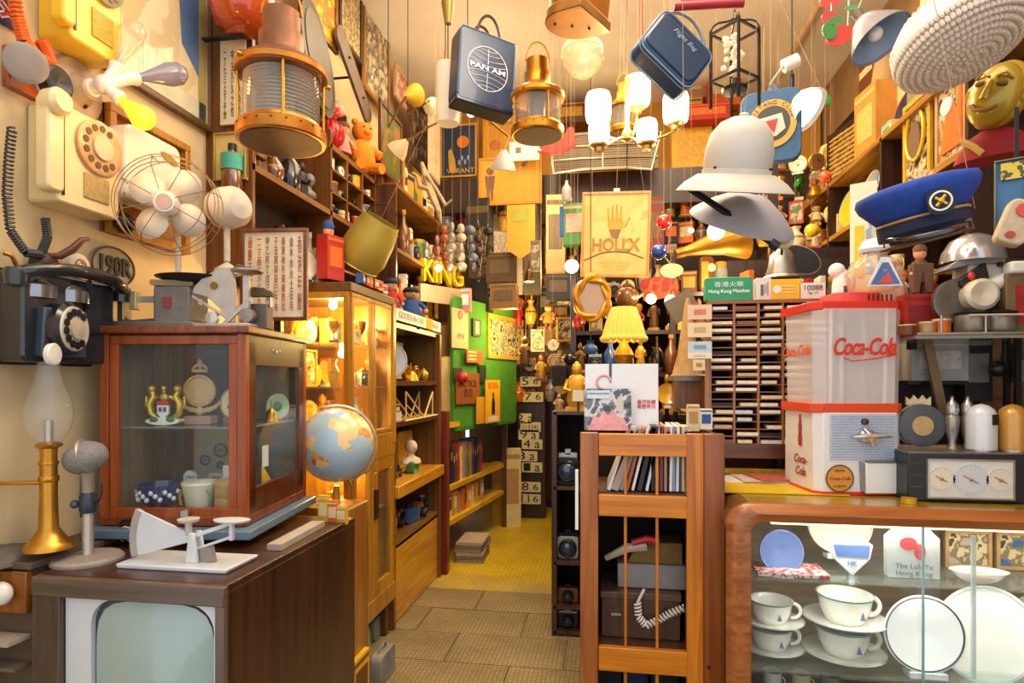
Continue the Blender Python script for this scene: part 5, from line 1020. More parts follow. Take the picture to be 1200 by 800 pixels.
KIND = dict(tin=(g_tin, 'round tin', 'tin'), bottle=(g_bottle, 'bottle', 'bottle'), carton=(g_carton, 'printed carton', 'box'), vase=(g_vase, 'vase', 'vase'), statue=(g_statue, 'carved statuette', 'statuette'),
    doll=(g_doll, 'toy doll', 'doll'), camera=(g_camera, 'old camera', 'camera'), clock=(g_clock, 'alarm clock', 'clock'), car=(g_car, 'toy car', 'toy car'), mug=(g_mug, 'mug', 'mug'), teapot=(g_teapot, 'teapot', 'teapot'),
    trophy=(g_trophy, 'trophy cup', 'trophy'), book=(g_books, 'book', 'book'), frame=(g_frame, 'framed picture', 'picture'), plate=(g_plate, 'display plate', 'plate'), bell=(g_bell, 'hand bell', 'bell'), jar=(g_jar, 'glass jar', 'jar'),
    radio=(g_radio, 'table radio', 'radio'), bust=(g_bust, 'bust', 'bust'), gear=(g_gear, 'brass wheel fitting', 'fitting'), bag=(g_bag, 'small bag', 'bag'), lamp=(g_lampsm, 'small table lamp', 'lamp'))
NM = dict(tin='round_tin', bottle='bottle', carton='printed_carton', vase='vase', statue='statuette', doll='toy_doll', camera='old_camera', clock='alarm_clock', car='toy_car', mug='mug', teapot='teapot', trophy='trophy_cup', book='book',
    frame='framed_picture', plate='display_plate', bell='hand_bell', jar='glass_jar', radio='table_radio', bust='bust', gear='brass_fitting', bag='small_bag', lamp='table_lamp')
def sheetP(name, x0, y0, x1, y1, Y, col, label, cat, cols=None, frame=None, rz=0, extra=None, sc=8, wired=False, rot=None):
    pc = (x0+x1)/2; q = P(pc, y1, Y); w, h = (x1-x0)*mx(pc, Y), (y1-y0)*mz(pc, Y); t = thing(name, label, cat, q, rot or (0, 0, rz))
    box('print', art(cols, sc) if cols else mt(col, .55, 0, .08, 6), t, (0, 0, h/2), (w, .012, h))
    if frame: m = MB(); frame_rect(m, -w/2, w/2, 0, h, -.006, min(w, h)*.05, .02); m.out('frame', frame, t, bev=.002)
    if extra: extra(t, w, h)
    if wired: MB().cyl((0, 0, h), (0, 0, ZC-q.z), .0008, n=5).out('wire', THR, t)
    return t
CN = dict(red='#b3241a', orange='#d9661c', yellow='#d9a91c', green='#3c7a3a', blue='#28508c', white='#e6dfd0', cream='#dcc894', brown='#6a3e1c', black='#1e1c1c', grey='#7c7872', brass='#b8862c', bronze='#6e4a26', teal='#3a9a8c', pink='#d88c80', navy='#1c2848', gold='#cf9c2e', silver='#a8a6a2', tan='#b08a5a')
ORD = ['nearest', 'second', 'third', 'fourth', 'fifth', 'sixth', 'seventh', 'eighth', 'ninth', 'tenth', 'eleventh', 'twelfth', 'thirteenth', 'fourteenth', 'fifteenth', 'sixteenth', 'seventeenth', 'eighteenth']
def put(kind, loc, w, h, col, label, cat=None, rz=0, c2='brass', name=None, rot=None, group=None):
    f, kn, kc = KIND[kind]; t = thing(name or NM[kind], label, cat or kc, loc, rot or (0, 0, rz), group)
    f(t, w, h, CN.get(col, col), CN.get(c2, c2)); return t
def it(kind, px, pyb, Y, wpx, hpx, col, label, cat=None, rz=0, c2='brass', **k): return put(kind, P(px, pyb, Y), wpx*mx(px, Y), hpx*mz(px, Y), col, label, cat, rz, c2, **k)
def row(spec, X, Y0, Y1, z, rz, phrase, seed, hmin, hmax, wmin=.05, wmax=.09, jit=.03, axis='Y', endw='from near end', group=None):
    r = random.Random(seed); n = len(spec)
    for i, sp in enumerate(spec):
        kind, col, c2 = (sp.split()+['brass'])[:3]; f = (i+.5)/n
        h = r.uniform(hmin, hmax)*(.55 if kind in ('car', 'camera', 'mug') else .8 if kind in ('tin', 'clock') else 1); w = r.uniform(wmin, wmax)
        if kind == 'book': w = .03
        if kind in ('clock', 'gear', 'plate'): w = h = min(h, wmax*1.2)
        loc = (X+r.uniform(-jit, jit), Y0+(Y1-Y0)*f, z) if axis == 'Y' else (X+(Y1)*f, Y0+r.uniform(-jit, jit), z)
        lab = f"{col} {KIND[kind][1]} {phrase}, {ORD[i]}{'' if i else ' item'}{'' if i == 0 else ''} {endw}" if i else f"{col} {KIND[kind][1]} {phrase}, {ORD[0]} of its row"
        put(kind, loc, w, h, col, lab, None, rz+r.uniform(-.25, .25), c2)

# contents of the wooden vitrine
def vput(kind, x, y, z, w, h, col, label, **k): return put(kind, inV(x, y, z), w, h, col, label, rz=VR+k.pop('rz', 0), **k)
sz_ = .335
t = thing('royal_arms_figurine', 'gilt coat of arms figurine with red crown and quartered shield in the vitrine', 'figurine', inV(-.335, .10, sz_), VR); GM = mt('#d9b23c', .3, .6, .15)
MB().prism(ell(.06, .014, 20, 0, .014), -.02, .02).out('base', mt('#e6e2d6', .4), t); m = MB()
for s in (-1, 1): m.tube([(s*.025, 0, .02), (s*.05, 0, .04), (s*.055, -.004, .075), (s*.04, -.004, .1), (s*.048, 0, .125)], [.008, .011, .013, .011, .009], 8); m.sph((s*.046, -.004, .128), .013, 10, 8); m.tube([(s*.055, 0, .05), (s*.07, 0, .07), (s*.068, 0, .1)], .004); m.tube([(s*.04, -.006, .09), (s*.02, -.01, .1)], .006)
m.out('supporters', GM, t)
MB().prism([(-.02, .07), (.02, .07), (.02, .04), (0, .02), (-.02, .04)], -.016, -.006).out('shield', mt('#f0ece4', .4), t); MB().prism([(-.02, .085), (.02, .085), (.022, .07), (-.022, .07)], -.018, -.004).out('crown_base', mt('#c0282a', .4), t); MB().sph((0, -.008, .098), (.016, .01, .015), 12, 8).sph((0, -.008, .118), .006).sph((0, -.008, .13), .009).out('crown', GM, t)
for s in (-1, 1): MB().sph((s*.03, -.018, .02), (.018, .008, .01), 10, 6).out('leaf', mt('#2c7a44', .4), t)
for s in (-1, 1): MB().box((s*.008, -.018, .055), (.01, .003, .016)).out('charge', mt('#3c5a8a', .4), t)
t = thing('crowned_medallion', 'tan carved round medallion topped by a crown, centre of the vitrine', 'medallion', inV(-.235, .15, sz_), VR); TN = mt('#cfa66c', .45, 0, .1, 20)
MB().rbox((0, 0, .015), (.1, .05, .03), .006).out('base', mt('#a8806c', .6), t); MB().lathe([(.058, 0), (.058, .012), (.05, .016), (.046, .008), (0, .01)], n=30, rot=(PI/2, 0, 0)).out('disc', TN, t, loc=(0, 0, .12)); m = MB().tube([(.025*math.cos(math.radians(a)), -.004, .195+.02*math.sin(math.radians(a))) for a in range(0, 181, 20)], .005).tube([(-.028, -.004, .192), (.028, -.004, .192)], .006).cyl((0, -.004, .19), (0, -.004, .235), .004).box((0, -.004, .225), (.018, .006, .005)); m.out('crown', TN, t)
m = MB()
for s in (-1, 1):
    for q in range(4): m.sph((s*(.02+.018*q), -.004, .05+.003*q*q), (.016, .006, .008), 10, 6, rot=(0, -s*.7, 0))
m.sph((0, -.006, .048), (.016, .01, .016), 10, 8).out('laurel', TN, t)
t = thing('oval_medallion', 'cream oval plaque with engraved figure on red-brown foot, right in the vitrine', 'plaque', inV(-.10, .12, sz_), VR)
MB().prism(ell(.042, .052, 26, 0, .075), -.01, .0).out('plaque', mt('#ddc7a0', .4), t); MB().tube([(.041*math.cos(2*PI*i/26), -.011, .075+.051*math.sin(2*PI*i/26)) for i in range(26)], .003, 5, True).out('rim', mt('#b08c58', .4), t); MB().tube([(-.015, -.012, .06), (0, -.013, .09), (.014, -.012, .075), (-.006, -.012, .055)], .003).out('engraving', mt('#6a5a44', .5), t); box('foot', mt('#8a4a44', .5), t, (0, 0, .014), (.06, .03, .028)); MB().prism([(-.02, .17), (.03, .17), (.012, .12)], .01, .02).out('ribbon', mt('#cdbba0', .5), t)
t = thing('blue_bowl', 'dark blue bowl with white blossom pattern, lower left in the vitrine', 'bowl', inV(-.355, .11, .036), VR)
MB().shell([(.03, 0), (.035, .012), (.055, .02), (.075, .06), (.078, .09)], .004, n=30).out('body', mt('#1f2f6e', .15, 0, .2, 10, coat=.8), t, smooth=60)
m = MB()
for i in range(16): a = -PI*(i+.5)/16; m.sph((.074*math.cos(a), .074*math.sin(a), .055+.014*math.sin(i*2.1)), (.008, .008, .009), 8, 6)
m.out('blossoms', mt('#dfe6ee', .3), t)['kind'] = 'stuff'
t = thing('cream_pot', 'cream china pot with green leaf decoration, low centre of the vitrine', 'pot', inV(-.21, .10, .036), VR)
MB().shell([(.04, 0), (.045, .01), (.058, .085), (.062, .092), (.06, .10)], .004, n=28).out('body', mt('#e4dcc0', .25, 0, .05, coat=.5), t); 
for s, c in ((1, '#6a9a5c'), (-1, '#b88a4c')): MB().tube([(s*.05, -.03, .02), (s*.056, -.03, .05), (s*.046, -.042, .075)], .004).out('leaf_decoration', mt(c, .4), t)
t = thing('wicker_tin', 'tan ribbed round tin low at the right of the vitrine', 'tin', inV(-.10, .10, .036), VR)
MB().lathe([(.05, 0), (.053, .005), (.053, .02), (.051, .022), (.053, .024), (.053, .045), (.051, .047), (.053, .05), (.054, .085)], n=28).out('body', mt('#c29a60', .5, 0, .15, 40), t); MB().lathe([(.056, .083), (.057, .1), (.045, .108), (0, .11)], n=28).out('lid', mt('#b98c50', .5, 0, .15, 40), t)
t = thing('round_badge', 'white round badge standing behind the blue bowl', 'badge', inV(-.30, .20, .135), VR); MB().prism(ell(.026, .026, 22), -.004, 0).out('face', mt('#dfe4ea', .3), t); MB().tube([(.025*math.cos(2*PI*i/22), -.005, .025*math.sin(2*PI*i/22)) for i in range(22)], .002, 5, True).out('rim', STEEL, t); text('1964', .02, mt('#5a6a8a', .5), t, (0, -.006, 0), width=.03); MB().cyl((0, .003, -.02), (0, .003, -.098), .003).out('pin', STEEL, t)
tag(MB().box((0, 0, 0), (.065, .003, .05)).out('price_card', mt('#e2e4e8', .5), None, loc=inV(-.135, .18, .135+.02), rot=(.2, .08, VR)), 'white price card tilted behind the ribbed tin in the vitrine', 'card')
t = thing('small_photo', 'small grey photo card behind the cream pot', 'photo', inV(-.205, .22, .036), VR); box('print', mt('#a8a29a', .5), t, (0, 0, .055), (.07, .004, .11)); box('image', art(['#4a4038', '#7c7468', '#c4bcae'], 30), t, (0, -.003, .085), (.05, .002, .03))
for nm, x, y, w_, h_, c in (('slate_block', -.34, .46, .12, .2, '#2e3440'), ('timber_block', -.22, .47, .1, .26, '#c8a468'), ('grey_panel', -.12, .48, .14, .28, '#8a7c68')):
    tag(MB().box((0, 0, h_/2), (w_, .04, h_)).out('wooden_block', mt(c, .6, 0, .15, 12), None, loc=inV(x, y, sz_), rot=(0, 0, VR)), dict(slate_block='slate-grey block at the back of the vitrine shelf, left', timber_block='tan timber block at the back of the vitrine shelf, middle', grey_panel='brownish-grey panel at the back of the vitrine shelf, right')[nm], 'block')
t = thing('film_reels', 'three small dark reels mounted on tan board at the vitrine back', 'reels', inV(-.33, .44, .036), VR); box('board', mt('#a89468', .6), t, (0, .02, .13), (.2, .012, .26))
for x, z, r_ in ((-.045, .13, .018), (.02, .17, .026), (.018, .11, .012)): MB().tube([(x+r_*math.cos(2*PI*i/14), 0, z+r_*math.sin(2*PI*i/14)) for i in range(14)], .005, 5, True).sph((x, 0, z), r_*.3, 8, 6).out('reel', mt('#3c3630', .5), t)
vput('bell', -.04, .30, sz_, .05, .08, 'gold', 'small gold bell behind the right-hand glass of the vitrine')
t = thing('green_dish', 'pale green round dish on edge behind the vitrine side glass', 'dish', inV(-.05, .37, sz_+.055), VR+.9); MB().lathe([(0, 0), (.03, .002), (.05, .012), (.048, .015), (0, .006)], n=26, rot=(PI/2, 0, 0)).out('dish', mt('#a8c4ac', .3), t); MB().lathe([(.026, .007), (.02, .01), (0, .01)], n=26, rot=(PI/2, 0, 0)).out('centre', mt('#5f8a7c', .3), t); box('stand', STEEL, t, (0, .01, -.052), (.04, .02, .006))
t = thing('yellow_pennant_card', 'yellow triangular card low behind the vitrine side glass', 'card', inV(-.05, .30, .036), VR+PI/2); MB().prism([(-.06, 0), (.10, 0), (-.06, .14)], -.002, .002).out('card', mt('#e8b81c', .5), t); box('white_card', mt('#e6e6e8', .5), t, (-.04, -.004, .17), (.05, .003, .08)); box('support', STEEL, t, (-.04, .004, .1), (.006, .004, .2))
# globe beside the vitrine, on the television's far corner stand
q = P(394, 521, 2.62); k = mz(394, 2.62)
t = thing('world_globe', 'pale blue world globe with orange and red countries, right of the vitrine', 'globe', q, (0, -.35, .5)); R = .168
m_ = bpy.data.materials.new('globe_map'); m_.use_nodes = True; nt = m_.node_tree; b = nt.nodes['Principled BSDF']; b.inputs['Roughness'].default_value = .25; b.inputs['Coat Weight'].default_value = .4
tc = nt.nodes.new('ShaderNodeTexCoord'); no = nt.nodes.new('ShaderNodeTexNoise'); no.inputs['Scale'].default_value = 6.5; no.inputs['Detail'].default_value = 6; vo = nt.nodes.new('ShaderNodeTexVoronoi'); vo.inputs['Scale'].default_value = 11
cr = nt.nodes.new('ShaderNodeValToRGB'); cr.color_ramp.interpolation = 'CONSTANT'; cr.color_ramp.elements[1].position = .51; c2 = nt.nodes.new('ShaderNodeValToRGB'); c2.color_ramp.interpolation = 'CONSTANT'
for i, c in enumerate(('#e8a81c', '#e0603c', '#e9c98a', '#c9b04a', '#e88a3c')):
    while len(c2.color_ramp.elements) < 5: c2.color_ramp.elements.new(.5)
    c2.color_ramp.elements[i].position = i*.2; c2.color_ramp.elements[i].color = lin(c)
mi = nt.nodes.new('ShaderNodeMix'); mi.data_type = 'RGBA'; mi.inputs[6].default_value = lin('#a6c0d0')
nt.links.new(tc.outputs['Object'], no.inputs[0]); nt.links.new(tc.outputs['Object'], vo.inputs['Vector']); nt.links.new(no.outputs[0], cr.inputs[0]); nt.links.new(vo.outputs['Color'], c2.inputs[0]); nt.links.new(cr.outputs[0], mi.inputs[0]); nt.links.new(c2.outputs[0], mi.inputs[7]); nt.links.new(mi.outputs[2], b.inputs['Base Color'])
MB().sph((0, 0, 0), R, 48, 32).out('sphere', m_, t, smooth=90); MB().tube([(R*1.06*math.cos(math.radians(a)), 0, R*1.06*math.sin(math.radians(a))) for a in range(-90, 91, 10)], .006, 6).out('meridian', mt('#c9bfae', .3, .5), t)
MB().cyl((0, 0, -R), (0, 0, -R*1.15), .01).out('axis', BRASS, t); MB().cyl((0, 0, R), (0, 0, R*1.08), .01).out('axis', BRASS, t)
MB().lathe([(.075, -R*1.62), (.07, -R*1.56), (.02, -R*1.5), (.012, -R*1.1)], n=24).out('stand', mt('#c8882c', .4), t, rot=(0, .35, 0))
for i, (dx, c) in enumerate(((380, 'yellow'), (391, 'orange'), (401, 'gold'))): it('carton', dx, 614, 2.28, 12, 34-6*i, c, f'{c} trinket card behind the television under the globe, {["left", "middle", "right"][i]}', 'card', c2='cream')

tag(MB().rbox((0, 0, 0), (.3, .22, q.z-R*1.55-.01), .01).out('stool', wood('#7a4a18', '#a8702c'), None, loc=(q.x-.05, q.y+.02, (q.z-R*1.55-.01)/2)), 'brown wooden stand box carrying the globe behind the television', 'stand')
# glass cabinet goods
row(['trophy gold brown', 'tin silver', 'clock brass cream', 'mug white gold', 'trophy brass', 'statue cream', 'jar gold'], -1.36, 2.85, 3.38, 1.645, FACE, 'on the top glass shelf of the lit cabinet', 3, .09, .16)
row(['vase yellow', 'bell gold', 'statue brass', 'bottle gold red', 'camera silver', 'bottle orange gold', 'tin yellow'], -1.36, 2.85, 3.38, 1.425, FACE, 'on the middle glass shelf of the lit cabinet', 4, .12, .19)
row(['teapot brass', 'tin cream', 'vase white blue', 'bag yellow', 'statue gold', 'mug yellow'], -1.36, 2.85, 3.38, 1.17, FACE, 'on the lower glass shelf of the lit cabinet', 5, .13, .2)
row(['bag yellow', 'tin gold', 'carton cream gold', 'statue brass', 'bottle yellow'], -1.38, 2.85, 3.38, .755, FACE, 'behind the lower door of the lit cabinet', 6, .12, .2)
row(['carton yellow', 'book tan cream', 'tin yellow', 'carton gold'], -1.40, 2.85, 3.38, .245, FACE, 'at the bottom of the lit cabinet', 61, .14, .28)
row(['trophy gold brown', 'vase gold', 'clock gold cream', 'trophy brass', 'carton yellow gold', 'statue gold'], -1.60, 2.85, 3.38, 1.645, FACE, "rear of the lit cabinet top shelf", 81, .14, .19, .1, .12)
row(['carton gold yellow', 'statue brass', 'frame gold yellow', 'vase yellow', 'plate gold cream', 'carton orange gold'], -1.60, 2.85, 3.38, 1.425, FACE, "rear of the lit cabinet middle shelf", 82, .15, .2, .1, .12)
row(['bag gold', 'carton yellow', 'plate cream gold', 'statue gold', 'carton tan'], -1.60, 2.85, 3.38, 1.17, FACE, "rear of the lit cabinet lower shelf", 83, .16, .22, .12, .15)
# open shelf unit
p = PX(484, 408, -1.36); put('plate', (-1.36, 3.62, 1.455), .24, .24, '#c8d4e4', 'large pale blue-white plate with gold rim on the open unit top shelf', c2='gold', rz=FACE-1.25)
row(['gear brass', 'gear gold', 'bell brass', 'gear brass', 'teapot gold'], -1.33, 3.60, 4.35, 1.455, FACE, 'on the open unit top shelf', 8, .1, .13, .09, .13, .02)
tag(MB().box((0, 0, 0), (.01, .28, .26)).out('cream_card', mt('#ecd9a4', .6), None, loc=(-1.5, 4.15, 1.60)), 'tall cream card standing behind the brass fittings in the open unit', 'card')
t = thing('bridge_model', 'cream wooden bridge truss model on the middle shelf of the open unit', 'model', (-1.32, 3.98, 1.205), FACE); m = MB()
for y in (-.05, .05):
    m.tube([(-.3, y, .0), (.42, y, .0)], .007, 5).tube([(-.28, y, 0), (-.28, y, .18), (.1, y, .0)], .006, 5).tube([(-.28, y, .1), (.0, y, 0)], .005, 5).tube([(.1, y, 0), (.3, y, .17), (.3, y, 0)], .006, 5)
m.out('truss', mt('#d8b878', .5), t); box('deck', mt('#b8904c', .5), t, (.05, 0, .004), (.7, .1, .006))
row(['camera black silver', 'tin white', 'carton brown cream'], -1.35, 3.5, 3.85, 1.205, FACE, 'dim near end of the open unit middle shelf', 9, .08, .13)
put('bust', (-1.33, 3.98, .84), .17, .22, '#d8c0a0', 'pale china bust with green jacket in the open unit', 'bust', FACE-.6, c2='green'); put('car', (-1.36, 3.72, .84), .16, .09, 'black', 'black toy car left of the china bust', rz=FACE)
put('radio', (-1.5, 4.22, .84), .3, .26, 'yellow', 'yellow radio cabinet behind the china bust', rz=FACE, c2='gold'); put('bag', (-1.32, 3.99, .838), .15, .10, 'green', 'bright green cloth folded at the foot of the china bust', 'cloth', FACE, c2='green', name='green_cloth')
put('tin', (-1.33, 3.58, .84), .06, .05, 'red', 'small red tin at the near end of the open unit', rz=FACE)
row(['bag tan brown', 'gear bronze', 'teapot black', 'bag blue navy', 'camera grey', 'bottle black'], -1.36, 3.52, 4.38, .492, FACE, 'in the open unit bottom bay', 11, .12, .2, .1, .16)
# shoes and bags below the cabinet legs
row(['bag grey', 'bag black grey', 'bag tan', 'bag green', 'bag grey black'], -1.30, 2.7, 3.4, .002, FACE, 'on the floor under the lit cabinet', 12, .14, .19, .14, .2, .03)
put('carton', (-1.16, 2.62, 0), .18, .22, 'yellow', 'yellow carton on the floor between television and aisle', rz=FACE, c2='brown'); put('bag', (-1.10, 2.86, 0), .2, .18, 'grey', 'grey bundle on the floor beside the yellow carton', 'bundle', FACE, name='grey_bundle', c2='grey')
# books in the rack
r = random.Random(4); bc = ['blue', 'brown', 'tan', 'orange', 'navy', 'cream', 'green', 'black', 'red', 'grey']
for i in range(16):
    y = 4.62+.055*i; c = bc[(i*7+3) % 10]; put('book', (rackx(y)-.09, y, .64), .032, .27+.02*(i % 3), c, f'{c} book on the aisle rack upper shelf, {ORD[i]}{" item" if i == 0 else " from near end"}', rz=FACE+r.uniform(-.05, .05), c2='gold')
for i in range(9):
    y = 4.64+.11*i; c = ['yellow', 'cream', 'gold', 'tan', 'orange'][i % 5]; put('carton', (rackx(y)-.07, y, .37), .09, .18+.01*(i % 3), c, f'{c} magazine box on the aisle rack lower shelf, {ORD[i]}{" item" if i == 0 else " from near end"}', rz=FACE, c2=['orange', 'brown', 'white'][i % 3])
for i in range(6): tag(MB().rbox((0, 0, 0), (.22, .34, .026), .012).out('newspaper_bundle', mt(['#8a7a68', '#6e6458', '#a0907a'][i % 3], .8, 0, .2, 30), None, loc=(-1.12, 4.95, .015+.028*i), rot=(0, 0, r.uniform(-.08, .08))), f'grey folded paper bundle on the aisle floor, {["lowest", "second lowest", "third lowest", "third from the top", "second from the top", "topmost"][i]} of its stack', 'paper bundle', 'paper bundles stacked on the floor')
for i in range(5): tag(MB().rbox((0, 0, 0), (.26, .4, .03), .008).out('magazine', mt(['#2c4a7a', '#c8b890', '#4a3a2a', '#8a8074', '#b89c50'][i], .6, 0, .2, 30), None, loc=(rackx(5.55)-.12, 5.6, 1.145+.031*i), rot=(0, 0, r.uniform(-.1, .1))), f'{["blue", "cream", "brown", "grey", "yellow"][i]} magazine stacked under the green notice board', 'magazine', 'magazines on the rack top')
put('carton', (P(600, 610, 6.1).x, 6.1, 0), .17, .78, 'cream', 'tall narrow cream carton standing beside the number tower', rz=.3, c2='tan'); put('carton', (P(585, 600, 6.25).x, 6.25, 0), .14, .62, 'yellow', 'yellow upright board left of the tall cream carton', c2='gold')
tag(MB().box((0, 0, .2), (.04, .3, .56), rot=(.1, 0, 0)).out('leaning_board', mt('#a89060', .6), None, loc=(-1.30, 4.66, 1.16), rot=(0, 0, -.2)), 'tan board leaning at the near edge of the green notice board', 'board')
# notice board pictures
def bput(kind, u, z, w, h, col, label, **k): x, y, zz = onboard(u, z); return put(kind, (x, y, zz), w, h, col, label, rz=ga, **k)
def bu(px): # distance along the board for a pixel column
    lo, hi = -.5, gl+1
    for _ in range(40):
        md = (lo+hi)/2; q = onboard(md, 1); pxx = 600+F*((q[0]*CT+q[1]*ST)/(-q[0]*ST+q[1]*CT))
        if pxx < px: lo = md
        else: hi = md
    return lo
def bz(px, py): q = onboard(bu(px), 1); return EYE+(447-py)*(-q[0]*ST+q[1]*CT)/F
def bpic(kind, x0, y0, x1, y1, col, label, **k): u0, u1 = bu(x0), bu(x1); pm = (x0+x1)/2; return bput(kind, (u0+u1)/2, bz(pm, y1), u1-u0, bz(pm, y0)-bz(pm, y1), col, label, **k)
def sheet(name, x0, y0, x1, y1, col, label, cat='paper', extra=None, off=.0):
    u0, u1 = bu(x0), bu(x1); pm = (x0+x1)/2; z0, z1 = bz(pm, y1), bz(pm, y0); x, y, z = onboard((u0+u1)/2, z0); t = thing(name, label, cat, (x+math.sin(ga)*(.01+off), y-math.cos(ga)*(.01+off), z), ga); w, h = u1-u0, z1-z0
    box('sheet', mt(col, .6, 0, .1, 10), t, (0, 0, h/2), (w, .008, h)); 
    if extra: extra(t, w, h)
    return t
bpic('frame', 571, 371, 612, 421, 'gold', 'gold framed engraving of figures on the green notice board', c2='cream')
sheet('paper_sheet', 528, 362, 547, 408, '#c9a070', 'tan paper sheet with small seal pinned at the top left of the green board', extra=lambda t, w, h: (MB().prism(ell(w*.14, w*.14, 14, 0, h*.85), -.008, -.004).out('seal', mt('#8a4a34', .5), t), text('1924', .02, mt('#7a5030', .6), t, (0, -.006, h*.3), width=w*.4)))
sheet('brown_notice', 533, 437, 560, 473, '#8a4a14', 'brown printed notice on the green board', extra=lambda t, w, h: text('NOTICE\n告白', .02, mt('#3a1e0a', .6), t, (0, -.006, h*.5), width=w*.7))
sheet('yellow_sign', 564, 445, 581, 495, '#d9a010', 'yellow sign with black bottle and orange lettering on the green board', 'sign', lambda t, w, h: (text('SODA', .02, mt('#c2401c', .5), t, (0, -.006, h*.86), width=w*.7), MB().prism([(-w*.1, h*.2), (w*.1, h*.2), (w*.1, h*.45), (w*.04, h*.6), (w*.04, h*.7), (-w*.04, h*.7), (-w*.04, h*.6), (-w*.1, h*.45)], -.008, -.004).out('bottle_mark', BLACK, t), box('label', mt('#e2c8b0', .5), t, (0, -.006, h*.09), (w*.7, .003, h*.12))), off=.03)
sheet('yellow_card', 555, 465, 566, 496, '#c98a18', 'narrow ochre card left of the yellow bottle sign', 'card', off=.015); sheet('red_yellow_box', 543, 410, 562, 425, '#d8561c', 'small red and cream box fixed on the green board', 'box', lambda t, w, h: [box('stripe', mt('#e8cc8a', .5), t, (-w*.2, -.006, h*(.25+.28*i)), (w*.5, .003, h*.14)) for i in range(3)], off=.02)
sheet('photo_frame', 553, 374, 562, 394, '#2c2620', 'small dark framed photo on the green board', 'photo', lambda t, w, h: box('image', mt('#a8917a', .5), t, (0, -.006, h*.5), (w*.5, .003, h*.75))); sheet('black_token', 530, 431, 540, 447, '#241c14', 'black clip with red head at the left of the green board', 'clip', lambda t, w, h: MB().sph((w*.3, -.02, h*.3), w*.35, 10, 8).out('red_head', mt('#b81c24', .4), t)); sheet('dark_clip', 560, 428, 568, 448, '#1e2a1c', 'dark green metal clip above the yellow bottle sign', 'clip')

# things on top of the lit cabinet and open unit (generic toys, signs, buckets)
TOPZ = 1.953
put('carton', (-1.38, 2.88, TOPZ), .12, .22, 'red', 'bright red toy box on the lit cabinet beside the framed calendar', rz=FACE-.3, c2='orange'); put('plate', (-1.50, 2.83, TOPZ), .16, .16, 'white', 'round white and green plate behind the framed calendar', rz=FACE-.4, c2='green')
put('doll', (-1.46, 3.02, TOPZ), .12, .34, 'yellow', 'toy doll in yellow shirt and blue trousers on the lit cabinet', rz=FACE-.5, c2='blue')
row(['carton blue white', 'carton red white', 'carton orange yellow', 'carton red white', 'carton yellow red', 'mug red white', 'carton white red'], -1.28, 2.98, 3.38, TOPZ, FACE, 'on the lit cabinet front top edge', 14, .05, .07, .05, .07, .01)
q = P(432, 286, 3.05); k = mz(432, 3.05); t = thing('ochre_lantern_bucket', 'ochre metal bucket-shaped lampshade tilted above the lit cabinet', 'lampshade', q, (.3, .55, .3)); MB().shell([(25*k, -28*k), (29*k, -15*k), (27*k, 10*k), (22*k, 32*k)], .004, n=30).out('shade', mt('#a89238', .45, .2, .12, 6), t); MB().tube([(25*k*math.cos(2*PI*i/30), 25*k*math.sin(2*PI*i/30), -28*k) for i in range(30)], .004, 5, True).out('rim', mt('#c4b050', .4, .3), t); MB().tube(arc(0, 30*k, 20*k, 0, 180, 10), .003).out('handle', IRON, t); MB().cyl((0, 0, 0), (-.05, .0, .9), .0009, n=6).out('wire', THR, t)
put('doll', (-1.30, 3.52, 1.81), .15, .26, 'red', 'toy doll in red coat on the open unit top, nearest the aisle', rz=FACE-.7, c2='navy'); put('doll', (-1.32, 3.95, 1.81), .22, .27, 'blue', 'large toy doll in blue with yellow bow on the open unit top', rz=FACE-.9, c2='black'); put('bag', (-1.27, 4.14, 1.81), .16, .1, 'yellow', 'yellow cloth bow lying at the far end of the open unit top', 'cloth', FACE, c2='yellow', name='yellow_cloth')
SGN = thing('enamel_shop_sign', 'yellow raised word sign on cream board above the green notice board', 'sign', P(522, 330, 4.9), math.radians(58)); k = mz(522, 4.9)
box('board', mt('#d8b890', .5), SGN, (0, .02, -16*k), (74*k, .03, 20*k), rot=(0, .0, 0)); text('KING', .1, mt('#e8c420', .4, em=.1), SGN, (-4*k, 0, 8*k), width=62*k, height=26*k, ext=.02)
# figures on the upper shelves
row(['statue gold', 'statue bronze black', 'vase brown', 'bottle black', 'statue black', 'bust grey'], -1.68, 2.6, 3.28, 2.437, FACE, 'on the shelf under the big ship lantern', 16, .18, .28, .1, .14)
row(['vase black', 'statue bronze', 'bottle navy silver', 'jar grey', 'statue silver', 'camera black', 'bottle grey silver', 'clock bronze cream', 'jar brown'], -1.68, 2.85, 3.38, 1.955, FACE, 'behind the ochre lampshade on the lit cabinet', 17, .2, .34, .07, .1)
for j, z in enumerate((2.437, 2.558, 2.688)):
    row([['camera black silver', 'mug cream', 'clock brass cream', 'tin red', 'car yellow', 'mug white blue'], ['tin brown', 'camera silver', 'bell brass', 'car black', 'mug grey', 'tin blue'], ['tin white', 'clock silver white', 'camera black', 'tin gold', 'bell silver', 'mug white']][j], -1.63, 3.36, 3.98, z, FACE, f'in the {["bottom", "middle", "top"][j]} row of cubbyholes', 20+j, .08, .1, .05, .08, .01)
t = thing('red_ball_toy', 'red ribbed double-ball toy on top of the cubbyholes', 'toy', (-1.66, 3.45, 2.826), FACE); RBm = mt('#c41c1a', .3, coat=.5)
m = MB().sph((0, 0, .10), (.085, .085, .09), 20, 14)
for i in range(10): a = PI*i/10; m.tube([(.088*math.cos(b)*math.cos(a), .088*math.cos(b)*math.sin(a), .10+.092*math.sin(b)) for b in [2*PI*j/20 for j in range(20)]], .003, 4, True)
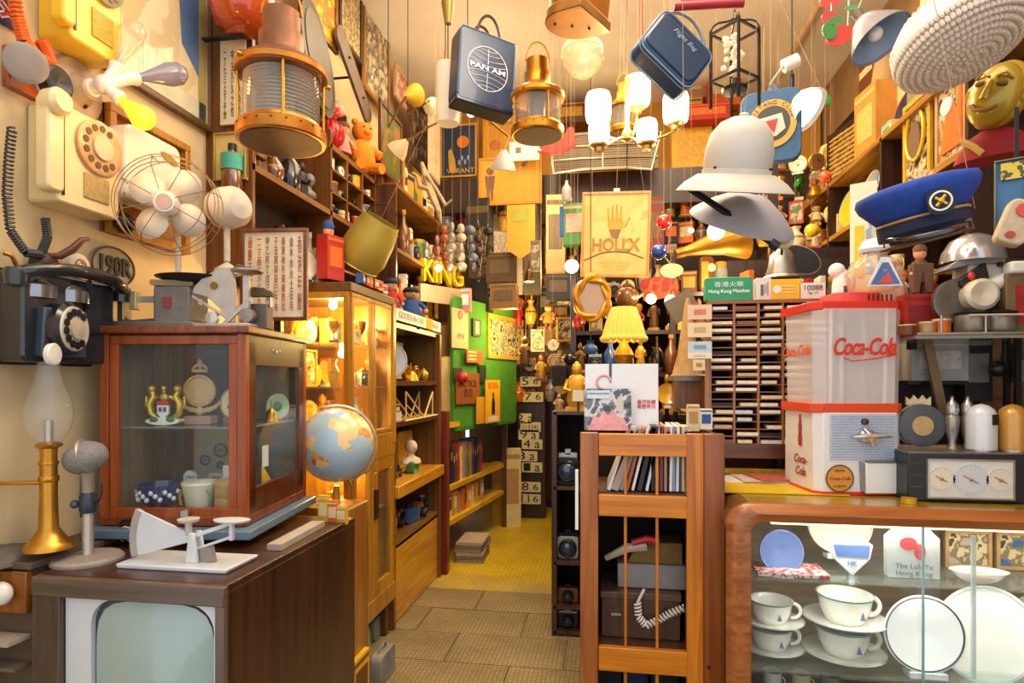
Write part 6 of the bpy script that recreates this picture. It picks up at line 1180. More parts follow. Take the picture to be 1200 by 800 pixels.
m.out('lower_ball', RBm, t); MB().sph((0, 0, .25), .065, 18, 12).out('upper_ball', RBm, t); MB().sph((.03, -.05, .25), .035, 12, 8).out('face_patch', mt('#e0a080', .5), t)
put('doll', (-1.67, 3.66, 2.826), .16, .26, 'pink', 'pink-shirted toy doll beside the red ball toy', rz=FACE-.5, c2='brown'); 
t = thing('orange_plush_bear', 'orange plush bear sitting at the far end of the cubbyhole top', 'toy bear', (-1.64, 3.88, 2.826), FACE-.6); OP = mt('#e0861c', .9, 0, .15, 60, .5)
m = MB().sph((0, 0, .12), (.09, .08, .12), 18, 12).sph((0, -.01, .28), (.07, .065, .065), 16, 12).sph((-.05, 0, .34), .022).sph((.05, 0, .34), .022).sph((0, -.065, .265), (.028, .025, .02)).tube([(-.07, 0, .18), (-.12, -.05, .12)], [.035, .028], 8).tube([(.07, 0, .18), (.12, -.05, .14)], [.035, .028], 8); m.out('body', OP, t, smooth=80)
for s in (-1, 1): MB().tube([(s*.05, -.02, .05), (s*.08, -.12, .03)], [.04, .035], 8).out('leg', OP, t); MB().sph((s*.025, -.07, .295), .007, 8, 6).out('eye', BLACK, t)
# bracket lamps reaching from the left
def clip_lamp(px, py, Y, r_px, label, c, rot, arm, em=0):
    q = P(px, py, Y); k = mz(px, Y); t = thing('bracket_lamp', label, 'lamp', q); MB().shell([(r_px*k, -r_px*k*.7), (r_px*k*.85, -r_px*k*.2), (r_px*k*.4, r_px*k*.5), (r_px*k*.2, r_px*k*.8)], .003, n=24, rot=rot).out('shade', mt(c, .35, 0, .05, em=em), t); MB().sph(Euler(rot).to_matrix() @ Vector((0, 0, -r_px*k*.3)), r_px*k*.35).out('bulb', mt('#fff0d0', .3, em=2 if em else .3), t)
    MB().tube([Euler(rot).to_matrix() @ Vector((0, 0, r_px*k*.7))]+[P(a, b, Y+c_)-q for a, b, c_ in arm], .006).out('arm', BRASSD, t); e_ = P(arm[-1][0], arm[-1][1], Y+arm[-1][2])-q; MB().cyl(e_, (e_.x, e_.y, ZC-q.z), .003, n=6).out('hanger', IRON, t); return t
clip_lamp(482, 112, 3.5, 13, 'yellow cup-shaped bracket lamp on the upper left shelving', '#e0b01c', (2.2, .8, 0), [(465, 130, 0), (455, 150, .02)]); clip_lamp(505, 122, 3.7, 11, 'cream globe bracket lamp next to the yellow cup lamp', '#e9dc9c', (1.6, .9, 0), [(490, 126, 0), (478, 135, .0)], .3)
clip_lamp(470, 172, 3.2, 13, 'cream elongated bracket lamp pointing down left of the blue poster', '#d8c08a', (.2, .9, 0), [(500, 150, 0), (520, 140, .02), (522, 60, 0)]); clip_lamp(590, 188, 3.3, 15, 'silver spotlight lamp below the polished ship lantern', '#d8d0c4', (.3, .1, 0), [(596, 160, .05), (560, 130, .1), (548, 120, .1), (548, 60, .1)])

# wall of pictures on the left, near the ceiling
def lpic(x0, y0, x1, y1, X, name, label, cat, fr, cols, sc=8, tilt=0):
    pm = (x0+x1)/2; a, b = PX(x0, 300, X), PX(x1, 300, X); top, bot = PX(pm, y0, X).z, PX(pm, y1, X).z; t = thing(name, label, cat, (X, (a.y+b.y)/2, bot), (tilt, 0, FACE)); w, h = abs(b.y-a.y), top-bot
    box('print', art(cols, sc), t, (0, 0, h/2), (w-.02, .01, h-.02)); m = MB(); frame_rect(m, -w/2, w/2, 0, h, -.004, .03, .022); m.out('frame', fr, t, bev=.002); return t, w, h
EN = ['#d8c294', '#c9b080', '#8a7448', '#d8c294']
lpic(396, -40, 423, 60, -1.74, 'framed_print', 'framed etching high on the left wall beside the yellow poster', 'picture', DARKW, EN, 22); lpic(425, 20, 455, 118, -1.74, 'framed_print', 'framed photograph of a harbour beneath the ceiling, left wall', 'picture', wood('#8a5a1c', '#b8842c'), ['#d8c8a0', '#a89c84', '#6e665a', '#d8c8a0'], 10)
t, w, h = lpic(352, -90, 394, 40, -1.66, 'yellow_poster', 'bright yellow poster beside the hood of the big ship lantern', 'poster', BRASSD, ['#e8b820', '#e8b820', '#c87c18', '#eecf4a'], 5)
sheetP('character_sheet', 259, 42, 288, 146, 2.52, '#cdbfa2', 'tall cream sheet of printed columns behind the big ship lantern', 'sheet', extra=lambda t, w, h: [text('\n'.join(c), .02, mt('#4a3c30', .6), t, (x*w, -.008, h*.45), height=h*.75, width=w*.12) for x, c in ((-.3, '一丁七三上下不世'), (0, '中主乃久之也'), (.3, '二五井人今介'))])
sheetP('yellow_card', 252, 156, 290, 212, 2.525, '#c8b06a', 'yellow framed card under the printed column sheet', 'card', frame=mt('#a88a3c', .5))
t = thing('dark_oval_tray', 'dark oval metal tray leaning behind the big ship lantern', 'tray', PX(372, 70, -1.6), (0, 0, FACE)); MB().prism(ell(.16, .3), -.01, .01).out('tray', mt('#3c3632', .3, .4), t, rot=(0, -.5, 0)); MB().prism(ell(.12, .25), -.014, -.008).out('centre', mt('#5c564e', .4, .3), t, rot=(0, -.5, 0)); MB().cyl((0, .02, 0), (0, .2, 0), .008).out('hook', IRON, t)
t = thing('oval_board', 'long brown-grey oval board leaning diagonally above the cubbyholes', 'board', PX(415, 90, -1.62), (0, 0, FACE)); MB().rbox((0, 0, 0), (.62, .02, .13), .06).out('deck', mt('#6e5c50', .4, 0, .2), t, rot=(0, math.radians(35), 0)); MB().sph((-.1, -.014, .07), .008).sph((.12, -.014, -.08), .008).out('bolts', IRON, t); MB().cyl((0, .01, 0), (0, .2, 0), .008).out('hook', IRON, t)
lpic(462, 85, 478, 122, -1.7, 'round_tin_tray', 'small pink and cream picture under the ceiling above the yellow cup lamp', 'picture', mt('#c9a080', .5), ['#d8b89c', '#b87c6c', '#e2c8a8'], 9)
t = put('bottle', P(272, 240, 2.5), .09, .27, 'brown', 'dark bottle with teal label hanging on the left post', c2='black'); MB().lathe([(.048, .15), (.048, .22)], n=18).out('label', mt('#3ca08c', .4), t); 
t = thing('red_lacquer_jar', 'large glossy orange-red lacquer jar at the top left beside the lantern hood', 'jar', P(284, 38, 2.44)); MB().lathe([(.06, 0), (.11, .03), (.14, .12), (.13, .22), (.06, .28), (.05, .32)], n=28).out('body', mt('#b04010', .2, 0, .1, coat=.8), t, smooth=60); MB().lathe([(.06, .32), (.06, .34), (0, .345)], n=20).out('lid', mt('#7a2c0c', .3), t); box('bracket', IRON, t, (-.1, .02, -.004), (.2, .03, .008))
lpic(480, 120, 500, 200, -1.66, 'dark_framed_print', 'dark framed print on the upper left wall beyond the plush bear', 'picture', BROWNW, ['#2c241c', '#5c5040', '#a89878'], 12); lpic(502, 130, 514, 210, -1.5, 'cream_screen', 'narrow cream panel left of the blue poster', 'panel', mt('#c8b090', .6), ['#d8c6a8', '#cdb894'], 3)
lpic(444, 130, 470, 210, -1.55, 'green_leaf_print', 'brown and green print behind the cream bracket lamp', 'picture', BROWNW, ['#6a4418', '#4a5a24', '#8a5c20'], 7)
row(['carton cream brown', 'statue tan', 'bottle brown', 'jar cream', 'camera silver', 'carton white', 'clock brass', 'tin green', 'statue silver', 'carton tan', 'vase cream', 'carton brown'], -1.54, 4.08, 5.3, 2.373, FACE, 'on the upper shelf of the brown cupboard', 30, .2, .34, .08, .13)
row(['camera silver', 'clock silver white', 'bottle orange', 'carton white red', 'statue silver', 'vase navy', 'jar silver', 'bottle brown', 'carton red', 'tin gold', 'statue bronze', 'carton cream'], -1.54, 4.08, 5.3, 1.983, FACE, 'on the lower shelf of the brown cupboard', 31, .2, .33, .08, .13)
row(['bag brown', 'carton tan', 'radio brown', 'carton navy', 'bag green', 'carton gold', 'radio black', 'carton white'], -1.6, 4.08, 5.3, 2.813, FACE, 'on the very top of the brown cupboard', 32, .22, .36, .14, .2)

# driftwood / antler hanging
t = thing('driftwood_branch', 'pale twisted driftwood branch hanging beside the brown cupboard', 'branch', P(510, 235, 4.0)); DWm = mt('#b89c74', .7, 0, .25, 20, .5)
def br(pts, rs): return MB().tube([P(a, b, 4.0+c)-t.location for a, b, c in pts], rs, 7)
br([(494, 190, 0), (500, 212, .03), (507, 232, 0), (514, 248, -.03), (517, 262, 0)], [.012, .03, .028, .02, .006]).out('limb', DWm, t); br([(500, 205, 0), (514, 226, .03), (522, 240, .0), (530, 234, 0)], [.016, .012, .012, .006]).out('limb', DWm, t); br([(488, 205, 0), (492, 218, 0), (503, 222, 0)], [.012, .02, .016]).out('limb', DWm, t); wire(t, .25)
for i, (pts, c) in enumerate(((((530, 260), (532, 290), (528, 320)), '#8a8680'), (((540, 262), (536, 290), (541, 318)), '#b8a88c'), (((550, 264), (548, 290), (556, 318)), '#5c6470'), (((560, 258), (566, 290), (561, 330)), '#3c342c'), (((520, 264), (517, 290), (522, 315)), '#9c5a34'), (((572, 262), (568, 300), (574, 352)), '#2c2620'), (((512, 275), (510, 300), (513, 335)), '#c88c74'), (((582, 268), (586, 300), (580, 345)), '#4a4a44'))):
    Y = 4.7+.06*i; t = thing('hanging_trinket', f'{["steel", "bone-coloured", "blue-grey", "dark brown", "copper", "black", "pink", "grey-green"][i]} trinket string below the dark beam, {["fourth", "fifth", "sixth", "seventh", "third", "second last", "second", "last"][i]} from the left', 'trinket', P(*pts[0], Y)); p_ = [P(a, b, Y)-t.location for a, b in pts]
    MB().tube(p_, .003).cyl((0, 0, 0), (0, 0, topz(t.location.y)-t.location.z), .0008, n=5).out('cord', THR, t); m = MB()
    for j in range(5): f = (j+.5)/5; q_ = p_[0].lerp(p_[-1], f); m.sph(q_, (.02+.012*((i+j) % 3), .02, .04), 9, 7)
    m.out('beads', mt(c, .35, .3, .2, 20), t)['kind'] = 'stuff'; MB().tube([p_[1]+Vector((.05*math.cos(a), 0, .05*math.sin(a)-.02)) for a in [2*PI*j/14 for j in range(14)]], .006, 5, True).out('ring', mt(c, .3, .5), t)
# ------------------------------------------------------------------ the back wall over the passage
ZB0 = 3.19
def ph(y, Y): return EYE+(447-y)*mz(650, Y)
sheetP('blue_poster', 516, 146, 559, 208, 5.6, '#22324e', 'dark blue poster with golden figure and orange sun on the back beam', 'poster', frame=mt('#c9962c', .4), wired=True, extra=lambda t, w, h: (MB().prism(ell(w*.16, w*.16, 20, w*.12, h*.66), -.012, -.006).out('sun', mt('#e07a1c', .5), t), MB().prism([(-w*.25, h*.1), (-w*.05, h*.1), (-w*.1, h*.35), (-w*.2, h*.55), (-w*.28, h*.5)], -.012, -.006).out('figure', mt('#c99a3c', .5), t), [MB().prism(ell(w*.03, h*.05, 10, w*(.02+.08*i), h*(.28+.08*(i % 2))), -.011, -.006).out('silver_mark', mt('#8a9ab0', .5), t) for i in range(4)], text('VIBRANT', .05, mt('#d8a42c', .5), t, (w*.05, -.008, h*.12), width=w*.75)))
YP = '#c98c12'
sheetP('yellow_poster', 566, 136, 606, 188, 5.55, YP, 'small yellow poster partly hidden by the polished ship lantern', 'poster', frame=mt('#c88c14', .5), wired=True, extra=lambda t, w, h: (text('COLLECTION', .04, mt('#6a4a10', .5), t, (0, -.008, h*.82), width=w*.7), MB().prism(ell(w*.16, h*.12, 16, -w*.15, h*.35), -.01, -.006).out('sketch', mt('#b06a1c', .6), t)))
sheetP('hero_poster', 561, 184, 635, 240, 5.3, '#cf9012', 'wide golden yellow poster with small standing figure below the ship lantern', 'poster', frame=mt('#b87c10', .5), extra=lambda t, w, h: (MB().prism(ell(w*.06, w*.06, 14, -w*.32, h*.72), -.010, -.006).prism([(-w*.38, h*.35), (-w*.26, h*.35), (-w*.24, h*.62), (-w*.4, h*.62)], -.010, -.006).prism([(-w*.37, h*.1), (-w*.34, h*.1), (-w*.32, h*.35), (-w*.37, h*.35)], -.01, -.006).prism([(-w*.30, h*.1), (-w*.27, h*.1), (-w*.27, h*.35), (-w*.31, h*.35)], -.01, -.006).out('figure', mt('#6e4a3c', .6), t), MB().prism([(-w*.05, h*.7), (w*.0, h*.9), (w*.08, h*.95), (w*.02, h*.75)], -.01, -.006).prism([(w*.15, h*.8), (w*.3, h*.95), (w*.24, h*.78)], -.01, -.006).out('bird_marks', mt('#7a6a44', .6), t)), wired=True)
sheetP('white_paper', 597, 166, 632, 188, 5.2, '#efe6d4', 'white paper tag hanging between the spotlight and the red pennant', 'paper', wired=True, extra=lambda t, w, h: box('mark', mt('#6a5c50', .5), t, (-w*.2, -.008, h*.55), (w*.18, .004, h*.3)))
t = thing('red_pennant', 'bright red fish-shaped pennant beneath the polished ship lantern', 'pennant', P(655, 172, 4.9), (0, -.25, 0)); k = mz(655, 4.9); MB().prism([(-26*k, 2*k), (-10*k, 8*k), (8*k, 9*k), (16*k, 18*k), (22*k, 16*k), (20*k, -4*k), (6*k, -8*k), (-10*k, -7*k)], -.02, .02).out('cloth', mt('#d8241c', .5), t, bev=.006); wire(t, 10*k); MB().sph((-22*k, -.02, 2*k), 1.5*k).out('eye', WHITE, t)
# car radiator grille
Y = 5.2; q = P(709, 178, Y); k = mz(709, Y); t = thing('radiator_grille', 'chrome car radiator grille with fine dark mesh hanging over the passage', 'car grille', q, (0, math.radians(1), 0)); w, h = 128*k, 46*k
box('mesh_backing', mt('#4c3c2c', .6), t, (0, .02, 0), (w*.96, .012, h*.92)); m = MB()
for i in range(60): m.box((-w*.47+w*.94*i/59, .008, 0), (.004, .006, h*.9))
for i in range(16): m.box((0, .006, -h*.43+h*.86*i/15), (w*.95, .006, .004))
m.out('mesh', mt('#8a7a64', .4, .6), t)['kind'] = 'stuff'
m = MB().tube([(-w*.5, 0, h*.4), (-w*.47, 0, -h*.5), (-w*.2, 0, -h*.42), (w*.2, 0, -h*.42), (w*.42, 0, -h*.5), (w*.5, 0, h*.44), (w*.25, 0, h*.5), (-w*.25, 0, h*.48)], .014, 8, True); m.out('surround', mt('#c9bba4', .25, .8), t)
for z in (.18, -.14): MB().tube([(-w*.49, -.004, z*h*1.2), (-w*.25, -.006, z*h), (w*.25, -.006, z*h), (w*.48, -.004, z*h*1.2)], .008).out('cross_bar', mt('#b8a890', .25, .8), t)
for x in (-.02,): MB().cyl((x*w, -.006, -h*.42), (x*w, -.006, h*.46), .008).out('centre_bar', mt('#c9bba4', .25, .8), t)
for s in (-1, 1): MB().cyl((s*w*.4, 0, h*.45), (s*w*.4, 0, ZC-q.z), .0008, n=5).out('wire', THR, t)
# cartons on the beam
for i, (x0, y0, x1, y1, Y, c, c2, lab) in enumerate(((786, 150, 832, 210, 5.75, 'yellow', 'gold', 'large yellow carton at the right end of the back beam'), (795, 118, 822, 150, 5.7, 'gold', 'brown', 'small gold carton on the large yellow carton'), (822, 142, 862, 210, 5.8, 'gold', 'yellow', 'gold carton behind the white helmet on the beam'), (800, 128, 855, 146, 5.6, 'red', 'orange', 'flat bright red box behind the cage lantern'), (828, 82, 866, 128, 5.75, 'orange', 'cream', 'orange and cream carton behind the cage lantern'), (786, 88, 826, 120, 5.85, 'tan', 'cream', 'tan carton high behind the flight bag'), (640, 126, 690, 150, 5.85, 'brown', 'gold', 'long brown carton on the beam behind the chandelier'))):
    put('carton', P((x0+x1)/2, y1, Y), (x1-x0)*mx(x0, Y), (y1-y0)*mz(x0, Y), c, lab, c2=c2)
# palmistry chart
Y = 4.2; q = P(720, 325, Y); k = mz(720, Y); t = thing('palmistry_chart', 'framed yellow palmistry chart with raised hand and HOLLX letters, centre', 'picture', q, (0, math.radians(1.5), 0)); w, h = 78*k, 100*k
box('paper', art(['#cba85c', '#c8a256', '#d0ae66', '#c4984a'], 3), t, (0, 0, h/2), (w, .012, h)); m = MB(); frame_rect(m, -w/2-.004, w/2+.004, 0, h, -.004, .018, .022); m.out('frame', wood('#a8641c', '#cf8a2c'), t, bev=.002)
HK = mt('#9a7424', .6); m = MB()
for (x, z0, z1, lean) in ((-.10, .62, .80, -.02), (-.045, .64, .84, -.01), (.01, .64, .85, 0), (.065, .64, .83, .01), (.13, .58, .70, .07)): m.tube([(x*w, -.009, z0*h), ((x+lean)*w, -.009, z1*h)], .006, 6)
m.prism(ell(w*.12, h*.08, 20, 0, h*.62), -.010, -.007).out('hand_print', mt('#c9902c', .6), t); MB().prism([(-w*.1, h*.56), (w*.08, h*.56), (w*.04, h*.46), (-w*.05, h*.46)], -.012, -.007).out('cuff', mt('#7a5a2c', .6), t)
text('HOLLX', .1, mt('#94701c', .6), t, (0, -.009, h*.37), width=w*.72, height=h*.16, off=.004); text('李氏', .1, HK, t, (w*.2, -.011, h*.42), width=w*.12); MB().tube([(-w*.46, -.009, h*.2), (-w*.2, -.009, h*.285), (0, -.009, h*.30), (w*.2, -.009, h*.285), (w*.42, -.009, h*.22)], .003, 5).out('arc_line', mt('#4a3210', .6), t)
text('MASTER OF THE PALM\nread the lines of life\nhead and heart', .03, mt('#c49a3c', .6), t, (0, -.008, h*.13), width=w*.5)
box('clip', WHITE, t, (0, 0, h+.012), (.04, .02, .02)); MB().cyl((0, 0, h), (0, 0, topz(q.y)-q.z), .0009, n=6).out('wire', THR, t)
# hanging goods in the passage
def hangp(t, h): MB().cyl((0, 0, h), (0, 0, topz(t.location.y)-t.location.z), .0008, n=5).out('wire', THR, t)
t = sheetP('yellow_banner', 594, 240, 627, 292, 4.8, '#b98814', 'yellow pointed cloth banner under the wide golden poster', 'banner', extra=lambda t, w, h: MB().prism([(-w*.5, 0), (w*.5, 0), (0, -h*.22)], -.006, .006).out('point', mt('#b98814', .55), t)); box('green_crest', mt('#8a8a2c', .6), t, (0, -.007, .27), (.14, .004, .1)); hangp(t, .34)
t = sheetP('paper_poster', 578, 272, 606, 332, 5.1, '#b0a08c', 'grey newspaper poster hanging left of the yellow banner', 'poster', cols=['#a8967c', '#8a7c6c', '#b8a88c', '#7a6c5c'], sc=30, rz=.5); hangp(t, .4)
t = sheetP('white_strip', 605, 290, 612, 345, 5.0, '#c8b690', 'narrow cream strip beside the grey newspaper poster', 'strip'); hangp(t, .38)
for i, (x0, y0, x1, y1, Y, c, lab) in enumerate(((548, 235, 576, 366, 5.35, 'black', 'tall black board hanging behind the trinket strings'), (614, 235, 634, 345, 5.5, '#4c4236', 'dark board behind the yellow banner'), (640, 230, 662, 320, 5.0, '#b89660', 'cream plastic panel left of the toy pack'), (572, 298, 604, 332, 4.95, '#4a3010', 'carved brown wooden bracket under the newspaper poster'), (576, 334, 606, 362, 4.9, '#7a5418', 'yellowish carton hanging over the gold engraving'), (640, 322, 668, 352, 4.7, '#1c1a1c', 'black box below the cream plastic panel'), (540, 338, 552, 366, 4.9, '#b87c7c', 'pink striped packet beside the black board'), (760, 232, 778, 300, 5.2, '#6a1c14', 'dark red board behind the blue ball toy'), (770, 240, 812, 330, 5.9, '#3c3018', 'dark brown panel far behind the grey shade'))):
    put('carton', P((x0+x1)/2, y1, Y), (x1-x0)*mx(x0, Y), (y1-y0)*mz(x0, Y), c, lab, c2='#5a4628' if i != 6 else 'white', rz=.1*((i % 3)-1), name='hanging_board')
t = put('carton', P(673, 288, 4.6), 26*mx(673, 4.6), 48*mz(673, 4.6), 'green', 'green and blue toy pack hanging left of the palmistry chart', c2='pink', name='toy_pack'); box('blue_edge', mt('#1c4c8c', .4), t, (-.09, -.05, .17), (.03, .03, .22)); hangp(t, .3)
t = put('bottle', P(664, 222, 4.4), .07, .16, 'silver', 'small silver flask hanging just left of the palmistry chart', c2='black'); hangp(t, .15); t.location.z += -.08
def glow(px, py, Y, rpx, label, e=12, pw=3):
    q = P(px, py, Y); k = mz(px, Y); t = thing('light_bulb', label, 'light bulb', q); MB().sph((0, 0, 0), rpx*k, 18, 12).out('globe', mt('#ffeccc', .4, em=e), t); MB().cyl((0, 0, rpx*k*.8), (0, 0, rpx*k*1.5), rpx*k*.4).out('socket', BRASSD, t); MB().cyl((0, 0, rpx*k*1.4), (0, 0, topz(Y)-q.z), .0008, n=5).out('wire', THR, t)
    lamp('POINT', q+Vector((0, -.1, -.02)), pw, WARM, .05, name='bulb_light')
glow(839, 271, 3.6, 10, 'large round glowing bulb under the grey shade', 10, 7); glow(810, 270, 4.4, 3, 'tiny glowing bulb left of the large bulb', 10, 2); glow(670, 312, 4.3, 8, 'round white glowing bulb left of the palmistry chart', 9, 5); glow(514, 314, 4.6, 4, 'small glowing bulb over the yellow raised letters', 12, 4); glow(552, 132, 4.8, 5, 'small glowing bulb beneath the logo tote bag', 8, 3); glow(763, 350, 4.3, 6, 'glowing bulb right of the bronze pot', 8, 3); glow(786, 352, 4.1, 7, 'white glowing bulb beside the grey book', 8, 3)
# ball toys
Y = 3.6; q = P(778, 260, Y); k = mz(778, Y); t = thing('red_ball_mobile', 'shiny red ball hanging on a chain right of the palmistry chart', 'toy', q); MB().sph((0, 0, 0), 9*k, 20, 14).out('ball', mt('#c4201c', .15, coat=.8), t); MB().sph((-1*k, 0, 10*k), 2.2*k).out('loop', BRASSD, t); MB().tube([(3*k, 0, 0), (6*k, 0, -20*k), (4*k, 0, -34*k)], .003).out('cord', mt('#b03c3c', .5), t); wire(t, 9*k)
Y = 3.55; q = P(772, 295, Y); t = thing('blue_ball_toy', 'shiny blue ball toy beneath the red ball', 'toy', q); MB().sph((0, 0, 0), 9*k, 20, 14).out('ball', mt('#1c3f8c', .15, coat=.8), t); MB().tube([(0, 0, 8*k), (-2*k, 0, 20*k), (2*k, 0, 30*k)], .003).out('cord', mt('#b03c3c', .5), t); 
t = thing('cream_saucer', 'cream oval saucer hanging under the blue ball', 'saucer', P(787, 317, 3.55)); MB().prism(ell(13*k, 8*k), -.01, .01).out('dish', mt('#e6d498', .4), t); MB().tube([(0, 0, 6*k), (-12*k, 0, 22*k)], .003).out('cord', THR, t)
t = sheetP('red_poster', 754, 324, 795, 350, 4.6, '#c8321c', 'orange-red printed cloth below the ball toys', 'cloth', cols=['#c4301c', '#d85a1c', '#a8241c', '#c4301c'], sc=10, rot=(0, -.15, 0)); hangp(t, .16)
# golden horn + wood
t = thing('golden_horn', 'golden brown gramophone horn lying behind the bright round bulb', 'horn', P(838, 285, 4.6), (0, 1.3, .2)); MB().shell([(.03, -.25), (.06, -.1), (.1, .05), (.17, .2)], .004, n=24).out('horn', mt('#a8741c', .3, .6, .2), t); MB().lathe([(.035, -.3), (.04, -.24)], n=14).out('neck', BRASSD, t); MB().cyl((0, 0, 0), (-.6, 0, .2), .004).out('hanger', IRON, t)

# ------------------------------------------------------------------ back display: stepped rack in the middle
BD = thing('back_display_rack', 'stepped dark wooden display rack crowded with brass goods, centre back', 'shelf unit', (0, 0, 0))
bx0, bx1 = -.28, 1.15
for z, y, d in ((1.22, 4.35, .5), (1.50, 4.65, .3), (1.82, 4.85, .3), (2.12, 5.0, .3)): box('shelf', DARKW, BD, ((bx0+bx1)/2, y, z), (bx1-bx0, d, .03)); 
for x in (bx0, .45, bx1): box('upright', DARKW, BD, (x, 4.9, 1.2), (.04, .5, 2.4))
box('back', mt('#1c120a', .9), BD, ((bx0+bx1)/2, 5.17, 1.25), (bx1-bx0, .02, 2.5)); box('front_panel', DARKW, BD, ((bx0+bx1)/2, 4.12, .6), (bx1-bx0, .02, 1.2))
def drow(spec, z, y, x0, x1, phrase, seed, hmin, hmax):
    r = random.Random(seed); n = len(spec)
    for i, sp in enumerate(spec):
        kind, col, c2 = (sp.split()+['brass'])[:3]; x = x0+(x1-x0)*(i+.5)/n; h = r.uniform(hmin, hmax)*(.6 if kind in ('camera', 'car', 'mug') else 1); w = (x1-x0)/n*r.uniform(.8, 1.05)
        if kind in ('clock', 'gear', 'plate'): w = h = min(w*1.1, h)
        if kind == 'book': w = .035
        put(kind, (x, y+r.uniform(-.05, .05), z), w, h, col, f"{col} {KIND[kind][1]} on the {phrase}, {'leftmost of the row' if i == 0 else ORD[i]+' from left'}", None, r.uniform(-.4, .4), c2)
drow(['statue gold', 'teapot gold brown', 'carton white', 'vase brass', 'trophy gold', 'statue brass', 'clock gold cream', 'doll orange brown', 'jar brown', 'bag brown', 'lamp tan brown', 'carton brown tan'], 1.235, 4.3, bx0, bx1, 'front step of the back display', 40, .17, .27)
drow(['statue bronze', 'camera black silver', 'bottle blue gold', 'mug cream', 'statue gold', 'vase bronze', 'bottle brown', 'tin red gold', 'doll blue brown', 'jar cream', 'vase green', 'carton orange', 'bag tan'], 1.515, 4.62, bx0, bx1, 'second step of the back display', 41, .18, .3)
drow(['doll orange brown', 'frame cream gold', 'statue silver', 'bell brass', 'doll red', 'statue bronze', 'trophy silver', 'carton gold', 'statue brown', 'bottle silver', 'book grey', 'vase brown', 'carton yellow'], 1.835, 4.82, bx0, bx1, 'third step of the back display', 42, .2, .28)
drow(['bag brown tan', 'statue cream', 'camera grey silver', 'clock bronze cream', 'teapot silver', 'vase tan', 'statue bronze', 'carton brown', 'radio brown', 'jar grey', 'bell brass', 'bag grey'], 2.135, 5.0, bx0, bx1, 'top step of the back display', 43, .18, .3)
# left of it, things hung on the dark far end of the aisle
r3 = random.Random(9)
FE = thing('far_cabinet', 'tall dark cabinet closing the far end of the aisle', 'cabinet', (-.62, 7.0, 0)); box('body', DARKW, FE, (0, .25, 1.4), (.9, .4, 2.8)); 
for i in range(4): box('door', wood('#3a1e0c', '#5a3216'), FE, (-.33+.22*i, .04, 1.4), (.2, .02, 2.6))
for i, (kd, px, py, w_, h_, c, c2) in enumerate((('frame', 612, 345, 18, 30, 'brown', '#b8b0a0'), ('statue', 607, 385, 14, 34, 'red', 'brown'), ('vase', 622, 380, 14, 28, 'gold', 'brown'), ('frame', 630, 412, 16, 26, 'silver', '#8a94a0'), ('doll', 643, 386, 20, 30, 'orange', 'brown'), ('frame', 660, 360, 20, 30, 'black', '#a8842c'), ('frame', 664, 400, 24, 28, 'gold', '#4a3a2a'), ('statue', 615, 430, 18, 36, 'bronze', 'black'), ('gear', 650, 432, 18, 18, 'tan', 'brass'), ('statue', 634, 446, 16, 30, 'gold', 'brown'), ('bag', 655, 452, 22, 30, 'black', 'grey'), ('vase', 645, 470, 12, 26, 'grey', 'brown'), ('clock', 648, 412, 14, 14, 'silver', 'cream'), ('teapot', 668, 428, 24, 18, 'black', 'bronze'), ('bell', 620, 330, 12, 24, 'bronze', 'black'), ('frame', 628, 318, 12, 36, 'grey', '#8a7a60'))):
    t = it(kd, px, py, 6.0-.12*i, w_, h_, c, f'{c} {KIND[kd][1]} hung over the far aisle, {["top left", "near the gold engraving", "second column top", "beside the number tower", "above the tower, right", "beneath the black box", "left of the red ball", "just over the tower", "low right of the tower", "over the tower second column", "beside the dark shelf", "low by the dark shelf", "middle of the cluster", "left of the blue bottle", "high by the banner", "under the cream strip"][i]}', c2=c2, rz=r3.uniform(-.3, .3)); MB().cyl((0, .02, 0), (0, .02, topz(t.location.y)-t.location.z), .0008, n=5).out('wire', THR, t)
def cluster(x0, x1, y0, y1, Y, nc, nr, phrase, seed, pal):
    r = random.Random(seed)
    for j in range(nr):
        for i in range(nc):
            kd = r.choice(['frame', 'statue', 'clock', 'bell', 'bottle', 'carton', 'vase', 'gear', 'trophy', 'doll', 'carton', 'bag']); c = r.choice(pal); cw_, ch_ = (x1-x0)/nc, (y1-y0)/nr
            t = it(kd, x0+cw_*(i+.5)+r.uniform(-2, 2), y0+ch_*(j+1)+r.uniform(-3, 3), Y+r.uniform(-.1, .1), cw_*r.uniform(.8, 1.1), ch_*r.uniform(.7, .95), c, f'{c} {KIND[kd][1]} {phrase}, row {["one", "two", "three", "four", "five"][j]} from top, {["leftmost", "second", "third", "fourth", "fifth", "sixth"][i]}', c2=r.choice(pal), rz=r.uniform(-.4, .4))
            MB().cyl((0, .02, 0), (0, .02, topz(t.location.y)-t.location.z), .0008, n=5).out('cord', THR, t)
PA = ['gold', 'brown', 'bronze', 'tan', 'black', 'cream', 'brass', 'orange', 'grey', 'red']
cluster(598, 682, 305, 470, 6.45, 5, 5, 'hung across the far aisle', 90, PA); cluster(758, 830, 222, 345, 5.65, 4, 4, 'hung far behind the ball toys', 91, PA)
cluster(515, 600, 238, 345, 5.6, 5, 3, 'hung behind the trinket strings', 92, PA+['silver', 'navy']); cluster(884, 985, 175, 290, 4.75, 5, 4, 'hung before the right shelves', 93, ['gold', 'yellow', 'cream', 'brown', 'red', 'tan', 'green', 'orange'])
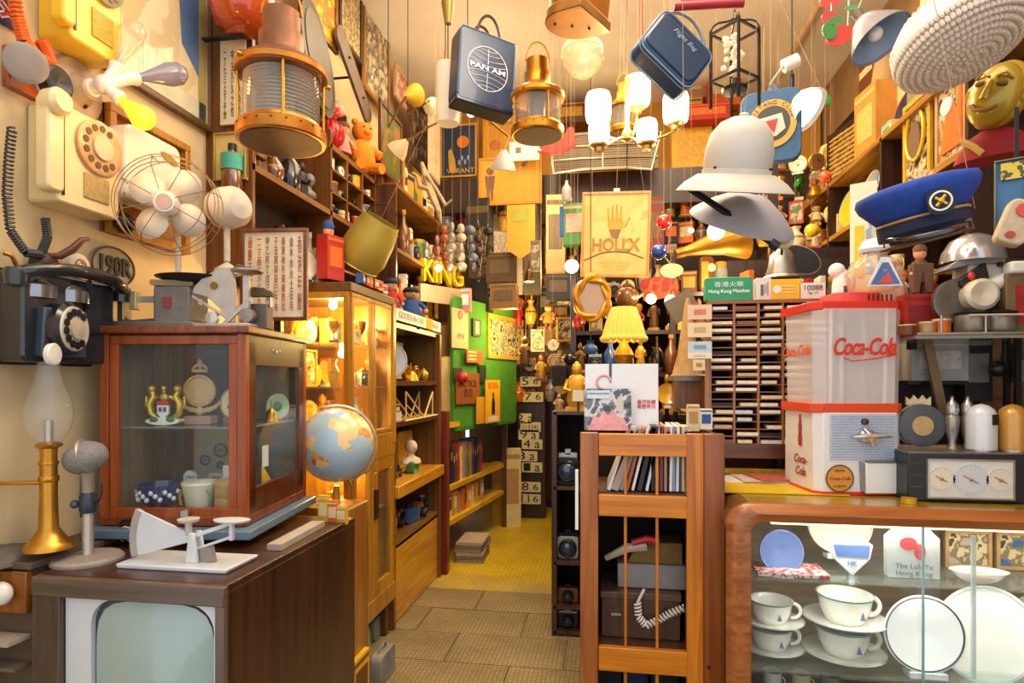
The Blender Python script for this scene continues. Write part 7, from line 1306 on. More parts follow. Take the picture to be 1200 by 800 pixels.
# foreground pieces of the display
Y = 4.05; q = P(694, 350, Y); k = mz(694, Y); t = thing('gold_framed_mirror', 'oval pinkish mirror in a bulging twisted gold frame under the palmistry chart', 'mirror', q); MB().prism(ell(16*k, 21*k), -.01, .01).out('glass', mt('#a88e78', .2, .2, .05), t)
for j in range(2): MB().tube([((18+2.5*math.sin(3*a+j*PI))*k*math.cos(a), -.01+.012*math.cos(3*a+j*PI), (23+2.5*math.sin(3*a+j*PI))*k*math.sin(a)) for a in [2*PI*i/40 for i in range(40)]], .017, 7, True).out('frame_strand', mt('#b8801c', .35, .4, .25, 30), t)
MB().sph((0, 0, 26*k), (8*k, 4*k, 5*k)).out('crest', mt('#b8801c', .35, .4), t); MB().cyl((0, .01, 25*k), (0, .01, topz(q.y)-q.z), .0009, n=6).out('wire', THR, t)
t = thing('red_glass_drop', 'red glass drop hanging at the lower left of the gold mirror', 'ornament', P(677, 378, 4.1)); MB().lathe([(0, -.05), (.03, -.03), (.035, .0), (.02, .04), (0, .06)], n=16).out('drop', mt('#c4201c', .15, coat=.7), t); MB().cyl((0, 0, .05), (0, 0, 1.0), .0009, n=6).out('wire', THR, t)
Y = 3.95; q = P(731, 440, Y); k = mz(731, Y); t = thing('pleated_table_lamp', 'table lamp with pleated golden shade and ornate gilt base, centre back', 'lamp', q)
m = MB(); n = 60; prof = []; vs = []
for j, (r_, z) in enumerate(((25, 46), (20, 64), (14, 80))):
    for i in range(n): a = 2*PI*i/n; rr = r_*k*(1+.03*(-1)**i); vs.append((rr*math.cos(a), rr*math.sin(a), z*k))
m.add(vs, [(j*n+i, j*n+(i+1) % n, (j+1)*n+(i+1) % n, (j+1)*n+i) for j in range(2) for i in range(n)]).out('shade', mt('#d8aa48', .7, 0, .1, em=.5), t)
m = MB()
for i in range(18): a = 2*PI*i/18; m.sph((24*k*math.cos(a), 24*k*math.sin(a), 43*k), (4*k, 4*k, 4*k), 8, 6)
m.out('fringe', mt('#d8b048', .6, em=.3), t)['kind'] = 'stuff'
MB().lathe([(14*k, 0), (12*k, 4*k), (6*k, 8*k), (9*k, 16*k), (12*k, 24*k), (8*k, 32*k), (4*k, 38*k), (2*k, 46*k)], n=20).out('base', mt('#c8962c', .3, .6, .3, 40, .6), t); lamp('POINT', q+Vector((0, 0, 55*k)), 3, WARM, .04, name='lamp_light')
for i, (px, pyb, w_, h_, c, lab, kd, c2, Y) in enumerate(((735, 362, 42, 34, 'bronze', 'dark bronze round pot hanging under the palmistry chart', 'teapot', 'black', 4.3), (770, 430, 22, 36, 'black', 'dark brown bell-shaped hat behind the white sleeve', 'bell', 'brown', 4.2), (782, 478, 26, 32, 'gold', 'round golden face plate right of the white sleeve', 'plate', 'orange', 3.6), (676, 482, 34, 58, 'gold', 'golden seated statuette on the dark shelf, left of the sleeve', 'statue', 'gold', 3.62), (655, 482, 14, 20, 'tan', 'small tan carved figure at the corner of the dark shelf', 'statue', 'tan', 3.62), (692, 415, 18, 16, 'blue', 'bright blue glass flower beside the gold mirror', 'vase', 'blue', 4.1), (752, 472, 18, 24, 'orange', 'orange cloth bundle behind the white sleeve', 'bag', 'brown', 3.7), (792, 482, 14, 30, 'yellow', 'yellow figure at the right of the white sleeve', 'statue', 'gold', 3.5))):
    t = it(kd, px, pyb, Y, w_, h_, c, lab, c2=c2)
    if i in (0, 1, 2, 5, 6, 7): MB().cyl((0, .03, 0), (0, .03, (topz(t.location.y)-t.location.z) if i in (0, 5) else -(t.location.z-(1.25 if Y > 3.75 else 1.0))), .003 if i in (0, 5) else .012).out('support', IRON, t)
t = sheetP('price_tag', 671, 457, 684, 470, 3.55, '#e0d4bc', 'small white price card before the golden statuette', 'card', extra=lambda t, w, h: box('stand', IRON, t, (0, .02, -.03), (.01, .01, .07)))
# slanted grey book, tan lamp, brown box, wallets column
sheetP('grey_folder', 790, 342, 824, 372, 3.5, '#7a6a56', 'grey-brown folder tilted above the card column', 'folder', rot=(0, -.5, 0), extra=lambda t, w, h: box('rod', IRON, t, (0, .02, -.1), (.01, .01, .3)))
q = P(806, 478, 3.4); k = mz(806, 3.4); t = thing('tan_cone_lamp', 'tan slender cone lamp on a brown box beside the card slots', 'lamp', q); box('box', wood('#5c3418', '#7c4c28'), t, (0, 0, 16*k), (34*k, .14, 32*k)); MB().lathe([(20*k, 34*k), (19*k, 36*k), (12*k, 62*k), (4*k, 120*k), (2*k, 128*k), (0, 129*k)], n=20).out('cone', mt('#b08a58', .7, 0, .2, 20), t); MB().lathe([(21*k, 32*k), (21*k, 38*k), (17*k, 40*k)], n=20).out('base', mt('#7a7068', .5), t)
sheetP('leaning_stick', 792, 382, 797, 470, 3.55, '#c49a58', 'pale wooden slat leaning left of the tan cone lamp', 'slat', rot=(0, .12, 0))
for i, (y0, y1, c, e, lab) in enumerate(((357, 374, '#e6c8a8', '#d87c5c', 'peach card, topmost of the column left of the slotted rack'), (378, 395, '#e6d4a8', '#c9a878', 'cream card, second in the column left of the slotted rack'), (400, 413, '#c4d0dc', '#7aa0c0', 'pale blue card, third in the column left of the slotted rack'), (413, 420, '#ece0c8', '#d8c8a8', 'thin white card, fourth in the column left of the slotted rack'), (421, 434, '#e0cca0', '#a88a50', 'small cream card at the bottom of the column left of the slotted rack'))):
    sheetP('wall_card', 806 if i < 4 else 812, y0, 834 if i < 4 else 826, y1, 2.98, c, lab, 'card', extra=lambda t, w, h, e=e: (box('printing', mt(e, .6), t, (0, -.007, h*.5), (w*.5, .002, h*.35)), box('hook', IRON, t, (w*.1, .02, h), (.004, .05, .006))))
box('card_post', RB, SR, (P(829, 400, 3.01).x, 3.03, 1.38), (.018, .02, .72))

# ------------------------------------------------------------------ on the slotted rack and the counter
zr = szt+.016
def onr(px, w, Y=sy+.05): return P(px, 300, Y).x
k = mz(880, sy)
t = thing('green_box', 'emerald green box lettered in white standing on the slotted rack', 'box', (P(855, 350, sy).x, sy+.02, zr)); w, h = 54*k, 28*k; MB().rbox((0, .03, h/2), (w, .06, h), .012).out('body', mt('#149a68', .4, 0, .04, 6, coat=.3), t, bev=.003)
text('香港火柴', .03, mt('#e8f4ec', .5), t, (0, -.003, h*.68), width=w*.62, height=h*.22); text('Hong Kong Matches', .02, mt('#e8f4ec', .5), t, (0, -.003, h*.40), width=w*.86, off=.0005)
t = thing('white_label_box', 'small white upright box between the green and yellow boxes', 'box', (P(896, 350, sy).x, sy+.02, zr)); w, h = 17*k, 26*k; box('body', mt('#e2dcd6', .5), t, (0, .03, h/2), (w, .06, h), bev=.002); box('printing', mt('#5c6470', .5), t, (-w*.1, -.002, h*.45), (w*.18, .003, h*.5)); text('MADE IN\nHONG KONG', .01, mt('#6a6a74', .5), t, (w*.2, -.002, h*.5), rot=(0, -PI/2, 0), width=h*.6)
t = thing('yellow_match_box', 'bright yellow box with white round mark on the slotted rack', 'box', (P(922, 350, sy).x, sy+.02, zr)); w, h = 34*k, 24*k; box('body', mt('#e6b81c', .45, 0, .04), t, (0, .03, h/2), (w, .06, h), bev=.002); MB().prism(ell(h*.2, h*.2, 18, -w*.28, h*.5), -.003, .001).out('round_mark', WHITE, t)
for i in range(3): box('stripe', mt('#efe2a8', .5), t, (w*.1, -.002, h*(.35+.15*i)), (w*.45, .002, h*.04))
t = thing('white_stamp_card', 'white card with row of grey digits right of the yellow box', 'card', (P(954, 350, sy).x, sy+.02, zr)); w, h = 28*k, 19*k; box('card', mt('#e4e0dc', .5), t, (0, .01, h/2), (w, .02, h)); text('10088', .02, mt('#4c5058', .5), t, (0, -.003, h*.68), width=w*.7); text('*A 1*', .02, mt('#4c5058', .5), t, (0, -.003, h*.35), width=w*.4)
# papers on the counter under the rack, yellow paper
for i, c in enumerate(('#d8cfc8', '#c9b8ae', '#b05a4a')): tag(MB().box((0, 0, 0), (.32-.04*i, .2, .006)).out('loose_paper', mt(c, .6, 0, .2, 20), None, loc=(P(885+12*i, 500, 2.98).x, 2.93, 1.006+.007*i), rot=(0, 0, .1*i)), f'{["pale grey", "pinkish-grey", "brick red"][i]} sheet of paper lying beneath the slotted rack', 'paper')
tag(MB().box((0, 0, 0), (.5, .3, .004)).out('yellow_counter_mat', mt('#d8b41c', .35, 0, .06), None, loc=(P(905, 560, 2.75).x, 2.74, 1.003)), 'bright yellow mat on the counter top at the left of the dispenser', 'mat')
t = put('carton', P(812, 505, 2.62), .05, .11, 'cream', 'plain cream card standing at the right end of the record rack top', c2='tan'); t = put('carton', P(827, 503, 2.62), .05, .085, 'white', 'white card with blue portrait on the record rack top', c2='blue')
# drink dispenser
dyf = 2.62; q = P(1008, 574, dyf); k = mz(1008, dyf); kx = mx(1008, dyf)
t = thing('drink_dispenser', 'white and clear coin drink dispenser with red lid and red script lettering', 'dispenser', (q.x, dyf, 1.0), math.radians(8)); RED = mt('#dc2c1a', .35, 0, .05, coat=.3); WH = mt('#e9e7e6', .35, 0, .03, coat=.3)
def oct_(hw, hd, c, z0, z1, flare=1.0):
    pts = [(-hw+c, -hd), (hw-c, -hd), (hw, -hd+c), (hw, hd-c), (hw-c, hd), (-hw+c, hd), (-hw, hd-c), (-hw, -hd+c)]; n = 8
    m = MB(); m.add([(x, y+hd, z0) for x, y in pts]+[(x*flare, (y*flare)+hd, z1) for x, y in pts], [tuple(range(n-1, -1, -1)), tuple(range(n, 2*n))]+[(i, (i+1) % n, n+(i+1) % n, n+i) for i in range(n)]); return m
hw = 55*kx; hd = .16; zb, zm, zt2 = 0, 103*k, 228*k
oct_(hw, hd, .03, .012, zm-.02).out('lower_body', WH, t, bev=.003); oct_(hw+.004, hd+.004, .03, 0, .014).out('base_band', RED, t)
oct_(hw+.012, hd+.01, .035, zm-.022, zm+.016).out('middle_band', mt('#e04a1c', .35, 0, .05, coat=.3), t, bev=.003)
m = oct_(hw-.003, hd-.006, .035, zm+.016, zt2-.03, 1.03); m.f = m.f[2:]; m.out('clear_tank', glass('#ffffff', .56, .06), t)
for x in (-.62, .62): MB().cyl((x*hw, .02, zm+.02), (x*hw*1.03, .01, zt2-.03), .007, n=8).out('tank_seam', glass('#ffffff', .55), t)
oct_(hw*1.04+.006, hd*1.05+.004, .035, zt2-.034, zt2).out('lid', RED, t, bev=.003); oct_(hw*.55, hd*.5, .02, zt2, zt2+.045).out('lid_box', mt('#e0605a', .4), t, loc=(hw*.25, .08, 0))
for i in range(6): box('lid_slot', mt('#8c1410', .5), t, (hw*.45+.018*i, .078, zt2+.022), (.007, .004, .03))
pz0, pz1 = 42*k, zm-.026; g = mt('#c9d3e2', .3, .3, .05, coat=.3); box('speckled_plate', g, t, (hw*.06, -.003, (pz0+pz1)/2), (hw*1.52, .006, pz1-pz0), bev=.001)
m = MB()
for i in range(26):
    for j in range(16): m.sph((hw*(.06-.72+1.44*(i+.5*(j % 2))/26), -.0065, pz0+.01+(pz1-pz0-.02)*j/15), .0034, 4, 3)
m.out('plate_studs', mt('#8fa4c4', .3, .3), t)['kind'] = 'stuff'
MB().lathe([(.014, 0), (.012, .01), (0, .012)], n=14, rot=(PI/2, 0, 0)).out('coin_lock', mt('#4c4a48', .3, .7), t, loc=(hw*.08, -.006, pz1-.03))
m = MB().sph((0, 0, 0), (.035, .02, .028), 16, 10).tube([(-.06, -.012, -.004), (0, -.02, .0), (.085, -.012, -.002)], [.006, .012, .005], 8).tube([(-.02, -.01, .03), (.0, -.02, 0), (.02, -.012, -.035)], [.007, .012, .009], 8); m.out('coin_handle', mt('#dcd8d4', .15, .8), t, loc=(hw*.10, -.02, pz1-.085))
box('chute_door', mt('#f2f0ee', .3, 0, .02), t, (hw*.42, -.012, 21*k), (hw*.72, .022, 36*k), bev=.004); box('chute_edge', mt('#8a8c90', .3, .6), t, (hw*.40, -.016, 40*k), (hw*.62, .02, .006)); MB().prism([(hw*.02, 40*k), (-hw*.03, 40*k), (hw*.0, 6*k), (hw*.06, 4*k)], -.02, 0).out('chute_cheek', mt('#9a9ca0', .4, .5), t)
d = MB().prism(ell(16*k, 16*k, 26, -hw*.48, 20*k), -.006, .0).out('round_decal', mt('#d89a3c', .4), t); MB().tube([(-hw*.48+15.5*k*math.cos(2*PI*i/26), -.007, 20*k+15.5*k*math.sin(2*PI*i/26)) for i in range(26)], .003, 5, True).out('decal_ring', mt('#6a5230', .4), d)
text('Coca-Cola', .1, mt('#b8301c', .5), d, (-hw*.48, -.008, 20*k), width=24*k, shear=.25, off=.001); text('DRINK', .1, mt('#7a4c1c', .5), d, (-hw*.48, -.008, 29*k), width=12*k); text('5 CENTS', .1, mt('#7a4c1c', .5), d, (-hw*.48, -.008, 11*k), width=14*k)
text('Coca-Cola', .1, mt('#d8301c', .4), t, (hw*.04, -.016, zm+70*k), width=hw*1.42, height=21*k, shear=.32, off=.0022, space=.9)
MB().tube([(-hw*.42, -.014, zm+58*k), (-hw*.2, -.014, zm+54*k), (hw*.3, -.014, zm+57*k), (hw*.8, -.014, zm+62*k)], .0022, 5).out('lettering_swash', mt('#d8301c', .4), t)
for z, w_ in ((zm+68*k, .26), ): text('Coca-Cola', .1, mt('#e05a1c', .4), t, (-hw*1.03-.006, hd, z), rot=(0, 0, -PI/2), width=w_, shear=.3, off=.002)
text('Coca-\nCola', .1, mt('#a8302c', .4), t, (-hw-.003, hd*.85, 30*k), rot=(0, 0, -PI/2), width=.12, shear=.3, off=.001); m = MB().prism([(-.012, -.06), (.012, -.06), (.016, -.03), (.010, .0), (.014, .02), (.005, .05), (.005, .07), (-.005, .07), (-.005, .05), (-.014, .02), (-.010, .0), (-.016, -.03)], -.002, .0); m.out('bottle_mark', mt('#b8382c', .4), t, loc=(-hw-.003, hd*.85, 72*k), rot=(0, 0, -PI/2))
# things standing on the dispenser lid: white figure, jar with triangle label
zl = 1.0+zt2; LY = dyf+.14
t = thing('china_figure', 'plain white round-headed china figure behind the dispenser lid, left', 'figurine', (P(984, 345, 2.95).x, 2.93, P(984, 345, 2.95).z)); k2 = mz(984, 2.95); W_ = mt('#ecebea', .35, 0, .03, coat=.3)
MB().sph((-5*k2, 0, 27*k2), 9*k2, 18, 12).lathe([(10*k2, 0), (10*k2, 10*k2), (8*k2, 22*k2), (5*k2, 28*k2)], (0, 0, 0), 18).sph((9*k2, 0, 12*k2), (6*k2, 6*k2, 12*k2), 14, 10).out('body', W_, t, smooth=80); box('slot', mt('#4a4a48', .5), t, (1*k2, -10*k2, 4*k2), (4*k2, 2*k2, 8*k2)); MB().cyl((0, 0, 0), (0, 0, 1.0-t.location.z), .02).out('post', STEEL, t)
k = mz(1025, 2.75); t = thing('triangle_label_jar', 'round glass jar with blue triangle label standing on the dispenser lid', 'jar', (P(1022, 330, 2.72).x, 2.70, zl+.046)); MB().lathe([(20*k, 0), (28*k, 6*k), (30*k, 20*k), (24*k, 34*k), (14*k, 40*k), (14*k, 44*k)], n=28).out('body', glass('#f4ece0', .8), t, smooth=60)
MB().prism([(-18*k, 2*k), (18*k, 2*k), (4*k, 34*k), (-4*k, 34*k)], -29*k, -28*k).out('label', mt('#e6e8ee', .4), t); MB().prism([(-15*k, 4*k), (15*k, 4*k), (3*k, 28*k), (-3*k, 28*k)], -29.6*k, -28.8*k).out('label_blue', mt('#4f72b0', .4), t); MB().prism([(-8*k, 5*k), (8*k, 5*k), (3*k, 17*k)], -30.2*k, -29.4*k).out('label_red', mt('#d8504c', .4), t); MB().lathe([(15*k, 44*k), (17*k, 48*k), (12*k, 58*k), (0, 62*k)], n=20).out('stopper', mt('#e0e4ea', .3), t)
t = thing('red_capped_jar', 'clear jar with red cap behind the triangle label jar', 'jar', (P(1042, 335, 2.86).x, 2.88, zl+.002)); MB().lathe([(17*k, 0), (20*k, 12*k), (18*k, 30*k), (8*k, 44*k)], n=22).out('body', glass('#f0dcc0', .5), t); MB().lathe([(9*k, 42*k), (10*k, 54*k), (0, 55*k)], n=16).out('cap', mt('#c41c1c', .3), t)
# tall white illustrated board behind
t = sheetP('illustrated_board', 997, 214, 1027, 348, 3.0, '#e6dcc0', 'tall white board printed with yellow column left of the officer cap', 'board', rot=(0, 0, -.5), extra=lambda t, w, h: (box('yellow_print', mt('#e0b81c', .5), t, (-w*.15, -.008, h*.40), (w*.35, .003, h*.45)), box('grey_print', art(['#b0bcc4', '#8c9ca8', '#d8d4c8'], 14), t, (w*.25, -.008, h*.45), (w*.3, .003, h*.5)), box('foot', STEEL, t, (0, .02, -.14), (.02, .02, .30))))

# glass bracket shelf with projector and pots
GZ_ = EYE+(447-394)*mz(1130, 2.75); xa, xb = P(1052, 394, 2.75).x, P(1205, 394, 2.75).x
t = thing('wire_shelf', 'steel and glass bracket shelf right of the dispenser carrying the projector', 'shelf', ((xa+xb)/2, 2.75, GZ_)); W0 = xb-xa
box('glass_plate', glass('#cfd8d4', .6), t, (0, 0, -.012), (W0, .32, .012)); MB().cyl((-W0/2, -.16, 0), (W0/2, -.16, 0), .006).out('front_rail', STEEL, t)
for x in (-.2, .0, .19): MB().cyl((x*W0*1.6, -.16, 0), (x*W0*1.6, -.16, .07), .004).out('rail_post', STEEL, t)
MB().cyl((-W0*.12, -.16, .07), (W0*.5, -.16, .07), .004).out('top_rail', mt('#d8cdb8', .4, .3), t); MB().box((W0*.42, -.1, .14), (.018, .018, .32)).out('chrome_post', CHROME, t); box('bracket', IRON, t, (-W0*.25, .15, -.03), (.03, .03, .03))
MB().box((W0*.42, -.0, -.32), (.02, .02, .64)).box((W0*.46, .1, -.32), (.02, .02, .64)).out('support_post', IRON, t)
sh = lambda px, Y=2.72: P(px, 394, Y).x
k = mz(1130, 2.7)
t = thing('film_projector', 'grey film projector with clear dome and dark reel on the bracket shelf', 'projector', (sh(1140), 2.74, GZ_), (0, 0, 0)); PG = mt('#b8b2ac', .4, .2, .1)
box('body', PG, t, (14*k, .02, 62*k), (44*k, .12, 44*k), bev=.006); MB().prism([(-36*k, 76*k), (-10*k, 96*k), (30*k, 96*k), (30*k, 84*k), (-8*k, 82*k)], -.05, .07).out('angled_hood', mt('#8c8c92', .35, .3), t, bev=.003); MB().lathe([(34*k, 88*k), (32*k, 100*k), (24*k, 114*k), (12*k, 121*k), (0, 123*k)], (6*k, .02, 0), 28).out('dome', mt('#b4b4b8', .15, .6, .1, coat=.5), t)
MB().lathe([(26*k, 0), (26*k, .02), (24*k, .022), (8*k, .01), (0, .012)], n=30, rot=(PI/2, 0, 0)).out('reel', mt('#6a665e', .3, .6, .2), t, loc=(-22*k, -.04, 40*k)); MB().lathe([(18*k, 0), (18*k, .05), (14*k, .06), (0, .05)], n=26, rot=(PI/2, 0, 0)).out('lens_cup', mt('#d8ccb4', .3, .1), t, loc=(-2*k, -.05, 46*k)); MB().cyl((-8*k, -.07, 48*k), (34*k, -.03, 66*k), 7*k, 9*k).out('lamp_tube', WHITE, t)
MB().prism([(-22*k, 64*k), (6*k, 84*k), (10*k, 66*k), (-6*k, 52*k), (-20*k, 56*k)], -.07, -.03).out('black_gate', BLACK, t, bev=.004); MB().sph((-10*k, -.075, 68*k), (4*k, 3*k, 5*k)).out('red_lamp', mt('#c8342c', .3), t)
for x, z in ((24, 82), (36, 72)): MB().sph((x*k, -.05, z*k), 3*k).out('knob', IRON, t)
box('foot', IRON, t, (6*k, .02, 20*k), (40*k, .1, 38*k), bev=.004)
for i, px in enumerate((1138, 1170)): 
    t = thing('metal_pot', f'grey metal pot on the bracket shelf, {"left" if i == 0 else "right"} of the pair', 'pot', (sh(px, 2.66), 2.655, GZ_)); MB().lathe([(13*k, 0), (17*k, 6*k), (16*k, 22*k), (15*k, 24*k)], n=24).out('body', mt('#8e867a', .35, .5, .15), t, smooth=60); MB().lathe([(16*k, 22*k), (17*k, 25*k), (8*k, 28*k), (0, 29*k)], n=24).out('lid', IRON, t)
t = thing('brown_canister', 'brown and red painted canister at the right edge of the bracket shelf', 'canister', (sh(1186, 2.7), 2.72, GZ_)); MB().rbox((0, 0, 36*k), (26*k, .12, 70*k), .02).out('body', mt('#7c6440', .5, 0, .2), t, bev=.004); box('red_panel', mt('#a8281c', .5, 0, .3, 10), t, (3*k, -.062, 34*k), (12*k, .004, 44*k)); box('white_arm', WHITE, t, (4*k, -.05, 76*k), (30*k, .06, 14*k), bev=.01)
t = put('doll', (sh(1078, 2.8), 2.8, P(1078, 346, 2.8).z), 30*k, 62*k, '#6a4636', 'doll in brown trousers standing on the dark red case', c2='#6a4636'); MB().prism([(-10*k, 2*k), (-12*k, 38*k), (12*k, 38*k), (11*k, 2*k), (4*k, 2*k), (0, 24*k), (-4*k, 2*k)], -.03, .02).out('trousers', mt('#6a4a3a', .8), t, bev=.004)
t = put('carton', (sh(1076, 2.8), 2.8, GZ_), 44*k, P(1078, 346, 2.8).z-GZ_, 'red', 'dark red leather case beneath the brown-trousered doll', c2='#8c1a1a', name='red_case'); 
t = put('doll', (sh(1062, 2.86), 2.88, GZ_+.14), 16*k, 44*k, 'white', 'small white and orange doll behind the dark red case', c2='orange'); t = put('doll', (sh(1097, 2.86), 2.88, GZ_+.1), 20*k, 58*k, 'red', 'red dressed doll right of the brown trousers doll', c2='gold'); t = put('bottle', (sh(1122, 2.9), 2.9, GZ_+.02), 16*k, 100*k, 'gold', 'gold topped bottle behind the projector', c2='silver')
for i, (px, c) in enumerate(((1062, 'brown'), (1085, 'tan'), (1102, 'orange'))): put('tin', (sh(px, 2.64), 2.63, GZ_), .06, .04+.01*i, c, f'small {c} tin at the front of the bracket shelf', c2='cream')
# below the shelf: grey box, black case, grinder, diagonal strut
zc = 1.0; ky = mz(1100, 2.95)
t = put('carton', P(1092, 446, 2.98), 66*mx(1092, 2.98), 46*ky, 'silver', 'silver-grey box with black frame under the bracket shelf', c2='#c8c4bc'); MB().box((0, 0, -.008), (66*ky, .12, .016)).out('black_base', BLACK, t); box('stand', IRON, t, (0, .05, -.14), (.3, .05, .28))
t = put('carton', P(1142, 470, 2.95), 32*mx(1142, 2.95), 74*ky, 'black', 'tall black case hanging behind the silver pepper mills', c2='grey'); box('stand', IRON, t, (0, .03, -.1), (.05, .05, .2))
t = thing('meat_grinder', 'grey cast grinder with black knob under the bracket shelf at the right', 'grinder', P(1178, 430, 2.85)); MB().lathe([(22*ky, 0), (20*ky, .04), (8*ky, .08)], n=22, rot=(0, PI/2, 0)).out('hopper', mt('#8a8682', .4, .5), t, loc=(6*ky, 0, 4*ky)); MB().sph((-12*ky, -.03, -2*ky), 9*ky).out('knob', BLACK, t); box('crank', STEEL, t, (4*ky, -.07, -4*ky), (4*ky, .02, 24*ky), bev=.002); MB().cyl((0, 0, 0), (0, 0, GZ_-t.location.z-.02), .012).out('hanger', IRON, t)
a_, b_ = P(1087, 402, 2.86), P(1108, 500, 2.86); tag(MB().box((0, 0, 0), (.035, .02, (b_-a_).length)).out('diagonal_strut', mt('#8a7254', .4, .3), None, loc=(a_+b_)/2, rot=(0, -math.atan2((b_-a_).x, -(b_-a_).z), 0)), 'bronze diagonal strut slanting below the bracket shelf', 'strut')
t = thing('brown_backboard', 'plain brown board behind the silver pepper mills', 'board', (1.45, 3.16, 1.0)); box('board', wood('#5c3a1c', '#7c5430', .5, 'X'), t, (0, 0, .35), (.95, .03, .7)); box('batten', DARKW, t, (0, -.02, .68), (.95, .02, .04))
# desk weather station / radio
Y = 2.52; q = P(1132, 570, Y); k = mz(1132, Y); kx = mx(1132, Y); w = 138*kx; h = 58*k
t = thing('weather_station', 'black desk weather station with three round dials on a white face', 'instrument', (P(1132, 570, Y).x, Y, 1.002)); hh = h*.98
box('body', mt('#23252b', .4, 0, .1), t, (0, .09, hh/2), (w, .18, hh), bev=.006); box('face', mt('#e0dcd4', .35, 0, .03), t, (w*.03, -.003, hh*.48), (w*.74, .008, hh*.82), bev=.001); m = MB(); frame_rect(m, w*.03-w*.37, w*.03+w*.37, hh*.07, hh*.89, -.006, .006, .008); m.out('face_trim', STEEL, t)
for x, r_ in ((-w*.22, hh*.26), (w*.03, hh*.33), (w*.28, hh*.26)):
    d = MB().prism(ell(r_, r_, 28, x, hh*.48), -.009, -.006).out('dial', mt('#d2d6dc' if r_ > hh*.3 else '#e4dccc', .35, 0, .02), t); m = MB()
    for i in range(24): a = 2*PI*i/24; m.box((x+r_*.86*math.cos(a), -.0095, hh*.48+r_*.86*math.sin(a)), (.004, .001, .0012), (0, -a, 0))
    m.out('tick_marks', mt('#6a5c50', .5), d)['kind'] = 'stuff'; MB().box((x, -.011, hh*.48), (r_*1.0, .001, .003), (0, .5, 0)).sph((x, -.011, hh*.48), .006, 10, 6).out('pointer', BRASS, d)
for z in (.3, .55, .8): box('side_ridge', mt('#4a4c52', .4), t, (-w*.43, -.003, hh*z), (w*.1, .006, .003))
box('top_trim', mt('#8a8078', .3, .6), t, (0, .09, hh+.002), (w*.99, .17, .005)); tz_ = 1.002+hh+.005
kk = mz(1150, 2.6)
for i, (px, c, lab) in enumerate(((1150, '#dcdfe2', 'white domed canister with small dark label on the weather station'), (1187, '#c9923c', 'amber domed canister with dark label at the right edge'))):
    t = thing('domed_canister', lab, 'canister', (P(px, 515, 2.6).x, 2.6, tz_)); MB().lathe([(15*kk, 0), (15.5*kk, 4*kk), (15.5*kk, 40*kk), (13*kk, 48*kk), (7*kk, 53*kk), (0, 55*kk)], n=28).out('body', mt(c, .25, .2 if i else .05, .05, coat=.5), t, smooth=60); box('label', mt('#2c2824', .4), t, (7*kk, -14.5*kk, 37*kk), (8*kk, 1.5*kk, 12*kk), rot=(0, 0, .4)); MB().lathe([(15.8*kk, 0), (15.8*kk, 2*kk)], n=28).out('base_ring', STEEL, t)
for i, px in enumerate((1115, 1133)):
    t = thing('pepper_mill', f'slender silver pepper mill on the weather station, {"left" if i == 0 else "right"} of the pair', 'pepper mill', (P(px, 508, 2.66).x, 2.655, tz_)); MB().lathe([(6*kk, 0), (5*kk, 4*kk), (4*kk, 8*kk), (7*kk, 22*kk), (8*kk, 36*kk), (7*kk, 40*kk), (6*kk, 41*kk)], n=18).out('body', mt('#9c948a', .25, .7, .25, 30), t, smooth=60); MB().lathe([(6.5*kk, 41*kk), (7.5*kk, 46*kk), (6*kk, 54*kk), (3*kk, 58*kk), (2*kk, 60*kk), (2.5*kk, 62*kk), (0, 64*kk)], n=18).out('head', mt('#b4b0ac', .2, .8), t, smooth=60)
t = thing('tape_disc', 'dark grey tape disc with cream centre on a wooden foot behind the dispenser', 'disc', (P(1078, 508, 2.68).x, 2.69, tz_)); MB().lathe([(26*kk, 0), (26*kk, .03), (24*kk, .032), (0, .03)], n=34, rot=(PI/2, 0, 0)).out('disc', mt('#4c5058', .4, 0, .08), t, loc=(0, .0, 27*kk)); MB().lathe([(12*kk, .03), (12*kk, .036), (0, .037)], n=24, rot=(PI/2, 0, 0)).out('centre', mt('#b89a68', .4, 0, .15), t, loc=(0, 0, 27*kk)); MB().lathe([(27*kk, .0), (27*kk, .012)], n=34, rot=(PI/2, 0, 0)).out('rim', mt('#c0a880', .4, .3), t, loc=(0, .002, 27*kk))
MB().prism([(-14*kk, 52*kk), (-14*kk, 62*kk), (-9*kk, 58*kk), (-5*kk, 64*kk), (0, 58*kk), (5*kk, 64*kk), (9*kk, 58*kk), (14*kk, 62*kk), (14*kk, 52*kk)], .0, .01).out('crown_top', mt('#d8c49c', .4), t)
box('wooden_foot', wood('#7a5c3c', '#9a7850'), t, (8*kk, 0, .006), (70*kk, .06, .012))
t = put('tin', (P(1062, 560, 2.5).x+.0, 2.48, 1.0), .05, .02, 'yellow', 'low yellow tin between dispenser and weather station', c2='yellow')

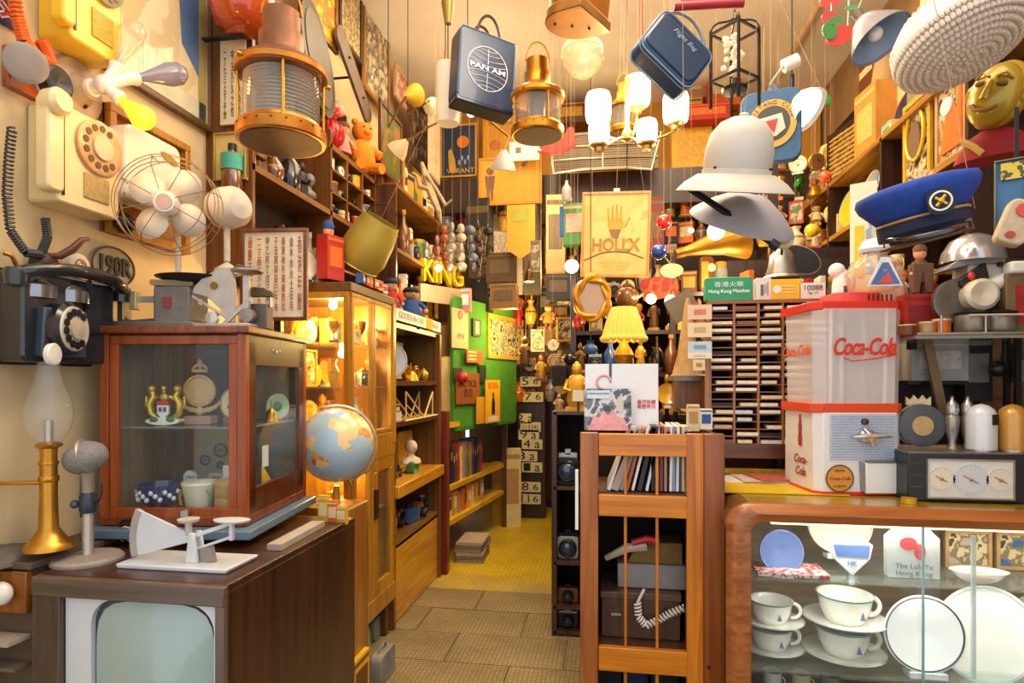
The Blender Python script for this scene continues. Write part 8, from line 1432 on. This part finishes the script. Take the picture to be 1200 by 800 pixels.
# ------------------------------------------------------------------ china in the counter
zs1, zs2 = .706, .361
def cput(kind, px, Y, z, w, h, col, label, **k): return put(kind, (P(px, 700, Y).x, Y, z), w, h, col, label, **k)
CH = mt('#f2ede4', .15, 0, .03, 6, coat=.6)
def cup_and_saucer(x, y, z, s, lab, rzz):
    t = thing('saucer', lab.replace('cup', 'saucer beneath cup'), 'saucer', (x, y, z), rzz, 'hotel saucers in the counter'); MB().lathe([(.045*s, 0), (.05*s, .004), (.085*s, .014*s), (.12*s, .026*s), (.118*s, .029*s), (.08*s, .02*s), (.0, .010*s)], n=36).out('dish', CH, t, smooth=60); MB().lathe([(.112*s, .0262*s), (.118*s, .0295*s), (.12*s, .028*s)], n=36, cap=False).out('rim_band', mt('#8aa49a', .3), t)
    t = thing('tea_cup', lab, 'cup', (x, y, z+.012*s), rzz, 'hotel cups in the counter'); MB().shell([(.045*s, 0), (.055*s, .008*s), (.07*s, .045*s), (.078*s, .085*s), (.08*s, .088*s)], .004, n=34).out('bowl', CH, t, smooth=60); MB().tube(arc(.075*s, .05*s, .03*s, -100, 100, 12, 0, .028*s), .007*s, 8).out('handle', CH, t); MB().lathe([(.0795*s, .082*s), (.0815*s, .088*s)], n=34, cap=False).out('rim_band', mt('#6f9a8c', .3), t); m = MB().prism([(-.008*s, .03*s), (.008*s, .03*s), (0, .055*s)], -.0015, .0); m.out('crest', mt('#5c74a4', .4), t, loc=(.02*s, -.072*s, 0))
sc_ = 1.28; x1_ = P(988, 700, 2.60).x; x2_ = P(905, 700, 2.60).x
cup_and_saucer(x1_, 2.60, zs2+.0, sc_, 'lower white cup of the larger stack behind the counter glass', 0); cup_and_saucer(x1_+.005, 2.60, zs2+.128, sc_, 'upper white cup of the larger stack behind the counter glass', .1)
cup_and_saucer(x2_, 2.62, zs2+.0, 1.05, 'lower white cup of the left stack in the counter corner', 0); cup_and_saucer(x2_, 2.62, zs2+.106, 1.05, 'upper white cup of the left stack in the counter corner', -.1)
def dplate(px, pyc, Y, rpx, col, band, label, z, extra=None, tilt=.12):
    q = P(px, pyc, Y); R = rpx*mz(px, Y); t = thing('display_plate', label, 'plate', (q.x, Y, q.z), (-tilt, 0, 0)); MB().lathe([(0, -.0), (R*.6, 0), (R*.7, .008), (R, .022), (R*.985, .026), (R*.68, .012), (0, .005)], n=48, rot=(PI/2, 0, 0)).out('dish', mt(col, .15, 0, .03, coat=.6), t, smooth=60)
    if band: MB().lathe([(R*.92, .0235), (R*.93, .0262), (R*.955, .0275)], n=48, rot=(PI/2, 0, 0), cap=False).out('rim_band', mt(band, .3), t)
    box('stand', mt('#e6ecf0', .3), t, (0, -.01, -R-.004), (R*.9, .06, .02))
    if extra: extra(t, R)
    return t
dplate(1080, 741, 2.52, 44, '#f8f9fb', '#2c3640', 'round white plate with thin dark rim behind the counter glass', zs2, lambda t, R: MB().sph((-R*.2, -.012, R*.8), (R*.08, .003, R*.08)).out('crest', mt('#5c6c74', .4), t)); dplate(1152, 742, 2.60, 56, '#f6f4ee', '#c8ccd0', 'larger cream white plate behind the dark-rimmed plate', zs2, lambda t, R: MB().sph((-R*.3, -.012, R*.8), (R*.07, .003, R*.09)).out('crest', mt('#3c5c8c', .4), t)); dplate(1208, 725, 2.68, 28, '#9cc4b8', None, 'pale green plate cut by the right edge of the photo', zs2)
dplate(914, 645, 2.58, 25, '#6c84c4', '#8ca0d4', 'small blue souvenir plate at the upper left of the counter', zs1); dplate(982, 612, 2.70, 36, '#e0dccc', '#c8c0a8', 'large cream plate with green emblem at the top of the counter', zs1, lambda t, R: MB().sph((-R*.15, -.012, R*.3), (R*.2, .003, R*.2)).out('green_emblem', mt('#3c9a4c', .4), t))
q = P(997, 650, 2.56); k = mz(997, 2.56); t = thing('spade_shaped_dish', 'white spade-shaped dish with blue print hanging over the cups', 'dish', (q.x, 2.56, q.z), (-.1, 0, 0)); MB().prism([(-24*k, 12*k), (-14*k, 20*k), (0, 18*k), (14*k, 20*k), (24*k, 12*k), (20*k, -4*k), (0, -24*k), (-20*k, -4*k)], -.01, .004).out('dish', mt('#e4e8f0', .15, coat=.6), t, bev=.004); MB().prism([(-20*k, 12*k), (20*k, 12*k), (18*k, -2*k), (-17*k, -1*k)], -.014, -.008).out('blue_print', mt('#5c78c0', .3), t); text('HK', .1, mt('#4c68a8', .4), t, (0, -.013, -9*k), width=10*k); box('stand', STEEL, t, (0, .01, -27*k), (.02, .02, .05))
tag(MB().box((0, 0, 0), (.26, .16, .012)).out('red_patterned_tray', art(['#d8c8c0', '#b83c4c', '#e0d4cc'], 30), None, loc=(P(915, 670, 2.58).x+.02, 2.55, zs1+.007)), 'low red and white patterned tray under the blue souvenir plate', 'tray')
t = thing('crystal_plaque', 'clear engraved crystal block with red motif in the counter middle', 'plaque', (P(1068, 690, 2.56).x, 2.56, zs1)); m = MB().prism([(-.09, 0), (.09, 0), (.09, .15), (.05, .19), (0, .2), (-.05, .19), (-.09, .15)], -.02, .02); m.out('block', glass('#eef2f4', .6, .05), t); MB().prism(ell(.03, .025, 16, -.02, .13), -.024, -.021).prism(ell(.02, .03, 16, .02, .10), -.024, -.021).out('red_motif', mt('#c83c3c', .4), t); text('The Luk Yu\nHong Kong', .02, mt('#5c646c', .4), t, (0, -.022, .03), width=.13)
t = thing('glass_ashtray', 'cut glass oval ashtray on the counter upper shelf at the right', 'ashtray', (P(1147, 690, 2.54).x, 2.54, zs1)); MB().shell([(.05, 0), (.07, .01), (.1, .04)], .01, n=20, sq=(1, .6)).out('bowl', glass('#f4f2f2', .6, .05), t); MB().sph((0, 0, .02), (.05, .03, .012)).out('contents', mt('#c8a088', .4), t)
for px, c, lab in ((1130, '#a89c90', 'grey framed card at the back of the counter upper shelf'), (1190, '#2c5c8c', 'blue framed picture at the counter right edge')): put('frame', (P(px, 640, 2.74).x, 2.72, zs1+.0), .17, .15, 'tan', lab, c2=c)
for i in range(3): put('mug', (P(905+34*i, 650, 2.74).x, 2.74, .11), .09, .12, ['white', 'cream', 'grey'][i], f'{["white", "cream", "grey"][i]} mug on the counter floor board', c2='blue')

# ------------------------------------------------------------------ in and on the record rack
r = random.Random(2); zz = gz(581)+.01
for i, (px, c, w_, ln) in enumerate(((712, '#e2e0dc', 4, .5), (719, '#b0a090', 9, .42), (727, '#8a8c92', 5, .38), (734, '#b8602c', 4, .34), (741, '#e6e6e4', 3, .32), (749, '#2c2a2c', 5, .3), (758, '#e4e6ea', 3, .28), (768, '#1c1a1c', 8, .0), (776, '#7c3c44', 4, .0), (781, '#b8886c', 3, .0), (787, '#dfe3e8', 3, .03), (791, '#8a9ab0', 3, 0), (795, '#e8e8ea', 3, .02), (799, '#4c5460', 2, 0), (802, '#d8c8a8', 3, 0))):
    sl = MB().box((0, 0, .14), (w_*.0034, .28, .26)).out('sleeve', mt(c, .5, 0, .08), None, loc=(gX(px), gy+.18, zz-.005), rot=(0, ln*.75, 0)); sl.name = 'record_sleeve'
    tag(sl, f'{["white", "beige", "grey", "orange", "thin white", "black", "second thin white", "thick black", "maroon", "tan", "pale grey", "slate blue", "bright white", "dark slate", "cream"][i]} record sleeve standing in the rack, {["leftmost"]+ORD[1:15] and (["leftmost"]+[o for o in ORD[1:15]])[i]}{"" if i == 0 else " from left"}', 'record sleeve', 'record sleeves in the barred rack')
zt0 = zt
t = thing('record_cover', 'large white card with pink circle and red characters on the rack top', 'record cover', (gX(729), gy+.17, zt0), (math.radians(-4), 0, 0)); k = mz(729, gy+.17); kx2 = mx(729, gy+.17); w, h = 86*kx2, 77*k
box('card', mt('#e6e8ec', .4, 0, .02, 3), t, (0, 0, h/2), (w, .008, h)); MB().tube([(-w*.24+.03*math.cos(2*PI*i/20), -.005, h*.72+.03*math.sin(2*PI*i/20)) for i in range(15)], .006, 6).out('pink_mark', mt('#e8a8a0', .5), t); box('dark_band', mt('#4c4c56', .5), t, (-w*.15, -.005, h*.86), (w*.035, .003, h*.28)); text('香港珍藏\n懷舊時光', .03, mt('#d8444c', .5), t, (w*.34, -.006, h*.38), width=w*.25, off=.0004)
t = thing('magazine_on_rack', 'magazine with pink crowd photograph leaning before the white card', 'magazine', (gX(712), gy+.10, zt0), (math.radians(-8), 0, 0)); w, h = 54*kx2, 48*k
box('cover', art(['#42464e', '#6c7484', '#c8ccd2', '#565c68'], 16), t, (0, 0, h/2), (w, .01, h)); box('masthead', mt('#c9d6e2', .5), t, (-w*.2, -.006, h*.86), (w*.5, .003, h*.2)); text('HONG KONG NEWS', .02, mt('#2c3440', .5), t, (-w*.2, -.009, h*.88), width=w*.45)
m = MB().prism([(-w*.42, 0), (-w*.3, h*.35), (-w*.18, h*.3), (-w*.1, h*.5), (w*.0, h*.36), (w*.12, h*.5), (w*.2, h*.34), (w*.34, h*.3), (w*.46, 0)], -.009, -.005); m.out('pink_crowd', mt('#e09ca0', .5, 0, .2, 60), t); MB().prism(ell(w*.08, h*.2, 16, w*.26, h*.62), -.008, -.005).out('portrait', mt('#c8c0b4', .5), t)
tag(MB().box((0, 0, 0), (.24, .13, .02)).out('tissue_papers', art(['#d8cdc0', '#b8a898', '#e4dcd0', '#c89a90'], 30), None, loc=(gX(775), gy+.14, zt0+.011), rot=(0, 0, .05)), 'pile of crumpled printed tissue lying on the rack top right', 'papers')
# telephone and things behind the bars
zb_ = gz(762)+.01
t = thing('wooden_chest', 'low dark wooden chest in the lower bay of the barred rack', 'chest', (gX(752), gy+.22, zb_)); box('body', wood('#3c2418', '#5a3a26'), t, (0, 0, .08), (.32, .26, .16), bev=.004); box('lid', wood('#4a3024', '#6a4836'), t, (0, 0, .175), (.33, .27, .03), bev=.004); box('handle', STEEL, t, (-.1, -.14, .1), (.04, .01, .01))
t = thing('old_radio_telephone', 'tan and grey box telephone with coiled white cord behind the rack bars', 'telephone', (gX(760), gy+.24, zb_+.192)); box('body', mt('#8a8480', .5, 0, .15), t, (0.02, 0, .05), (.28, .2, .1), bev=.004); MB().prism([(-.08, .1), (.15, .1), (.15, .19), (.02, .19), (-.06, .14)], -.08, .08).out('hood', mt('#7a5818', .5, 0, .2), t, bev=.004)
MB().tube([(-.17, -.1, .12), (-.08, -.11, .17), (.0, -.11, .18)], [.012, .02, .02], 8).out('handset', mt('#b8a88c', .4), t); MB().tube([(-.06, -.11, .19), (.0, -.11, .21), (.05, -.11, .2)], .018, 8).out('red_grip', mt('#b81c1c', .4), t)
pts = [P(755, 690, gy+.05)-t.location, P(747, 706, gy+.05)-t.location]; MB().tube(pts, .006).out('cord_end', mt('#dcd6c8', .5), t); MB().tube(coil([P(747, 706, gy+.05)-t.location, P(748, 722, gy+.05)-t.location, P(757, 733, gy+.05)-t.location, P(772, 726, gy+.06)-t.location, P(786, 718, gy+.06)-t.location, P(802, 712, gy+.06)-t.location], .013, 20, 8), .004, 5).out('coiled_cord', mt('#dcd6c8', .5), t)
for i, (px, c) in enumerate(((715, 'black'), (745, 'navy'), (785, 'black'))): put('bag', (gX(px), gy+.22, .12), .12, .3, c, f'{c} bag low behind the rack bars, {["left", "middle", "right"][i]}', c2='grey')
# cameras in the dark shelf
for j, (zf, n_, kinds) in enumerate(((DSZ[1], 3, ('camera', 'camera', 'clock')), (DSZ[2], 3, ('camera', 'tin', 'camera')), (DSZ[3], 3, ('camera', 'camera', 'camera')), (DSZ[4] if len(DSZ) > 4 else .03, 3, ('camera', 'bag', 'camera')))):
    for i in range(n_):
        px = 660+14*i; kd = kinds[i]; c = ['black', 'silver', 'brown'][(i+j) % 3]; z = (zf if j < 3 else .02)+.01
        put(kd, (dx0+.085+.14*i, DSY+.09, z), .12, [.2, .16, .1, .1][j] if kd != 'tin' else .1, c, f'{c} {KIND[kd][1]} on the {["second", "third", "fourth", "bottom"][j]} board of the dark shelf, {["left", "middle", "right"][i]}', c2='silver' if c == 'black' else 'black')
tag(MB().box((0, 0, 0), (.012, .02, .24)).out('hanging_white_strap', WHITE, None, loc=P(676, 585, gy-.01)), 'white strap hanging at the left post of the barred rack', 'strap')

# ------------------------------------------------------------------ right wall shelves
def rx(px, X): return PX(px, 300, X).y
RZ = -PI/2
def rput(kind, px, X, z, w, h, col, label, rz=0, **k): return put(kind, (X, rx(px, X), z), w, h, col, label, rz=RZ+rz, **k)
zt1, zt2_, zt3 = 2.837, 2.457, 2.037
t = rput('frame', 992, 1.58, zt1, .44, .36, '#2a1c10', 'dark slatted loudspeaker cabinet on the top right shelf', rz=.2, c2='#7a5a28', cat='loudspeaker', name='loudspeaker'); m = MB()
for i in range(9): m.box((0, -.012, .05+.032*i), (.36, .014, .012))
m.out('slats', mt('#b08a3c', .5), t)['kind'] = 'stuff'
rput('carton', 1028, 1.66, zt1, .26, .46, '#c08438', 'tall light wood radio standing on the top right shelf', c2='#d8a85c', rz=.1, cat='radio', name='wooden_radio'); rput('plate', 1062, 1.66, zt1, .26, .28, 'navy', 'navy plate with red emblem on the top right shelf', c2='red'); rput('lamp', 976, 1.68, zt1, .3, .42, 'cream', 'brown and cream lampshade at the far part of the top right shelf', c2='brown')
rput('carton', 1046, 1.60, zt1, .12, .1, 'cream', 'small cream box beside the navy plate', c2='teal'); rput('bag', 1012, 1.72, zt1, .16, .3, 'green', 'green cloth bag behind the loudspeaker', c2='brown'); rput('carton', 1085, 1.68, zt1, .2, .3, 'black', 'black carton at the near part of the top right shelf', c2='grey')
rput('carton', 955, 1.7, zt1, .2, .35, 'tan', 'tan carton at the far end of the top right shelf', c2='cream'); rput('vase', 943, 1.7, zt1, .2, .32, 'gold', 'gold vase at the far end of the top right shelf')
# bay under it
t = rput('frame', 1076, 1.54, zt2_, .28, .44, 'gold', 'black framed picture with gold ring, right wall shelf', c2='#1c1814', name='ring_picture'); MB().tube([(.09*math.cos(2*PI*i/24), -.016, .25+.13*math.sin(2*PI*i/24)) for i in range(24)], .01, 6, True).out('gold_ring', mt('#d8b030', .3, .4), t); MB().prism(ell(.06, .1, 18, -.01, .22), -.016, -.01).out('dark_figure', mt('#6a5040', .5), t)
t = rput('frame', 1116, 1.54, zt2_, .26, .40, 'tan', 'orange and white illustrated board between ring picture and gold mask', c2='#e08a3c', name='orange_board'); MB().prism([(-.08, .05), (.0, .3), (.06, .22), (.1, .34), (.1, .05)], -.014, -.008).out('orange_print', mt('#e0641c', .5), t); MB().prism(ell(.05, .04, 16, -.02, .26), -.018, -.01).out('pale_print', mt('#d8d4d0', .5), t)
q = P(1166, 112, 2.25); k = mz(1166, 2.25); t = thing('gold_mask', 'large gold painted smiling mask on the right wall near the bead lampshade', 'mask', q, (0, .35, -.9)); GMk = mt('#a88a1c', .3, .3, .15, 14, coat=.4)
MB().sph((0, 0, 0), (28*k, 20*k, 36*k), 28, 20).sph((2*k, 8*k, 2*k), (31*k, 18*k, 38*k), 24, 16).out('face', GMk, t, smooth=80); MB().lathe([(5*k, -8*k), (4*k, 0), (2*k, 12*k), (0, 14*k)], n=12).out('nose', GMk, t, loc=(0, -20*k, 0)); MB().tube([(-14*k, -16*k, -14*k), (-6*k, -19*k, -20*k), (6*k, -19*k, -20*k), (14*k, -16*k, -14*k)], 2.5*k).out('mouth', mt('#8a5c14', .4), t)
for s in (-1, 1): MB().sph((s*11*k, -17*k, 9*k), (7*k, 3*k, 3.5*k), 12, 8).out('eye', mt('#5c3c10', .4), t); MB().tube([(s*4*k, -19*k, 17*k), (s*12*k, -18*k, 21*k), (s*20*k, -13*k, 15*k)], 1.6*k).out('brow', GMk, t); MB().sph((s*29*k, 2*k, 2*k), (4*k, 5*k, 10*k), 10, 8).out('ear', GMk, t)
box('wall_hook', IRON, t, (0, 24*k, 10*k), (.02, .14, .02))
q = P(1165, 172, 2.3); k = mz(1165, 2.3); t = thing('red_robed_figure', 'crimson robed cloth figure with gold trim below the gold mask', 'figure', q, (0, 0, -.6)); RBc = mt('#8c1418', .8, 0, .15, 20)
MB().lathe([(40*k, -16*k), (38*k, -8*k), (26*k, 12*k), (10*k, 22*k), (5*k, 26*k)], n=24, sq=(1, .6)).out('robe', RBc, t, smooth=60); MB().sph((-10*k, -4*k, 32*k), (9*k, 9*k, 10*k), 14, 10).out('head', mt('#d88c4c', .5), t)
MB().tube([(-30*k, -16*k, 10*k), (-18*k, -20*k, 0), (-8*k, -22*k, -12*k)], 4*k).out('gold_trim', mt('#c8a04c', .5, .2), t)
k2 = 15*k; m = MB()
for i in range(14): a = 2*PI*i/14; m.prism([(k2*.3*math.cos(a-.2), k2*.3*math.sin(a-.2)), (k2*math.cos(a-.12), k2*math.sin(a-.12)), (k2*1.05*math.cos(a), k2*1.05*math.sin(a)), (k2*math.cos(a+.12), k2*math.sin(a+.12)), (k2*.3*math.cos(a+.2), k2*.3*math.sin(a+.2))], -.006, 0)
m.out('paper_flower', mt('#e6c498', .6), t, loc=P(1141, 198, 2.1)-q); MB().sph(P(1141, 198, 2.09)-q, .014).out('flower_centre', mt('#d87c3c', .5), t); box('shelf_hook', IRON, t, (0, 20*k, 0), (.02, .16, .02))
q = P(1185, 190, 1.95); sheetP('blue_comic_poster', 1168, 186, 1215, 275, 1.98, '#3c6a94', 'blue and yellow poster at the right edge beside the officer cap', 'poster', frame=mt('#6a7450', .5), rot=(0, 0, -.5), extra=lambda t, w, h: (box('yellow_title', art(['#c8a42c', '#4a4c28', '#d8b83c'], 30), t, (w*.05, -.012, h*.84), (w*.8, .003, h*.22)), box('black_column', mt('#1c2430', .5), t, (w*.3, -.012, h*.35), (w*.25, .003, h*.6)), box('hook', IRON, t, (0, .02, h), (.01, .04, .3))))
t = thing('cream_drawstring_bag', 'cream bag with orange-red print hanging at the right edge', 'bag', P(1190, 262, 1.9), (0, .35, -.3)); k = mz(1190, 1.9); MB().rbox((0, 0, 0), (30*k, .05, 52*k), .02).out('body', mt('#c8b090', .8, 0, .15, 30, .3), t, bev=.006); MB().prism(ell(10*k, 8*k, 16, 3*k, 14*k), -.03, -.024).out('print', mt('#d0482c', .5), t); MB().prism(ell(5*k, 4*k, 14, -2*k, -16*k), -.03, -.024).out('print', mt('#b03c28', .5), t); MB().cyl((0, 0, 24*k), (0, 0, .9), .0009, n=6).out('cord', THR, t)
# mid shelf goods
t = rput('plate', 1022, 1.56, zt2_, .26, .28, '#8c9cac', 'blue-grey wall clock plate on the middle right shelf', c2='yellow'); rput('plate', 1004, 1.60, zt2_, .3, .3, 'yellow', 'yellow and green painted plate behind the blue-grey plate', c2='teal', rz=.3)
row(['carton yellow red', 'doll yellow red', 'bottle gold', 'tin orange', 'carton gold', 'statue gold brown', 'carton cream red', 'vase yellow', 'tin green', 'doll orange', 'carton tan'], 1.62, 5.45, 4.05, zt2_, RZ, 'on the middle right shelf', 60, .14, .3, .09, .14, .04, endw='from far end')
row(['tin cream', 'doll white red', 'mug white', 'tin white', 'car red', 'bell brass', 'vase cream', 'tin yellow', 'bottle white gold', 'carton cream', 'jar white', 'mug cream'], 1.56, 5.4, 3.62, zt3, RZ, 'on the third right shelf', 62, .12, .22, .07, .11, .04, endw='from far end')
row(['bag tan', 'carton brown cream', 'lamp tan brown', 'bag brown', 'carton tan cream', 'lamp cream', 'bag tan', 'carton brown'], 1.80, 4.9, 3.3, zt1, RZ, 'against the wall on the top right shelf', 70, .55, .85, .2, .28, .02, endw='from far end')
row(['carton brown', 'bag brown', 'radio tan', 'bag green', 'vase brass', 'carton gold', 'bag tan', 'lamp cream', 'statue gold'], 1.66, 5.5, 4.5, zt1, RZ, 'on the far top right shelf', 63, .2, .4, .12, .2, .03, endw='from far end')
for px, py, Y, rp, c, lab in ((967, 207, 4.2, 7, '#d8521c', 'orange-red ball hanging before the middle right shelf'), (951, 270, 4.0, 8, '#e0b81c', 'yellow ball hanging under the middle right shelf')):
    q = P(px, py, Y); k = mz(px, Y); t = thing('hanging_ball', lab, 'ball', q); MB().sph((0, 0, 0), rp*k, 20, 14).out('ball', mt(c, .25, coat=.6), t); MB().lathe([(rp*k*.3, rp*k*.9), (rp*k*.3, rp*k*1.2), (0, rp*k*1.22)], n=12).out('cap', BRASSD, t); wire(t, rp*k)
# books and bottles under, behind green box
row(['book orange', 'book cream', 'bottle brown', 'book yellow', 'carton cream', 'book red', 'book white', 'jar cream', 'book tan', 'carton orange', 'book brown', 'bottle gold'], .72, 3.62, .78, 1.80, 0, 'behind the green box', 64, .2, .34, .05, .07, .03, axis='X')
t = thing('rear_bookshelf', 'narrow wooden shelf of books behind the green box', 'shelf', (1.1, 3.64, 0)); box('board', wood('#7a5018', '#a8742c', .4, 'X'), t, (0, 0, 1.785), (.86, .16, .028)); box('upright', DARKW, t, (-.42, .02, 1.4), (.03, .12, .8)); box('upright', DARKW, t, (.42, .02, 1.4), (.03, .12, .8)); box('back', DARKW, t, (0, .09, 1.75), (.86, .012, .8))
# desk lamp hanging from the ceiling
q = P(940, 125, 3.0); k = mz(940, 3.0); t = thing('white_angle_lamp', 'grey angle-arm lamp with bright oval shade right of the round emblem', 'lamp', q, (0, 0, 0))
E_ = Euler((-.45, -.8, .0)); MB().shell([(26*k, -12*k), (22*k, 0), (12*k, 14*k), (7*k, 30*k)], .003, n=28, rot=E_).out('shade', mt('#cfc8bc', .4, 0, .05), t); MB().lathe([(0, -6*k), (20*k, -7*k), (22*k, -8*k), (0, -9*k)], n=24, rot=E_).out('diffuser', mt('#fff6e0', .4, em=2.5), t); MB().sph((0, 0, 0), .001, 4, 3) 
MB().cyl(P(925, 124, 3.0)-q, P(904, 100, 3.0)-q, .03, .022).out('housing', mt('#6c6c74', .35, .4), t); MB().tube([P(925, 120, 3.0)-q, P(903, 98, 3.0)-q, P(918, 78, 3.02)-q], .008).out('arm', mt('#a89c8c', .4, .4), t); MB().cyl(P(918, 78, 3.02)-q, P(935, 70, 3.02)-q, .03).out('counterweight', WHITE, t)
m = MB().cyl(P(928, 105, 3.05)-q, (P(928, 105, 3.05).x-q.x, .05, ZC-q.z), .003); m.out('cable', IRON, t); MB().cyl(P(928, 105, 3.05)-q, P(928, 88, 3.05)-q, .012).out('cable_plug', BLACK, t)
sheetP('green_leaf_tag', 966, 105, 975, 122, 3.1, '#2c8a2c', 'small bright green leaf tag beside the angle lamp', 'tag', rot=(0, -.4, 0), wired=True)
